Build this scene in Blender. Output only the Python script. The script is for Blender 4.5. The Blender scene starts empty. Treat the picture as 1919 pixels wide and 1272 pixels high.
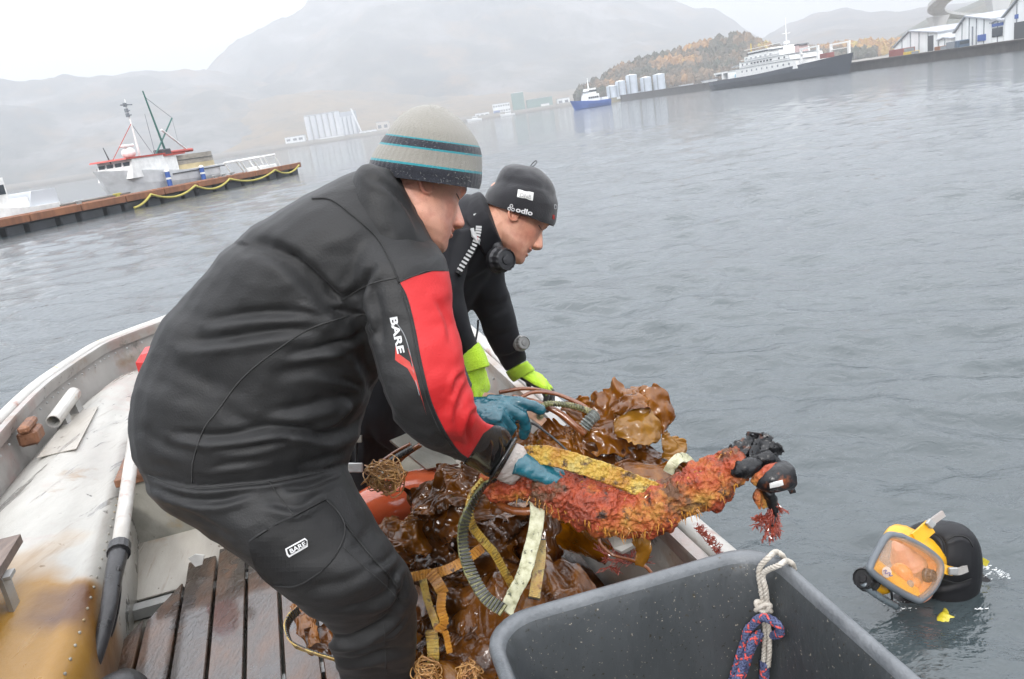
import bpy, bmesh, math, random
import numpy as np
from mathutils import Vector, Matrix
from mathutils.bvhtree import BVHTree

S = bpy.context.scene
COL = S.collection
rnd = random.Random(7)

# ------------------------------------------------------------------ camera
FPX = 1480.0                                  # focal length in pixels of the 1919 px wide photograph
ROLL = math.atan(.15)
PITCH = math.atan(424 * math.cos(ROLL) / FPX)
CAM = np.array([0, 0, 1.7])
c_f = np.array([0, math.cos(PITCH), -math.sin(PITCH)])
_r0 = np.array([1., 0, 0]); _u0 = np.array([0, math.sin(PITCH), math.cos(PITCH)])
c_r = math.cos(ROLL) * _r0 - math.sin(ROLL) * _u0
c_u = math.sin(ROLL) * _r0 + math.cos(ROLL) * _u0
cd = bpy.data.cameras.new('camera'); cam = bpy.data.objects.new('camera', cd); COL.objects.link(cam)
cd.sensor_width = 36; cd.lens = 36 * FPX / 1919; cd.clip_start = .05; cd.clip_end = 12000
cam.matrix_world = Matrix(((c_r[0], c_u[0], -c_f[0], CAM[0]), (c_r[1], c_u[1], -c_f[1], CAM[1]),
                           (c_r[2], c_u[2], -c_f[2], CAM[2]), (0, 0, 0, 1)))
S.camera = cam

# ------------------------------------------------------------------ sky, sun, exposure
SUN_EL, SUN_AZ = math.radians(34), math.radians(192)      # soft light from behind the photographer's left shoulder
W = bpy.data.worlds.new('World'); S.world = W; W.use_nodes = True
nt = W.node_tree; nt.nodes.clear()
def nn(t, ty, **k):
    n = t.nodes.new(ty)
    for a, b in k.items(): setattr(n, a, b)
    return n
sky = nn(nt, 'ShaderNodeTexSky', sky_type='NISHITA', sun_disc=False)
sky.sun_elevation = SUN_EL; sky.sun_rotation = SUN_AZ
bgs = nn(nt, 'ShaderNodeBackground'); bgs.inputs['Strength'].default_value = .05
nt.links.new(sky.outputs[0], bgs.inputs[0])
tc = nn(nt, 'ShaderNodeTexCoord'); sx = nn(nt, 'ShaderNodeSeparateXYZ'); nt.links.new(tc.outputs['Generated'], sx.inputs[0])
mr = nn(nt, 'ShaderNodeMapRange'); nt.links.new(sx.outputs['Z'], mr.inputs[0])
mr.inputs[1].default_value = 0; mr.inputs[2].default_value = .55; mr.inputs[3].default_value = .35; mr.inputs[4].default_value = 1.75
no = nn(nt, 'ShaderNodeTexNoise'); no.inputs['Scale'].default_value = 1.6; no.inputs['Detail'].default_value = 4
nt.links.new(tc.outputs['Generated'], no.inputs['Vector'])
mn = nn(nt, 'ShaderNodeMapRange'); nt.links.new(no.outputs[0], mn.inputs[0]); mn.inputs[1].default_value = .3; mn.inputs[2].default_value = .7
mn.inputs[3].default_value = .93; mn.inputs[4].default_value = 1.07
mu = nn(nt, 'ShaderNodeMath', operation='MULTIPLY'); nt.links.new(mr.outputs[0], mu.inputs[0]); nt.links.new(mn.outputs[0], mu.inputs[1])
bgc = nn(nt, 'ShaderNodeBackground'); bgc.inputs[0].default_value = (.985, .985, 1, 1); nt.links.new(mu.outputs[0], bgc.inputs[1])
ad = nn(nt, 'ShaderNodeAddShader'); nt.links.new(bgs.outputs[0], ad.inputs[0]); nt.links.new(bgc.outputs[0], ad.inputs[1])
wo = nn(nt, 'ShaderNodeOutputWorld'); nt.links.new(ad.outputs[0], wo.inputs[0])
ld = bpy.data.lights.new('sun', 'SUN'); ld.energy = 1.5; ld.angle = math.radians(7); ld.color = (1, .97, .93)
sun = bpy.data.objects.new('sun', ld); COL.objects.link(sun)
_sd = Vector((math.sin(SUN_AZ) * math.cos(SUN_EL), math.cos(SUN_AZ) * math.cos(SUN_EL), math.sin(SUN_EL)))
sun.rotation_euler = _sd.to_track_quat('Z', 'Y').to_euler()
S.view_settings.view_transform = 'Standard'; S.view_settings.look = 'None'; S.view_settings.exposure = 1.12
S.view_settings.gamma = 1; S.view_settings.use_curve_mapping = False
S.render.engine = 'CYCLES'
cy = S.cycles; cy.use_denoising = True; cy.max_bounces = 8; cy.volume_bounces = 2; cy.transmission_bounces = 6
cy.transparent_max_bounces = 8; cy.diffuse_bounces = 3; cy.glossy_bounces = 3; cy.sample_clamp_indirect = 6; cy.caustics_reflective = False; cy.caustics_refractive = False

# ------------------------------------------------------------------ geometry helpers
def ray(x, y): return c_f + c_r * ((x - 959.5) / FPX) + c_u * ((636 - y) / FPX)
def P(x, y, d): return CAM + ray(x, y) * d                 # a pixel of the photograph at a distance -> point in the place
def G(x, y, z=0.):
    q = ray(x, y); return CAM + q * ((z - CAM[2]) / q[2])
def V(x, y, X):
    q = ray(x, y); return CAM + q * (X / q[0])
def Yp(x, y, Y):
    q = ray(x, y); return CAM + q * (Y / q[1])
def proj(v):
    v = np.atleast_2d(v) - CAM; d = v @ c_f
    return np.stack([959.5 + FPX * (v @ c_r) / d, 636 - FPX * (v @ c_u) / d, d], 1)

def _h(ix, iy, iz, s):
    n = (ix * 374761393 + iy * 668265263 + iz * 1274126177 + s * 144269) & 0xffffffff
    n = ((n ^ (n >> 13)) * 1274126177) & 0xffffffff
    n = n ^ (n >> 16)
    return (n & 0xffff) / 32767.5 - 1
def noise(p, scale=1., seed=0):
    p = np.asarray(p, float) * scale; i = np.floor(p).astype(np.int64); f = p - i; f = f * f * (3 - 2 * f)
    r = 0
    for a in (0, 1):
        wa = f[:, 0] if a else 1 - f[:, 0]
        for b in (0, 1):
            wb = f[:, 1] if b else 1 - f[:, 1]
            for c in (0, 1):
                wc = f[:, 2] if c else 1 - f[:, 2]
                r = r + wa * wb * wc * _h(i[:, 0] + a, i[:, 1] + b, i[:, 2] + c, seed)
    return r
def fbm(p, scale=1., oct=4, seed=0, gain=.5):
    r = 0; a = 1
    for k in range(oct): r = r + a * noise(p, scale * 2.03 ** k, seed + k); a *= gain
    return r

class MB:
    def __init__(s): s.v = []; s.f = []; s.m = []; s.n = 0
    def add(s, vs, fs, m=0):
        vs = np.asarray(vs, float).reshape(-1, 3); s.v.append(vs)
        for f in fs: s.f.append(tuple(i + s.n for i in f)); s.m.append(m)
        s.n += len(vs); return s
    def box(s, c, sz, ax=None, m=0, bev=0):
        c = np.asarray(c, float); h = np.asarray(sz, float) / 2
        ax = np.eye(3) if ax is None else np.asarray(ax, float)
        if bev:
            vs = []; 
            for sx_ in (-1, 1):
                for sy_ in (-1, 1):
                    for sz_ in (-1, 1):
                        k = np.array([sx_, sy_, sz_])
                        for a in range(3):
                            q = h - bev; q = q.copy(); q[a] = h[a]; vs.append(q * k)
            idx = lambda X, Y, Z, a: ((X * 2 + Y) * 2 + Z) * 3 + a
            fs = [(idx(0,0,0,0), idx(0,0,1,0), idx(0,1,1,0), idx(0,1,0,0)), (idx(1,0,0,0), idx(1,1,0,0), idx(1,1,1,0), idx(1,0,1,0)),
                  (idx(0,0,0,1), idx(1,0,0,1), idx(1,0,1,1), idx(0,0,1,1)), (idx(0,1,0,1), idx(0,1,1,1), idx(1,1,1,1), idx(1,1,0,1)),
                  (idx(0,0,0,2), idx(0,1,0,2), idx(1,1,0,2), idx(1,0,0,2)), (idx(0,0,1,2), idx(1,0,1,2), idx(1,1,1,2), idx(0,1,1,2))]
            for X in (0, 1):
                for Y in (0, 1):
                    fs.append((idx(X,Y,0,0), idx(X,Y,0,1), idx(X,Y,1,1), idx(X,Y,1,0)))
                    fs.append((idx(X,0,Y,0), idx(X,0,Y,2), idx(X,1,Y,2), idx(X,1,Y,0)))
                    fs.append((idx(0,X,Y,1), idx(0,X,Y,2), idx(1,X,Y,2), idx(1,X,Y,1)))
            for X in (0, 1):
                for Y in (0, 1):
                    for Z in (0, 1): fs.append((idx(X,Y,Z,0), idx(X,Y,Z,1), idx(X,Y,Z,2)))
            s.add(c + np.array(vs) @ ax, fs, m); return s
        vs = [c + (np.array([a, b, d]) * h) @ ax for a in (-1, 1) for b in (-1, 1) for d in (-1, 1)]
        s.add(vs, [(0,1,3,2), (4,6,7,5), (0,4,5,1), (2,3,7,6), (0,2,6,4), (1,5,7,3)], m); return s
    def loft(s, rings, m=0, cap=True, close=True):
        n = len(rings[0]); k = len(rings); vs = np.concatenate([np.asarray(r) for r in rings]); fs = []
        for i in range(k - 1):
            for j in range(n if close else n - 1):
                a = i * n + j; b = i * n + (j + 1) % n; fs.append((a, b, b + n, a + n))
        if cap: fs.append(tuple(range(n - 1, -1, -1))); fs.append(tuple((k - 1) * n + j for j in range(n)))
        s.add(vs, fs, m); return s
    def tube(s, pts, r, n=10, m=0, cap=True, flat=1., up=None):
        pts = np.asarray(pts, float); k = len(pts); r = np.ones(k) * r if np.isscalar(r) else np.asarray(r, float)
        t = np.gradient(pts, axis=0); t /= np.linalg.norm(t, axis=1)[:, None] + 1e-12
        u = np.array(up if up is not None else ([0, 0, 1] if abs(t[0][2]) < .9 else [1, 0, 0]), float); rings = []
        for i in range(k):
            if up is not None: u = np.array(up if np.ndim(up) == 1 else up[i], float)
            u = u - t[i] * (u @ t[i]); u /= np.linalg.norm(u) + 1e-12; w = np.cross(t[i], u)
            a = np.arange(n) * 2 * math.pi / n
            rings.append(pts[i] + r[i] * (np.cos(a)[:, None] * w + flat * np.sin(a)[:, None] * u))
        return s.loft(rings, m, cap)
    def cyl(s, a, b, r, n=12, m=0, r2=None): return s.tube([a, b], [r, r if r2 is None else r2], n, m)
    def ball(s, c, r, ax=None, m=0, nu=16, nv=10):
        r = np.ones(3) * r; ax = np.eye(3) if ax is None else np.asarray(ax, float); rings = []
        for i in range(nv + 1):
            th = math.pi * (i + .02) / (nv + .04); a = np.arange(nu) * 2 * math.pi / nu
            q = np.stack([np.sin(th) * np.cos(a), np.sin(th) * np.sin(a), np.full(nu, -np.cos(th))], 1)
            rings.append(np.asarray(c) + (q * r) @ ax)
        return s.loft(rings, m)
    def data(s, name='mesh', smooth=False):
        v = np.concatenate(s.v); me = bpy.data.meshes.new(name); me.from_pydata(v.tolist(), [], s.f)
        if any(s.m): me.polygons.foreach_set('material_index', s.m)
        if smooth: me.polygons.foreach_set('use_smooth', [True] * len(me.polygons))
        me.update(); return me

def verts(me):
    a = np.empty(len(me.vertices) * 3); me.vertices.foreach_get('co', a); return a.reshape(-1, 3)
def setv(me, v): me.vertices.foreach_set('co', np.ascontiguousarray(v).ravel()); me.update()
def normals(me):
    a = np.empty(len(me.vertices) * 3); me.vertices.foreach_get('normal', a); return a.reshape(-1, 3)
def attr(me, name, vals):
    at = me.attributes.new(name, 'FLOAT', 'POINT'); at.data.foreach_set('value', np.asarray(vals, np.float32))

def tag(o, label=None, cat=None, group=None, kind=None):
    for k, v in (('label', label), ('category', cat), ('group', group), ('kind', kind)):
        if v: o[k] = v
    return o
def thing(name, loc, label, cat, group=None):
    o = bpy.data.objects.new(name, None); COL.objects.link(o); o.location = loc; o.empty_display_size = .1
    return tag(o, label, cat, group)
def wloc(o):
    p = np.zeros(3)
    while o is not None: p = p + np.array(o.location); o = o.parent
    return p
def obj(name, m, mats, parent=None, smooth=False, label=None, base=None):
    """m: MB or mesh in world coordinates -> one linked object; the origin goes to its parent's / its own base"""
    me = m.data(name, smooth) if isinstance(m, MB) else m
    me.name = name
    v = verts(me)
    if base is not None: org = np.asarray(base, float)
    elif parent is not None: org = wloc(parent)
    else: org = np.array([(v[:, 0].min() + v[:, 0].max()) / 2, (v[:, 1].min() + v[:, 1].max()) / 2, v[:, 2].min()])
    setv(me, v - org)
    for q in (mats if isinstance(mats, (list, tuple)) else [mats]): me.materials.append(q)
    if smooth and not isinstance(m, MB): me.polygons.foreach_set('use_smooth', [True] * len(me.polygons))
    o = bpy.data.objects.new(name, me); COL.objects.link(o)
    if parent is not None: o.parent = parent; o.location = org - wloc(parent)
    else: o.location = org
    if label: o['label'] = label
    return o

def remesh(m, voxel, smooth=4, sf=.5):
    me = m.data('tmp') if isinstance(m, MB) else m
    o = bpy.data.objects.new('tmp', me); COL.objects.link(o)
    r = o.modifiers.new('r', 'REMESH'); r.mode = 'VOXEL'; r.voxel_size = voxel
    if smooth: q = o.modifiers.new('s', 'SMOOTH'); q.iterations = smooth; q.factor = sf
    dg = bpy.context.evaluated_depsgraph_get(); out = bpy.data.meshes.new_from_object(o.evaluated_get(dg))
    bpy.data.objects.remove(o); return out
def joined(*ms):
    """several meshes -> one mesh"""
    vs = []; fs = []; n = 0
    for me in ms:
        v = verts(me); vs.append(v); fs += [tuple(i + n for i in p.vertices) for p in me.polygons]; n += len(v)
    me = bpy.data.meshes.new('j'); me.from_pydata(np.concatenate(vs).tolist(), [], fs); return me
def cr(pts, n=8):
    """Catmull-Rom through points (any dimension)"""
    p = np.asarray(pts, float); p = np.vstack([2 * p[0] - p[1], p, 2 * p[-1] - p[-2]]); out = []
    for i in range(1, len(p) - 2):
        for t in np.arange(n) / n:
            a, b, c, d = p[i - 1:i + 3]
            out.append(.5 * (2 * b + (c - a) * t + (2 * a - 5 * b + 4 * c - d) * t * t + (3 * b - a - 3 * c + d) * t ** 3))
    out.append(p[-2]); return np.array(out)

# ------------------------------------------------------------------ materials
def mat(name, cols, scale=5., rough=.6, bump=.0, bscale=60., metallic=0., detail=5., stretch=(1, 1, 1), coat=0., sss=0.,
        sheen=0., rvar=.1, trans=0., alpha=None, ior=None, distort=0., bdist=.01, cc=None, vor=0., spec=None, rot=None):
    """noise -> colour ramp -> Principled, noise bump; cc='attribute' picks the colour by a vertex attribute instead"""
    m = bpy.data.materials.new(name); m.use_nodes = True; t = m.node_tree; b = t.nodes['Principled BSDF']; L = t.links.new
    tc = nn(t, 'ShaderNodeTexCoord'); mp = nn(t, 'ShaderNodeMapping'); L(tc.outputs['Object'], mp.inputs[0]); mp.inputs['Scale'].default_value = stretch
    if rot: mp.inputs['Rotation'].default_value = rot
    n1 = nn(t, 'ShaderNodeTexNoise'); L(mp.outputs[0], n1.inputs['Vector']); n1.inputs['Scale'].default_value = scale
    n1.inputs['Detail'].default_value = detail; n1.inputs['Roughness'].default_value = .6; n1.inputs['Distortion'].default_value = distort
    rp = nn(t, 'ShaderNodeValToRGB')
    if isinstance(cols[0], (int, float)): cols = [(.3, tuple(x * .85 for x in cols)), (.7, tuple(min(1, x * 1.15) for x in cols))]
    e = rp.color_ramp.elements
    while len(e) < len(cols): e.new(.5)
    for k, (pp, c) in enumerate(cols): e[k].position = pp; e[k].color = (*c, 1)
    if cc:
        a = nn(t, 'ShaderNodeAttribute', attribute_name=cc); L(a.outputs['Fac'], rp.inputs[0])
    else: L(n1.outputs[0], rp.inputs[0])
    L(rp.outputs[0], b.inputs['Base Color'])
    n2 = nn(t, 'ShaderNodeTexNoise'); L(mp.outputs[0], n2.inputs['Vector']); n2.inputs['Scale'].default_value = bscale; n2.inputs['Detail'].default_value = 3
    if bump:
        bp = nn(t, 'ShaderNodeBump'); bp.inputs['Strength'].default_value = bump; bp.inputs['Distance'].default_value = bdist
        if vor:
            vo = nn(t, 'ShaderNodeTexVoronoi'); L(mp.outputs[0], vo.inputs['Vector']); vo.inputs['Scale'].default_value = vor
            aa = nn(t, 'ShaderNodeMath', operation='ADD'); L(n2.outputs[0], aa.inputs[0]); L(vo.outputs[0], aa.inputs[1]); L(aa.outputs[0], bp.inputs['Height'])
        else: L(n2.outputs[0], bp.inputs['Height'])
        L(bp.outputs[0], b.inputs['Normal'])
    rr = nn(t, 'ShaderNodeMapRange'); L(n1.outputs[0], rr.inputs[0]); rr.inputs[1].default_value = .3; rr.inputs[2].default_value = .7
    rr.inputs[3].default_value = max(0, rough - rvar); rr.inputs[4].default_value = min(1, rough + rvar); L(rr.outputs[0], b.inputs['Roughness'])
    I = b.inputs
    I['Metallic'].default_value = metallic; I['Coat Weight'].default_value = coat; I['Coat Roughness'].default_value = .08
    I['Sheen Weight'].default_value = sheen; I['Transmission Weight'].default_value = trans
    if sss: I['Subsurface Weight'].default_value = sss; I['Subsurface Radius'].default_value = (1, .35, .2); I['Subsurface Scale'].default_value = .008
    if alpha is not None: I['Alpha'].default_value = alpha
    if ior: I['IOR'].default_value = ior
    if spec is not None: I['Specular IOR Level'].default_value = spec
    m['b'] = 1
    return m
def overlay(m, col, attrname, lo=-.0005, hi=.0005, rough=None):
    """paint another colour where a vertex attribute passes a threshold (sewn panels, stripes, stains)"""
    t = m.node_tree; b = t.nodes['Principled BSDF']; L = t.links.new; src = b.inputs['Base Color'].links[0].from_socket
    a = nn(t, 'ShaderNodeAttribute', attribute_name=attrname)
    mr_ = nn(t, 'ShaderNodeMapRange'); L(a.outputs['Fac'], mr_.inputs[0]); mr_.inputs[1].default_value = lo; mr_.inputs[2].default_value = hi
    mx = nn(t, 'ShaderNodeMix', data_type='RGBA'); L(mr_.outputs[0], mx.inputs[0]); L(src, mx.inputs[6]); mx.inputs[7].default_value = (*col, 1)
    L(mx.outputs[2], b.inputs['Base Color'])
    if rough is not None:
        rs = b.inputs['Roughness'].links[0].from_socket; m2 = nn(t, 'ShaderNodeMix', data_type='FLOAT'); L(mr_.outputs[0], m2.inputs[0]); L(rs, m2.inputs[2]); m2.inputs[3].default_value = rough
        L(m2.outputs[0], b.inputs['Roughness'])
    return m
def noisespots(m, col, scale, lo, hi, stretch=(1, 1, 1), rough=None, detail=5, seed=0):
    """a second noise layer: stains, rust, dirt, wet patches"""
    t = m.node_tree; b = t.nodes['Principled BSDF']; L = t.links.new; src = b.inputs['Base Color'].links[0].from_socket
    tc = nn(t, 'ShaderNodeTexCoord'); mp = nn(t, 'ShaderNodeMapping'); L(tc.outputs['Object'], mp.inputs[0]); mp.inputs['Scale'].default_value = stretch
    mp.inputs['Location'].default_value = (seed, seed * 1.7, seed * .6)
    n1 = nn(t, 'ShaderNodeTexNoise'); L(mp.outputs[0], n1.inputs['Vector']); n1.inputs['Scale'].default_value = scale; n1.inputs['Detail'].default_value = detail; n1.inputs['Roughness'].default_value = .65
    mr_ = nn(t, 'ShaderNodeMapRange'); L(n1.outputs[0], mr_.inputs[0]); mr_.inputs[1].default_value = lo; mr_.inputs[2].default_value = hi
    mx = nn(t, 'ShaderNodeMix', data_type='RGBA'); L(mr_.outputs[0], mx.inputs[0]); L(src, mx.inputs[6]); mx.inputs[7].default_value = (*col, 1)
    L(mx.outputs[2], b.inputs['Base Color'])
    if rough is not None:
        rs = b.inputs['Roughness'].links[0].from_socket; m2 = nn(t, 'ShaderNodeMix', data_type='FLOAT'); L(mr_.outputs[0], m2.inputs[0]); L(rs, m2.inputs[2]); m2.inputs[3].default_value = rough
        L(m2.outputs[0], b.inputs['Roughness'])
    return m
# ================================================================== WATER
def build_water():
    # rings close to the boat are fine and carry real waves, the sheet reaches past the haze
    rs = [.05, .5]; r = .9
    while r < 60: rs.append(r); r *= 1.0105
    while r < 1650: rs.append(r); r *= 1.12
    a1 = np.radians(np.linspace(-47, 47, 430)); a2 = np.radians(np.linspace(50, 310, 70)); an = np.concatenate([a1, a2])
    R_, A_ = np.meshgrid(rs, an, indexing='ij'); x = R_ * np.sin(A_); y = R_ * np.cos(A_); z = np.zeros_like(x)
    g = random.Random(3); sp = R_ * .0105
    wx = x + .5 * noise(np.stack([x.ravel(), y.ravel(), 0 * x.ravel()], 1), .35, 5).reshape(x.shape)
    wy = y + .5 * noise(np.stack([x.ravel(), y.ravel(), 0 * x.ravel()], 1), .3, 9).reshape(x.shape)
    patch = .8 + .6 * noise(np.stack([x.ravel(), y.ravel(), 0 * x.ravel()], 1), .22, 2).reshape(x.shape)
    for k in range(64):
        lam = .12 * (15 ** (k / 63.)); th = math.radians(g.gauss(76, 46)); kk = 2 * math.pi / lam
        amp = .0092 * lam ** .9 / math.sqrt(1 + lam * 1.2) * g.uniform(.5, 1.1) * (1.35 if lam < .45 else 1)
        ph = kk * (wx * math.cos(th) + wy * math.sin(th)) + g.uniform(0, 6.3)
        fade = np.clip((lam / sp - 2.2) / 2.5, 0, 1)
        z += amp * fade * patch * np.sin(ph)
    z[:3] = 0
    n = len(an); v = np.stack([x.ravel(), y.ravel(), z.ravel()], 1); idx = np.arange(len(rs) * n).reshape(len(rs), n)
    a = idx[:-1]; b = np.roll(idx, -1, 1)[:-1]; c = np.roll(idx, -1, 1)[1:]; d = idx[1:]
    f = np.stack([a.ravel(), d.ravel(), c.ravel(), b.ravel()], 1)
    me = bpy.data.meshes.new('water'); me.from_pydata(v.tolist(), [], f.tolist())
    m = bpy.data.materials.new('sea_water'); m.use_nodes = True; t = m.node_tree; B = t.nodes['Principled BSDF']; L = t.links.new
    tc = nn(t, 'ShaderNodeTexCoord'); mp = nn(t, 'ShaderNodeMapping'); L(tc.outputs['Object'], mp.inputs[0]); mp.inputs['Scale'].default_value = (.9, 1.25, 1); mp.inputs['Rotation'].default_value = (0, 0, .3)
    n1 = nn(t, 'ShaderNodeTexNoise'); L(mp.outputs[0], n1.inputs['Vector']); n1.inputs['Scale'].default_value = 9; n1.inputs['Detail'].default_value = 4; n1.inputs['Distortion'].default_value = .6
    n2 = nn(t, 'ShaderNodeTexNoise'); L(mp.outputs[0], n2.inputs['Vector']); n2.inputs['Scale'].default_value = 2.2; n2.inputs['Detail'].default_value = 6; n2.inputs['Roughness'].default_value = .62
    b1 = nn(t, 'ShaderNodeBump'); b1.inputs['Strength'].default_value = .7; b1.inputs['Distance'].default_value = .02; L(n1.outputs[0], b1.inputs['Height'])
    b2 = nn(t, 'ShaderNodeBump'); b2.inputs['Strength'].default_value = .36; b2.inputs['Distance'].default_value = .09; L(n2.outputs[0], b2.inputs['Height']); L(b1.outputs[0], b2.inputs['Normal'])
    L(b2.outputs[0], B.inputs['Normal'])
    B.inputs['Base Color'].default_value = (.028, .05, .055, 1); B.inputs['Roughness'].default_value = .06; B.inputs['IOR'].default_value = 1.55
    n3 = nn(t, 'ShaderNodeTexNoise'); L(mp.outputs[0], n3.inputs['Vector']); n3.inputs['Scale'].default_value = .5
    rp = nn(t, 'ShaderNodeValToRGB'); rp.color_ramp.elements[0].color = (.026, .037, .040, 1); rp.color_ramp.elements[1].color = (.054, .069, .074, 1); L(n3.outputs[0], rp.inputs[0]); L(rp.outputs[0], B.inputs['Base Color'])
    o = obj('water', me, m, base=(0, 0, 0), smooth=True); o['kind'] = 'structure'
build_water()

# ================================================================== MOUNTAINS
def ridge(name, pts, D, D0, cols, seed, rough=.06, step=9, scale=.008, bscale=.04):
    if D > 900: rough *= 1.5
    pts = np.array(pts, float); xs = np.arange(pts[0, 0], pts[-1, 0] + 1, step)
    ys = np.interp(xs, pts[:, 0], pts[:, 1]); rows = 34; rings = []
    for x, y in zip(xs, ys):
        q = ray(x, y); hl = math.hypot(q[0], q[1]); u = np.array([q[0], q[1], 0]) / hl; H = max(2., CAM[2] + D * q[2] / hl)
        col = []
        for k in range(rows + 8):
            t = k / rows; dd = D0 + (D - D0) * t
            zz = H * (t ** 1.05) if t <= 1 else H * (1 - 1.6 * (t - 1))
            col.append(np.append(u[:2] * dd, zz - 1))
        rings.append(col)
    v = np.array(rings).reshape(-1, 3); n = rows + 8; tt = np.tile(np.arange(n) / rows, len(xs)); Hh = np.repeat([r[rows][2] for r in rings], n)
    w = np.clip(tt * 2, 0, 1) * np.clip(1.05 - abs(tt - 1) * .0, 0, 1)
    f1 = fbm(v, 2.5 / D * 4, 5, seed); f2 = fbm(v, 14. / D * 4, 4, seed + 9)
    v[:, 2] += w * (f1 * Hh * rough * 1.3 * np.where(tt > .93, .35, 1) + f2 * Hh * rough * .4)
    i = np.arange(len(v)).reshape(len(xs), n); fs = np.stack([i[:-1, :-1].ravel(), i[1:, :-1].ravel(), i[1:, 1:].ravel(), i[:-1, 1:].ravel()], 1)
    me = bpy.data.meshes.new(name); me.from_pydata(v.tolist(), [], fs.tolist())
    m = mat(name + '_ground', cols, scale=scale, rough=.95, bump=1, bscale=bscale, bdist=3, detail=8, rvar=0, distort=.4)
    noisespots(m, (.15, .095, .045), scale * 2.2, .52, .72); noisespots(m, (.02, .03, .02), scale * 9, .5, .75, seed=4)
    o = obj(name, me, m, base=(0, 0, 0), smooth=True); o['kind'] = 'structure'
    return o
GR = [(.36, (.018, .024, .02)), (.5, (.06, .06, .045)), (.62, (.15, .14, .13))]
GB = [(.36, (.03, .034, .034)), (.6, (.12, .11, .1))]
ridge('mountain_west', [(-1500, 330), (-900, 260), (-400, 190), (-100, 150), (0, 154), (110, 148), (240, 136), (390, 128), (500, 150), (620, 190), (760, 262)], 1250, 760, GR, 1, .05)
ridge('mountain_middle', [(330, 240), (385, 140), (425, 92), (500, 48), (560, 16), (620, -10), (760, -60), (900, -75), (1050, -60), (1180, -30), (1255, -2), (1300, 12), (1345, 18), (1380, 42), (1415, 62), (1470, 110), (1560, 140)], 1600, 900, GR, 12, .05)
ridge('foothill_middle', [(340, 310), (372, 285), (400, 240), (440, 205), (520, 176), (600, 168), (700, 170), (800, 178), (900, 170), (1000, 166), (1100, 160), (1180, 150), (1300, 150)], 1000, 722, [(.3, (.05, .05, .03)), (.5, (.13, .09, .04)), (.7, (.2, .13, .05))], 23, .05)
ridge('mountain_east', [(1380, 110), (1425, 72), (1475, 44), (1530, 22), (1585, 12), (1630, 20), (1680, 20), (1740, 14), (1850, 0), (2000, -30), (2300, -60), (2900, 40), (3600, 200)], 1400, 640, GB, 31, .05)
ridge('slope_east', [(1640, 90), (1675, 68), (1710, 48), (1744, 30), (1790, 16), (1830, 0), (1900, -35), (2050, -90), (2400, -150), (3200, -60)], 600, 250, [(.3, (.03, .04, .03)), (.6, (.09, .09, .06))], 44, .05)
WH = ridge('wooded_hill', [(1085, 176), (1115, 158), (1167, 128), (1211, 113), (1277, 97), (1316, 88), (1342, 78), (1386, 73), (1412, 75), (1443, 92), (1500, 98), (1561, 90), (1604, 86), (1670, 82), (1760, 90), (1900, 85), (2100, 80)], 400, 352, [(.3, (.06, .05, .03)), (.6, (.13, .1, .04))], 51, .04, step=5)

# a far-off wood on the hill: small uneven crowns in autumn colours, standing on its slope
def wood(hill, n, seed, label):
    g = random.Random(seed); mb = MB(); cols = []; v = verts(hill.data); pr = proj(v)
    ok = np.where((pr[:, 0] > 1080) & (pr[:, 0] < 1760) & (v[:, 2] > 2.5))[0]; hot = [(1300, 95, 36, 10, .74), (1275, 122, 30, 10, .72), (1240, 130, 20, 8, .55), (1590, 92, 50, 12, .85), (1650, 90, 45, 14, .8), (1560, 96, 30, 8, .7), (1430, 92, 7, 20, .9), (1345, 150, 60, 12, .4)]
    for _ in range(n):
        k = ok[g.randrange(len(ok))]; p = v[k] + [g.uniform(-2, 2), g.uniform(-2, 2), 0]; x, y = pr[k, 0], pr[k, 1]
        hue = .33 + .10 * math.sin(x * .05) + .1 * math.sin(y * .21 + x * .02)
        for hx, hy, sx_, sy_, hh in hot:
            if ((x - hx) / sx_) ** 2 + ((y - hy) / sy_) ** 2 < 1: hue = hh
        r = 1.5 * g.uniform(.5, 1.25); nu = 6; rings = []; p = p + [0, 0, r * .9]
        for i in range(5):
            th = math.pi * (i + .1) / 4.2; a = np.arange(nu) * 2 * math.pi / nu + g.random()
            rr = r * np.array([g.uniform(.6, 1.3) for _ in range(nu)])
            rings.append(p + np.stack([np.sin(th) * np.cos(a) * rr, np.sin(th) * np.sin(a) * rr, -np.cos(th) * rr * 1.4], 1))
        mb.loft(rings); cols += [min(1, max(0, hue + g.gauss(0, .08)))] * (5 * nu)
    me = mb.data('autumn_wood'); attr(me, 'hue', cols)
    m = mat('autumn_foliage', [(0, (.03, .045, .02)), (.3, (.085, .075, .05)), (.55, (.2, .13, .07)), (.8, (.34, .18, .06)), (1, (.36, .28, .08))], rough=.9, bump=1, bscale=1.2, bdist=.5, cc='hue', rvar=0)
    tag(obj('autumn_wood', me, m), label, 'woodland', kind='stuff')
wood(WH, 3800, 5, 'autumn wood in orange and yellow covering the hill behind the ferry')

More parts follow.
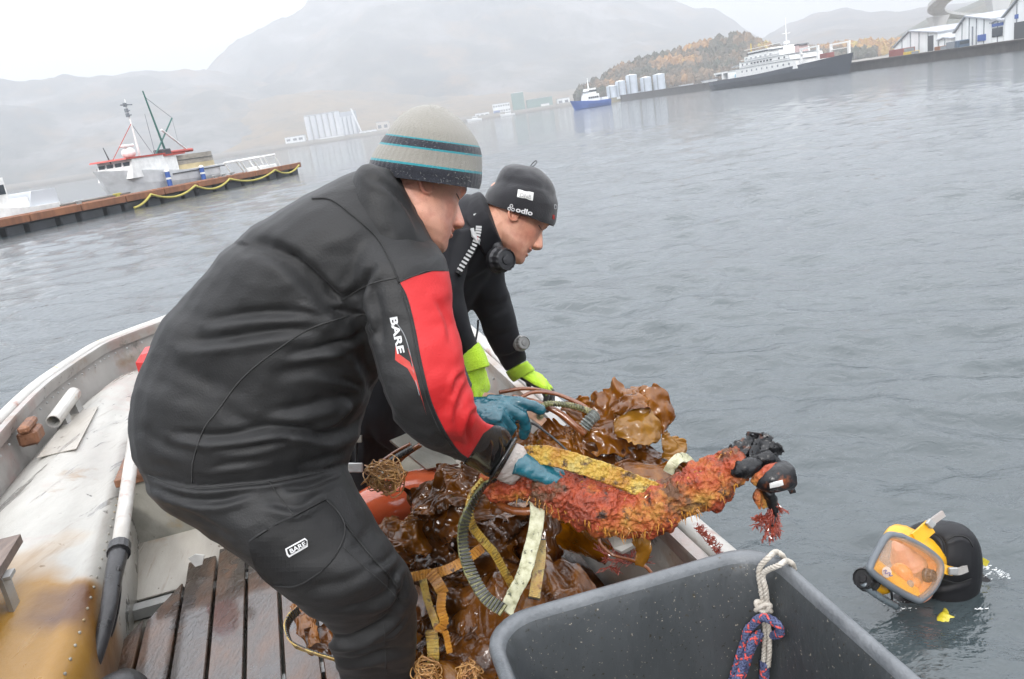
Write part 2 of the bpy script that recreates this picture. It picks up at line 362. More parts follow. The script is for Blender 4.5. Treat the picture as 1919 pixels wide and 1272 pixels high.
# ================================================================== QUAY
def ql(t):      # quay edge, near end to far end
    k = np.array([[92, 40.], [76, 104], [73, 151], [74, 200], [70, 240], [56, 320]]); s = np.linspace(0, 1, len(k))
    return np.array([np.interp(t, s, k[:, 0]), np.interp(t, s, k[:, 1])])
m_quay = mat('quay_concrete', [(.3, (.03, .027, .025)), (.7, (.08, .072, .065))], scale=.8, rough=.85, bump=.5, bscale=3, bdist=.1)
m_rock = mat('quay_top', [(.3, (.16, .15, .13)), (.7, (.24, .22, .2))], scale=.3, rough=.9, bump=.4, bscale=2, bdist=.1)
mb = MB(); T = np.linspace(0, 1, 60)
for k in range(59):
    a = ql(T[k]); b = ql(T[k + 1]); za = 1.15 + 1.2 * T[k]; zb = 1.15 + 1.2 * T[k + 1]
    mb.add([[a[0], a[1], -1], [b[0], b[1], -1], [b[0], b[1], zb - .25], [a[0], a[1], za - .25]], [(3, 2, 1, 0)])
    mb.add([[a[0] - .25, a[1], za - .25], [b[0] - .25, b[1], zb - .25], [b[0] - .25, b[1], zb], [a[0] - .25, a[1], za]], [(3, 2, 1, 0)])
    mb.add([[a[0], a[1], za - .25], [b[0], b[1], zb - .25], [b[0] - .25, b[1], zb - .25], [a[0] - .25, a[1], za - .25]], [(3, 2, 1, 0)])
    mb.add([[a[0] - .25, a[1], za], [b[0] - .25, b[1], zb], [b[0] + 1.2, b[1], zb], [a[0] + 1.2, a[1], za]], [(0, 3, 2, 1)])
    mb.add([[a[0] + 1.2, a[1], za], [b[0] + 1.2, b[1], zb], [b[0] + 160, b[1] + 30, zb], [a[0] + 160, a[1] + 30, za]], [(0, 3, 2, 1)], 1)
e = ql(1); mb.add([[e[0] - .25, e[1], 2.35], [e[0] - .25, e[1], -1], [e[0] + 160, e[1] + 30, -1], [e[0] + 160, e[1] + 30, 2.35]], [(0, 1, 2, 3)])
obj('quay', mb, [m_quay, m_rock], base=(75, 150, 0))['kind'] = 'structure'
# far shore strip below the middle foothill
mb = MB(); xs = np.arange(-900, 1300, 30)
sh = [(-900, 500), (-500, 430), (150, 352), (372, 312), (420, 298), (560, 280), (700, 256), (870, 230), (1000, 209), (1090, 196), (1300, 168)]
sy = np.interp(xs, [s[0] for s in sh], [s[1] for s in sh]); g = random.Random(4)
pr = [(-.2, -1), (-.2, 1.2), (5, 2.6), (16, 3.4), (90, 5)]
rings = []
for x, y in zip(xs, sy):
    q = ray(x, 350); u = np.array([q[0], q[1]]); u /= np.linalg.norm(u); D = 690 + g.uniform(-4, 4); rings.append([np.array([*(u * (D + a)), b - .0]) for a, b in pr])
mb.loft(rings, close=False, cap=False)
obj('far_shore', mb, mat('shore_rock', [(.3, (.07, .06, .045)), (.7, (.17, .14, .1))], scale=.2, rough=.9, bump=.6, bscale=.8, bdist=.4), base=(0, 400, 0), smooth=True)['kind'] = 'structure'

# ================================================================== BUILDINGS ACROSS THE WATER
m_white = mat('white_cladding', (.72, .74, .74), scale=.5, rough=.6, bump=.3, bscale=2, stretch=(1, 1, .1))
m_whitep = mat('white_paint', (.75, .75, .73), scale=3, rough=.4)
m_roof = mat('grey_roof_sheet', (.33, .35, .38), scale=.6, rough=.5, bump=.3, bscale=3)
m_dark = mat('dark_opening', (.04, .045, .05), scale=2, rough=.5)
m_trim = mat('steel_trim', (.18, .2, .22), scale=2, rough=.5)
m_glassd = mat('window_glass', (.03, .04, .05), scale=4, rough=.12)
m_green = mat('green_cladding', (.08, .17, .13), scale=.3, rough=.7, bump=.3, bscale=2)
m_silo = mat('silo_concrete', [(.3, (.42, .44, .47)), (.7, (.6, .62, .64))], scale=.2, rough=.7, stretch=(1, 1, .2))
m_blue = mat('blue_paint', (.03, .09, .32), scale=2, rough=.45)
m_red = mat('red_paint', (.38, .05, .035), scale=2, rough=.5)
m_yellow = mat('yellow_paint', (.5, .36, .04), scale=2, rough=.5)

def frame(A, B):
    A = np.array(A, float); B = np.array(B, float); u = B - A; L = np.linalg.norm(u[:2]); u = np.array([u[0], u[1], 0]) / L
    return A, u, np.array([-u[1], u[0], 0]) * (-1 if np.array([-u[1], u[0]]) @ A[:2] < 0 else 1), L     # w points away from the camera

def warehouse(A, B, eL, rt, rH, eR, dep, label, doors=(), group=None, panels=4):
    """gable end from A to B (base), eaves eL, eR, ridge at fraction rt with height rH; the body runs dep metres back"""
    A, u, w, L = frame(A, B); th = thing('warehouse', A, label, 'warehouse', group); z = np.array([0, 0, 1.])
    prof = [(0, 0), (L, 0), (L, eR), (rt * L, rH), (0, eL)]
    r0 = [A + u * a + z * b for a, b in prof]; r1 = [p + w * dep for p in r0]
    obj('wall', MB().loft([r0, r1]), m_white, th)
    mb = MB()
    for (a, ha, b, hb) in ((-.3, eL - .12, rt * L, rH), (rt * L, rH, L + .3, eR - .12)):
        p = [A + u * a + z * (ha + .06) - w * .35, A + u * b + z * (hb + .06) - w * .35]; q = [p[0] + w * (dep + .7), p[1] + w * (dep + .7)]
        vs = p + q + [x + z * .22 for x in p + q]
        mb.add(vs, [(0, 1, 3, 2), (4, 6, 7, 5), (0, 4, 5, 1), (2, 3, 7, 6), (0, 2, 6, 4), (1, 5, 7, 3)])
    obj('roof', mb, m_roof, th)
    for k in range(1, panels + 1):
        f = k / (panels + 1.); h = eL + (rH - eL) * f / rt if f < rt else rH + (eR - rH) * (f - rt) / (1 - rt)
        obj('wall_rib', MB().box(A + u * L * f + z * h / 2 - w * .04, (.14, .08, h - .1), np.array([u, w, z])), m_trim, th)
    for (f, wd, h, mm, nm, z0) in doors:
        obj(nm, MB().box(A + u * L * f + z * (z0 + h / 2) - w * .06, (wd, .16, h), np.array([u, w, z])), mm, th)
    return th
q0 = lambda px, py: V(px, py, 80.)
warehouse(q0(1676, 109), q0(1757, 100), 1.9, .38, 4.2, 3.2, 26, 'white gabled warehouse farthest left of the row on the quay', [(.86, 1.6, 2.9, m_dark, 'door', 0)], 'warehouses on the quay')
warehouse(q0(1760, 100), q0(1782, 96), 2.1, .5, 2.3, 2.1, 10, 'low white flat-roofed annex between two gabled warehouses', [], 'warehouses on the quay', panels=1)
warehouse(q0(1790, 96), q0(1858, 84), 2.9, .3, 5.0, 3.9, 26, 'white gabled warehouse with blue emblem in the middle of the row', [(.75, 2., .95, m_blue, 'wall_emblem', 1.0), (.5, .2, 3., m_trim, 'downpipe', .4)], 'warehouses on the quay')
warehouse(q0(1859, 84), q0(1880, 80), 3.2, .5, 3.4, 3.2, 10, 'narrow glazed link building with blue lintel between warehouses', [(.5, 2.6, .45, m_blue, 'lintel', 2.6), (.5, 2.4, 1.3, m_glassd, 'window', 1.1)], 'warehouses on the quay', panels=1)
warehouse(q0(1881, 80), q0(2010, 62), 3.6, .5, 8.2, 3.6, 26, 'large white warehouse with dark gateway at the right edge of the photo', [(.30, 3.6, 2.6, m_dark, 'gateway', 0), (.2, .7, .6, m_blue, 'wall_emblem', 3.1)], 'warehouses on the quay')
m_redd = mat('faded_red_paint', (.24, .075, .065), scale=2, rough=.6)
def crate(name, px, py, X, sz, m, label, cat, group=None):
    p = V(px, py, X); t = thing(name, p, label, cat, group)
    obj('body', MB().box(p + [0, 0, sz[2] / 2], sz, bev=.03), m, t)
    mb = MB()
    for k in range(7): mb.box(p + [-sz[0] / 2 - .03, -sz[1] / 2 + sz[1] * (k + .5) / 7, sz[2] / 2], (.06, sz[1] / 16, sz[2] * .86))
    obj('side_ribs', mb, m, t); obj('door', MB().box(p + [0, -sz[1] / 2 - .03, sz[2] / 2], (sz[0] * .8, .05, sz[2] * .85)), m_trim, t); return t
crate('shipping_container', 1690, 107, 77.5, (2.2, 5, 1.5), m_redd, 'dark red container before the farthest left warehouse', 'container')
crate('shipping_container', 1708, 107, 76.8, (1.6, 2.4, 1.0), m_yellow, 'small yellow container in front of the dark red one', 'container')
crate('loading_shed', 1764, 99, 77.5, (1.5, 1.5, 1.1), mat('rust_brown', (.25, .12, .06)), 'small rust-brown shed beside the low flat-roofed annex', 'shed')
# a parked truck on the quay
p = V(1795, 95, 77.); t = thing('truck', p, 'dark blue truck parked on the quay between the gabled warehouses', 'truck')
obj('cab', MB().box(p + [0, -1.2, .9], (1.8, 1.1, 1.3), bev=.1), mat('truck_blue', (.05, .09, .14)), t); obj('load_box', MB().box(p + [0, .6, .95], (1.8, 2.4, 1.2), bev=.05), m_trim, t)
obj('windscreen', MB().box(p + [0, -1.78, 1.15], (1.5, .04, .5)), m_glassd, t)
for a in (-.8, .8):
    for b in (-1.2, .4, 1.2): obj('wheel', MB().cyl(p + [a - .12, b, .3], p + [a + .12, b, .3], .3, 10), m_dark, t)

# bridge: a curved ramp on two tall piers
t = thing('road_bridge', P(1757, 60, 240), 'curved concrete road bridge on tall piers above the warehouses', 'bridge')
m_conc = mat('bridge_concrete', [(.3, (.42, .42, .41)), (.7, (.55, .55, .53))], scale=.2, rough=.8, stretch=(1, 1, .3))
path = cr([P(1868, -95, 150), P(1812, -38, 165), P(1776, -8, 185), P(1756, 10, 212), P(1758, 22, 240), P(1785, 28, 270), P(1840, 29, 300), P(1960, 26, 330), P(2200, 10, 360)], 8)
rings = []; rl = []; rr_ = []
for i, q in enumerate(path):
    d = path[min(i + 1, len(path) - 1)] - path[max(i - 1, 0)]; d[2] = 0; d /= np.linalg.norm(d); s = np.array([-d[1], d[0], 0]); z = np.array([0, 0, 1.])
    rings.append([q + s * 2.2, q + s * 2.2 - z * .35, q + s * 1.2 - z * .95, q - s * 1.2 - z * .95, q - s * 2.2 - z * .35, q - s * 2.2])
    rl.append([q + s * 2.2 + z * .5, q + s * 2.2 + z * .02, q + s * 2.05 + z * .02, q + s * 2.05 + z * .5]); rr_.append([q - s * 2.2 + z * .5, q - s * 2.2 + z * .02, q - s * 2.05 + z * .02, q - s * 2.05 + z * .5])
obj('bridge_deck', MB().loft(rings), m_conc, t); obj('parapet', MB().loft(rl), m_conc, t); obj('parapet', MB().loft(rr_), m_conc, t)
for (x, y, d, wd) in ((1758, 26, 232, 3.6), (1871, -12, 150, 2.8), (1845, 33, 300, 3.0)):
    p = P(x, y, d); obj('pier', MB().loft([[[p[0] + a * wd * k, p[1] + b * wd * k * .6, zz] for a, b in ((-.5, -.5), (.5, -.5), (.5, .5), (-.5, .5))] for zz, k in ((.5, 1.05), (p[2] - 3, 1.), (p[2] - .6, 1.5))]), m_conc, t)

# silos and their head house
FS = 1.8
t = thing('grain_silos', P(606, 268, 395 * FS), 'row of tall pale concrete silos on the far shore left of the grey beanie', 'silos')
for k in range(6):
    p = P(584 + k * 11, 266 - k * 1.9, 395 * FS); q = p + [0, 0, 12.2 * FS]
    obj('silo', MB().cyl([p[0], p[1], 1], q, 1.38 * FS, 14), m_silo, t)
obj('silo_roof', MB().box((P(584, 266, 395 * FS) + P(639, 256, 395 * FS)) / 2 + [0, 0, 12.4 * FS], (17 * FS, 2.4 * FS, .5 * FS)), m_roof, t)
p = P(658, 255, 398 * FS); obj('head_house', MB().box(p + [0, 0, 6 * FS], (8.5 * FS, 5 * FS, 12 * FS), bev=.1), mat('grey_cladding', (.3, .32, .35), scale=.2), t)
for k in range(4): obj('silo', MB().cyl(p + np.array([-3.2 + k * 2.1, -3.2, -1]) * FS, p + np.array([-3.2 + k * 2.1, -3.2, 9.8]) * FS, .95 * FS, 12), m_silo, t)
obj('conveyor', MB().tube([p + np.array([3, -3.5, 13]) * FS, p + np.array([6.4, -3.5, 0]) * FS], .45 * FS, 6), m_white, t)
def block(name, px, py, d, sz, m, label, cat='building', wins=0, roofm=None, group=None, rows=1):
    if d > 380: d *= FS; sz = tuple(k * FS for k in sz)
    p = P(px, py, d); p[2] = max(p[2], 1.); t = thing(name, p, label, cat, group)
    obj('wall', MB().box(p + [0, 0, sz[2] / 2], sz), m, t); obj('roof', MB().box(p + [0, 0, sz[2] + .15], (sz[0] + .5, sz[1] + .5, .3)), roofm or m_roof, t)
    for r in range(rows):
        for k in range(wins): obj('window', MB().box(p + [-sz[0] / 2 + sz[0] * (k + .5) / wins, -sz[1] / 2 - .03, sz[2] * (r + .55) / rows], (sz[0] / wins * .55, .08, sz[2] / rows * .35)), m_glassd, t)
    return t
block('shed', 550, 268, 395, (6.5, 5, 3), m_white, 'small white shed left of the silo row', 'shed', 2)
block('shed', 567, 266, 395, (3.6, 5, 3.2), m_white, 'narrow white shed touching the left end of the silo row', 'shed', 1)
block('warehouse', 625, 272, 385, (12, 5, 2.2), m_white, 'long low white shed at the waterline before the silos', 'warehouse', 6)
block('warehouse', 720, 246, 396, (6, 5, 4.5), mat('cream_cladding', (.5, .45, .38)), 'cream shore building just left of the grey beanie', 'building', 2)
block('warehouse', 693, 262, 390, (8, 5, 2.4), m_white, 'flat pale shed between silos and cream shore building', 'warehouse', 3)
block('office_building', 941, 212, 390, (8.4, 7, 4.6), m_white, 'white two-storey building left of the green tower', 'building', 7, None, None, 2)
block('shed', 905, 224, 390, (7, 5, 2.6), m_white, 'low white shed just right of the grey beanie', 'shed', 3)
block('shed', 932, 219, 388, (3, 4, 2.6), m_blue, 'small blue shed before the white two-storey building', 'shed', 1)
block('tower_building', 973, 207, 390, (5.8, 6, 8.4), m_green, 'dark green tower block on the far shore', 'building', 0, m_white)
block('warehouse', 1012, 204, 390, (12.5, 8, 5), m_green, 'long dark green shed right of the green tower', 'warehouse', 0)
p = P(1022, 197, 386); 
block('sign_board', 1022, 199, 384, (4, .4, 1.2), m_whitep, 'white sign board on the long green shed', 'sign')
block('shed', 1056, 197, 390, (6, 5, 3.2), m_white, 'pale grey shed behind the bow of the blue ship', 'shed', 2)
block('shed', 1166, 190, 335, (3.5, 4, 5.5), m_white, 'white stepped building at the left end of the quay tanks', 'building', 2, None, None, 2)
block('warehouse', 1196, 184, 325, (7, 3, 1.6), m_white, 'low white store in front of the quay tanks', 'warehouse', 4)
block('warehouse', 1330, 160, 262, (4, 4, 1.5), m_white, 'low white store on the quay by the ferry stern', 'warehouse', 2)
block('warehouse', 1286, 165, 280, (4, 3, 1.0), m_white, 'small white hut between tanks and ferry', 'hut', 1)
for i, (x, y, wd, h, lb) in enumerate([(1165, 184, 19, 20, 'leftmost and shortest of the pale storage tanks'), (1184, 181, 19, 26, 'second pale storage tank from the left'), (1186 + 24, 178, 21, 34, 'tallest pale storage tank in the middle of the group'),
        (1212, 175, 21, 26, 'pale blue-grey tank just right of the tallest one'), (1237, 172, 22, 28, 'rightmost pale storage tank before the wooded hill')]):
    if i == 2: x = 1186
    if i == 1: x = 1166 - 1; y = 182
    if i == 0: x = 1148; y = 188
    d = 322; p = P(x, y, d); p[2] = 1.9; r = wd / 2 * d / FPX; H = (h + 1) * d / FPX; t = thing('storage_tank', p, lb, 'storage tank', 'storage tanks at the far end of the quay')
    obj('shell', MB().cyl(p, p + [0, 0, H], r, 20), mat('tank_paint', (.45, .5, .56), scale=.3, rough=.5), t, smooth=False); obj('roof', MB().tube([p + [0, 0, H], p + [0, 0, H + .35]], [r, r * .2], 20), m_white, t)
    obj('ladder', MB().box(p + [-r * .5, -r, H / 2], (.3, .3, H)), m_trim, t)

# ================================================================== SHIPS
def ship(A, B, beam, H0, H1, sheer, m_h, label, name, cat='ship', m_bot=None):
    """hull from stern A to bow B"""
    A = np.array(A, float); B = np.array(B, float); A[2] = B[2] = 0; u = B - A; L = np.linalg.norm(u); u /= L; w = np.array([-u[1], u[0], 0]); z = np.array([0, 0, 1.])
    t = thing(name, A + u * L / 2, label, cat); rings = []
    for k in range(25):
        s = k / 24.; hb = beam / 2 * (1 - max(0, (s - .62) / .38) ** 2.2) * (1 - .25 * max(0, (.08 - s) / .08)); hb = max(hb, .03)
        top = H0 + (H1 - H0) * max(0, (s - .35) / .65) ** 1.8; fl = .62 + .0 * s; ex = (top * .5) * max(0, (s - .8) / .2) + .0
        c = A + u * L * s
        rings.append([c + w * hb * fl * .2 - z * .6, c + w * hb * .85 + z * .1, c + w * hb + z * top * .6 + u * ex * .5, c + w * hb * 1.02 + z * top + u * ex, c - w * hb * 1.02 + z * top + u * ex, c - w * hb + z * top * .6 + u * ex * .5, c - w * hb * .85 + z * .1, c - w * hb * fl * .2 - z * .6])
    obj('hull', MB().loft(rings), m_h, t); return t, A, u, w, z, L
def sbox(t, nm, A, u, w, z, s0, s1, wd, z0, z1, m, rake=0, off=0):
    c0 = A + u * s0 + w * off; c1 = A + u * s1 + w * off
    v = [c0 + w * wd / 2 + z * z0, c1 + w * wd / 2 + z * z0, c1 - w * wd / 2 + z * z0, c0 - w * wd / 2 + z * z0]
    v2 = [c0 + w * wd / 2 + z * z1, c1 + w * wd / 2 + z * z1 - u * rake, c1 - w * wd / 2 + z * z1 - u * rake, c0 - w * wd / 2 + z * z1]
    return obj(nm, MB().loft([v, v2]), m, t)
m_hullg = mat('ferry_hull_paint', (.025, .034, .048), scale=.3, rough=.5)
fA = G(1352, 166.5); fB = G(1590, 135.5)
t, A, u, w, z, L = ship(fA, fB, 8.5, 2.1, 3.4, 0, m_hullg, 'long dark-hulled white ferry moored along the quay', 'car_ferry')
def fs(a, b, wd, z0, z1, m, nm='superstructure', rake=.4): return sbox(t, nm, A, u, w, z, a * L, b * L, wd, z0, z1, m, rake)
fs(.30, .79, 7.6, 2.1, 3.9, m_whitep); fs(.34, .74, 7.2, 3.9, 5.1, m_whitep, 'upper_deck'); fs(.37, .66, 6.8, 5.1, 6.2, m_whitep, 'bridge_deck'); fs(.39, .56, 6.0, 6.2, 7.1, m_whitep, 'wheelhouse')
fs(.385, .565, 6.3, 6.5, 6.82, m_glassd, 'bridge_window', .3); fs(.69, .725, 2.0, 5.1, 6.5, mat('funnel', (.5, .36, .34)), 'funnel'); fs(.687, .728, 2.1, 6.5, 6.75, m_dark, 'funnel_cap'); fs(.60, .64, 1.6, 6.2, 6.9, m_whitep, 'vent_house'); fs(.33, .36, 3, 3.9, 4.6, m_trim, 'winch'); fs(.345, .74, 7.4, 5.08, 5.16, m_trim, 'deck_edge'); fs(.30, .79, 7.8, 3.88, 3.95, m_trim, 'deck_edge')
fs(.10, .27, 3., 2.2, 2.9, mat('pale_blue_paint', (.3, .5, .62)), 'car_ramp', 0); fs(.05, .20, 6., 3.5, 3.9, m_whitep, 'stern_gantry', 0); fs(.13, .145, 6., 2.2, 3.5, m_whitep, 'gantry_leg', 0); fs(.19, .2, 6, 2.1, 3.9, m_whitep, 'gantry_leg', 0); fs(.04, .06, 5, 3.1, 3.9, m_whitep, 'stern_winch', 0); fs(.25, .29, 3, 2.2, 5.3, m_whitep, 'king_post', .2)
[sbox(t, n_, A, u, w, z, a_ * L, b_ * L, .35, z0_, z1_, m_whitep, 0, o_) for o_ in (-3.2, 3.2) for (n_, a_, b_, z0_, z1_) in (('bow_gantry', .80, .92, 5.4, 5.7), ('gantry_leg', .91, .92, 3., 5.4), ('gantry_leg', .80, .81, 3., 5.4), ('bow_rail', .80, .92, 4.5, 4.62))]; fs(.835, .895, 1.6, 3.2, 4.1, m_redd, 'lifeboat', 0)
sd = 1 if (A @ w) < 0 else -1
for k in range(7): obj('window', MB().box(A + u * L * (.44 + .026 * k) + w * sd * 3.64 + z * 4.6, (.8, .12, .42), np.array([u, w, z])), m_glassd, t)
for s_ in (.36, .40, .66, .70): obj('window', MB().box(A + u * L * s_ + w * sd * 3.64 + z * 4.6, (.4, .12, .42), np.array([u, w, z])), m_glassd, t)
for k in range(10): obj('porthole', MB().box(A + u * L * (.36 + .042 * k) + w * sd * 3.84 + z * 3.2, (.4, .12, .38), np.array([u, w, z])), m_trim, t)
for k in range(6): obj('window', MB().box(A + u * L * (.39 + .04 * k) + w * sd * 3.44 + z * 5.7, (.7, .12, .35), np.array([u, w, z])), m_trim, t)
for hh_, a_, b_, o_ in ((7.1, .37, .66, 3.3), (5.1, .34, .74, 3.5), (3.9, .30, .79, 3.7)): obj('deck_rail', MB().tube([A + u * L * a_ + w * sd * o_ + z * (hh_ + .5), A + u * L * b_ + w * sd * o_ + z * (hh_ + .5)], .05, 5), m_whitep, t)
c = A + u * L * .6; obj('mast', MB().tube([c + z * 6, c + z * 12.5], [.16, .06], 8).box(c + z * 9.4, (.12, 1.8, .12), np.array([u, w, z])).box(c + z * 7.6, (1.6, .5, .5), np.array([u, w, z])), m_whitep, t)
c = A + u * L * .27; obj('crane', MB().tube([c + z * 5.2, c + z * 4.6 - u * 8], .12, 6), m_trim, t)
c = A + u * L * .31; obj('mast', MB().tube([c + z * 3.8, c + z * 9.], [.22, .12], 8), m_yellow, t)
t, A, u, w, z, L = ship(G(1141, 196.6), G(1078, 206.2), 5, 1.7, 2.6, 0, m_blue, 'blue-hulled white ship at the left end of the quay', 'cargo_ship')
L0 = L; sbox(t, 'superstructure', A, u, w, z, L * .35, L * .72, 4.4, 1.7, 3.6, m_whitep, .5); sbox(t, 'bridge_deck', A, u, w, z, L * .42, L * .66, 4., 3.6, 5.2, m_whitep, .5); sbox(t, 'bridge_window', A, u, w, z, L * .415, L * .665, 4.1, 4.2, 4.7, m_glassd, .5)
c = A + u * L * .55; obj('mast', MB().tube([c + z * 5, c + z * 8.], [.22, .1], 8), m_whitep, t); sbox(t, 'deck_gear', A, u, w, z, L * .06, L * .25, 3, 1.7, 2.4, m_whitep)
for k in range(5): obj('porthole', MB().box(A + u * L * (.4 + .06 * k) + w * 2.22 * (1 if A @ w < 0 else -1) + z * 2.7, (.5, .1, .5), np.array([u, w, z])), m_glassd, t)
for (a, b, lb) in ((890, 229, 'small white motor boat moored just right of the grey beanie'), (952, 219, 'white cabin cruiser moored below the white two-storey building')):
    t, A, u, w, z, L = ship(P(a + 14, b - 2.2, 640), P(a - 12, b + 2, 640), 4.4, 1.7, 2.5, 0, m_whitep, lb, 'motor_boat', 'boat')
    sbox(t, 'cabin', A, u, w, z, L * .3, L * .7, 3.2, 1.7, 3.8, m_whitep, .5); sbox(t, 'cabin_window', A, u, w, z, L * .32, L * .66, 3.3, 2.6, 3.2, m_glassd, .3)
# ================================================================== THE OPEN WORKBOAT (boat axes: s forward, t to starboard)
bfw = np.array([-.265, .964, 0]); brt = np.array([.964, .265, 0]); bz = np.array([0, 0, 1.])
def Bt(s, t, z): return bfw * s + brt * t + bz * z
FLOOR = .2
m_alu = mat('worn_white_aluminium', [(.25, (.22, .205, .185)), (.5, (.33, .315, .295)), (.75, (.40, .385, .36))], scale=3.5, rough=.42, bump=.25, bscale=25, detail=8, rvar=.12)
noisespots(m_alu, (.20, .12, .06), 2.3, .58, .72, seed=3); noisespots(m_alu, (.30, .19, .165), 1.6, .56, .72, seed=5); noisespots(m_alu, (.09, .08, .07), 14, .66, .71, seed=1, stretch=(1, .5, 1)); noisespots(m_alu, (.15, .145, .13), 5, .58, .7, seed=9, stretch=(2.2, .5, 1), rough=.15)
m_chamber = mat('chamber_paint', [(.25, (.24, .23, .205)), (.5, (.34, .33, .30)), (.75, (.41, .40, .37))], scale=3., rough=.4, bump=.22, bscale=30, detail=8, rvar=.15, stretch=(1.6, .6, 1))
noisespots(m_chamber, (.22, .14, .07), 3, .62, .74, seed=3); noisespots(m_chamber, (.17, .165, .15), 3.5, .58, .66, seed=9, stretch=(3, .35, 1), rough=.12); noisespots(m_chamber, (.32, .22, .195), 1.4, .56, .7, seed=15)
noisespots(m_chamber, (.05, .045, .04), 22, .665, .70, seed=1); noisespots(m_chamber, (.24, .22, .19), 9, .58, .70, seed=21, stretch=(4, .25, 1)); overlay(m_chamber, (.27, .135, .012), 'rust', -.05, .45); overlay(m_chamber, (.09, .035, .010), 'rust2', .3, 1.0)
m_rim = mat('white_rubbed_rim', [(.3, (.32, .30, .27)), (.6, (.46, .45, .42))], scale=8, rough=.45, bump=.3, bscale=30, stretch=(1, .4, 1)); noisespots(m_rim, (.45, .3, .05), 9, .64, .67, seed=2); noisespots(m_rim, (.25, .1, .07), 6, .6, .72, seed=8)
m_bare = mat('bare_aluminium', [(.3, (.3, .3, .29)), (.7, (.45, .45, .44))], scale=8, rough=.38, bump=.15, bscale=60, metallic=.6, stretch=(1, .3, 1)); noisespots(m_bare, (.28, .2, .1), 6, .58, .7)
m_grime = mat('grimy_grey_aluminium', [(.3, (.15, .145, .12)), (.6, (.26, .25, .215))], scale=6, rough=.45, bump=.3, bscale=30, detail=8); noisespots(m_grime, (.25, .17, .07), 5, .56, .7); noisespots(m_grime, (.05, .045, .035), 30, .66, .7)
m_plank = mat('wet_dark_planks', [(.3, (.010, .007, .005)), (.5, (.026, .015, .009)), (.64, (.075, .030, .009)), (.78, (.12, .05, .014))], scale=3.2, rough=.3, bump=.6, bscale=42, bdist=.008, detail=8, stretch=(2.2, .8, 1), rvar=.22, coat=.8, rot=(0, 0, -.27))
noisespots(m_plank, (.022, .019, .018), 4, .54, .66, seed=5, rough=.16)
m_seat = mat('weathered_seat_board', [(.3, (.05, .035, .028)), (.6, (.14, .1, .08)), (.75, (.2, .16, .13))], scale=7, rough=.5, bump=.5, bscale=50, bdist=.004, detail=8, stretch=(5, .5, 1), rot=(0, 0, -.27))
m_brownw = mat('brown_wood', [(.3, (.1, .04, .02)), (.7, (.26, .12, .06))], scale=9, rough=.5, bump=.4, bscale=60, stretch=(1, 4, 1))
m_blackr = mat('black_rubber', [(.3, (.012, .012, .013)), (.7, (.03, .03, .032))], scale=12, rough=.35, bump=.15, bscale=80)

boat = thing('workboat', Bt(1.5, -.25, 0), 'open white aluminium workboat with wet brown plank floor', 'boat')
gl = [(-1.6, .66), (-.6, .66), (.6, .655), (1.6, .65), (2.6, .665), (3.4, .68), (3.94, .70), (4.4, .705), (4.74, .70), (5.1, .70), (5.35, .70), (5.64, .715), (5.85, .73), (5.95, .74)]
gt = [-1.25, -1.32, -1.36, -1.37, -1.375, -1.37, -1.355, -1.335, -1.30, -1.225, -1.14, -.82, -.53, -.25]
left = [(s, t, z) for (s, z), t in zip(gl, gt)]; right = [(s, -.5 - t, z - .07 * min(1, max(0, (5.3 - s) / 1.2))) for s, t, z in left[::-1]][1:]
gun = cr([np.array(q) for q in left + right], 8)
gw = np.array([Bt(*q) for q in gun]); cen = Bt(2.2, -.25, 0)
def inward(i):
    d = gw[min(i + 1, len(gw) - 1)] - gw[max(i - 1, 0)]; d[2] = 0; d /= np.linalg.norm(d); n_ = np.array([d[1], -d[0], 0]); return n_
N = len(gw); inw = np.array([inward(i) for i in range(N)])
# hull shell: outside and inside skins joined under the gunwale
so = []
for i in range(N):
    p = gw[i]; n_ = inw[i]; z = bz; dip = p[2]
    so.append([p - n_ * .0 - z * .02, p - n_ * .03 - z * .06, p + n_ * .0 - z * .3, p + n_ * .05 - z * .6, p + n_ * .12 - z * .9, p + n_ * .14 - z * .86, p + n_ * .09 - z * .6, p + n_ * .055 - z * .3, p + n_ * .03 - z * .08, p + n_ * .025 - z * .02])
obj('hull', MB().loft(so, cap=True), m_alu, boat, smooth=True)
rim = MB(); rg = []; ri = []
for i in range(N):
    p = gw[i]; n_ = inw[i]; a = np.arange(12) * math.pi / 6
    rg.append([p - n_ * .012 + n_ * .034 * math.cos(q) + bz * .026 * math.sin(q) for q in a])
    ri.append([p + n_ * x + bz * y for x, y in ((.03, .012), (.062, .012), (.062, .0), (.052, -.05), (.046, -.05), (.046, -.004), (.03, -.004))])
obj('gunwale_tube', MB().loft(rg), m_rim, boat, smooth=True); obj('gunwale_ledge', MB().loft(ri), m_alu, boat)
# bottom
bot = [Bt(s, t, .1) for s, t in ((-1.6, -1.2), (-1.6, .7), (4.2, .72), (5.2, .4), (5.65, -.25), (5.2, -.9), (4.2, -1.2))]
obj('bottom_plate', MB().loft([bot, [b + bz * .02 for b in bot]]), m_grime, boat)
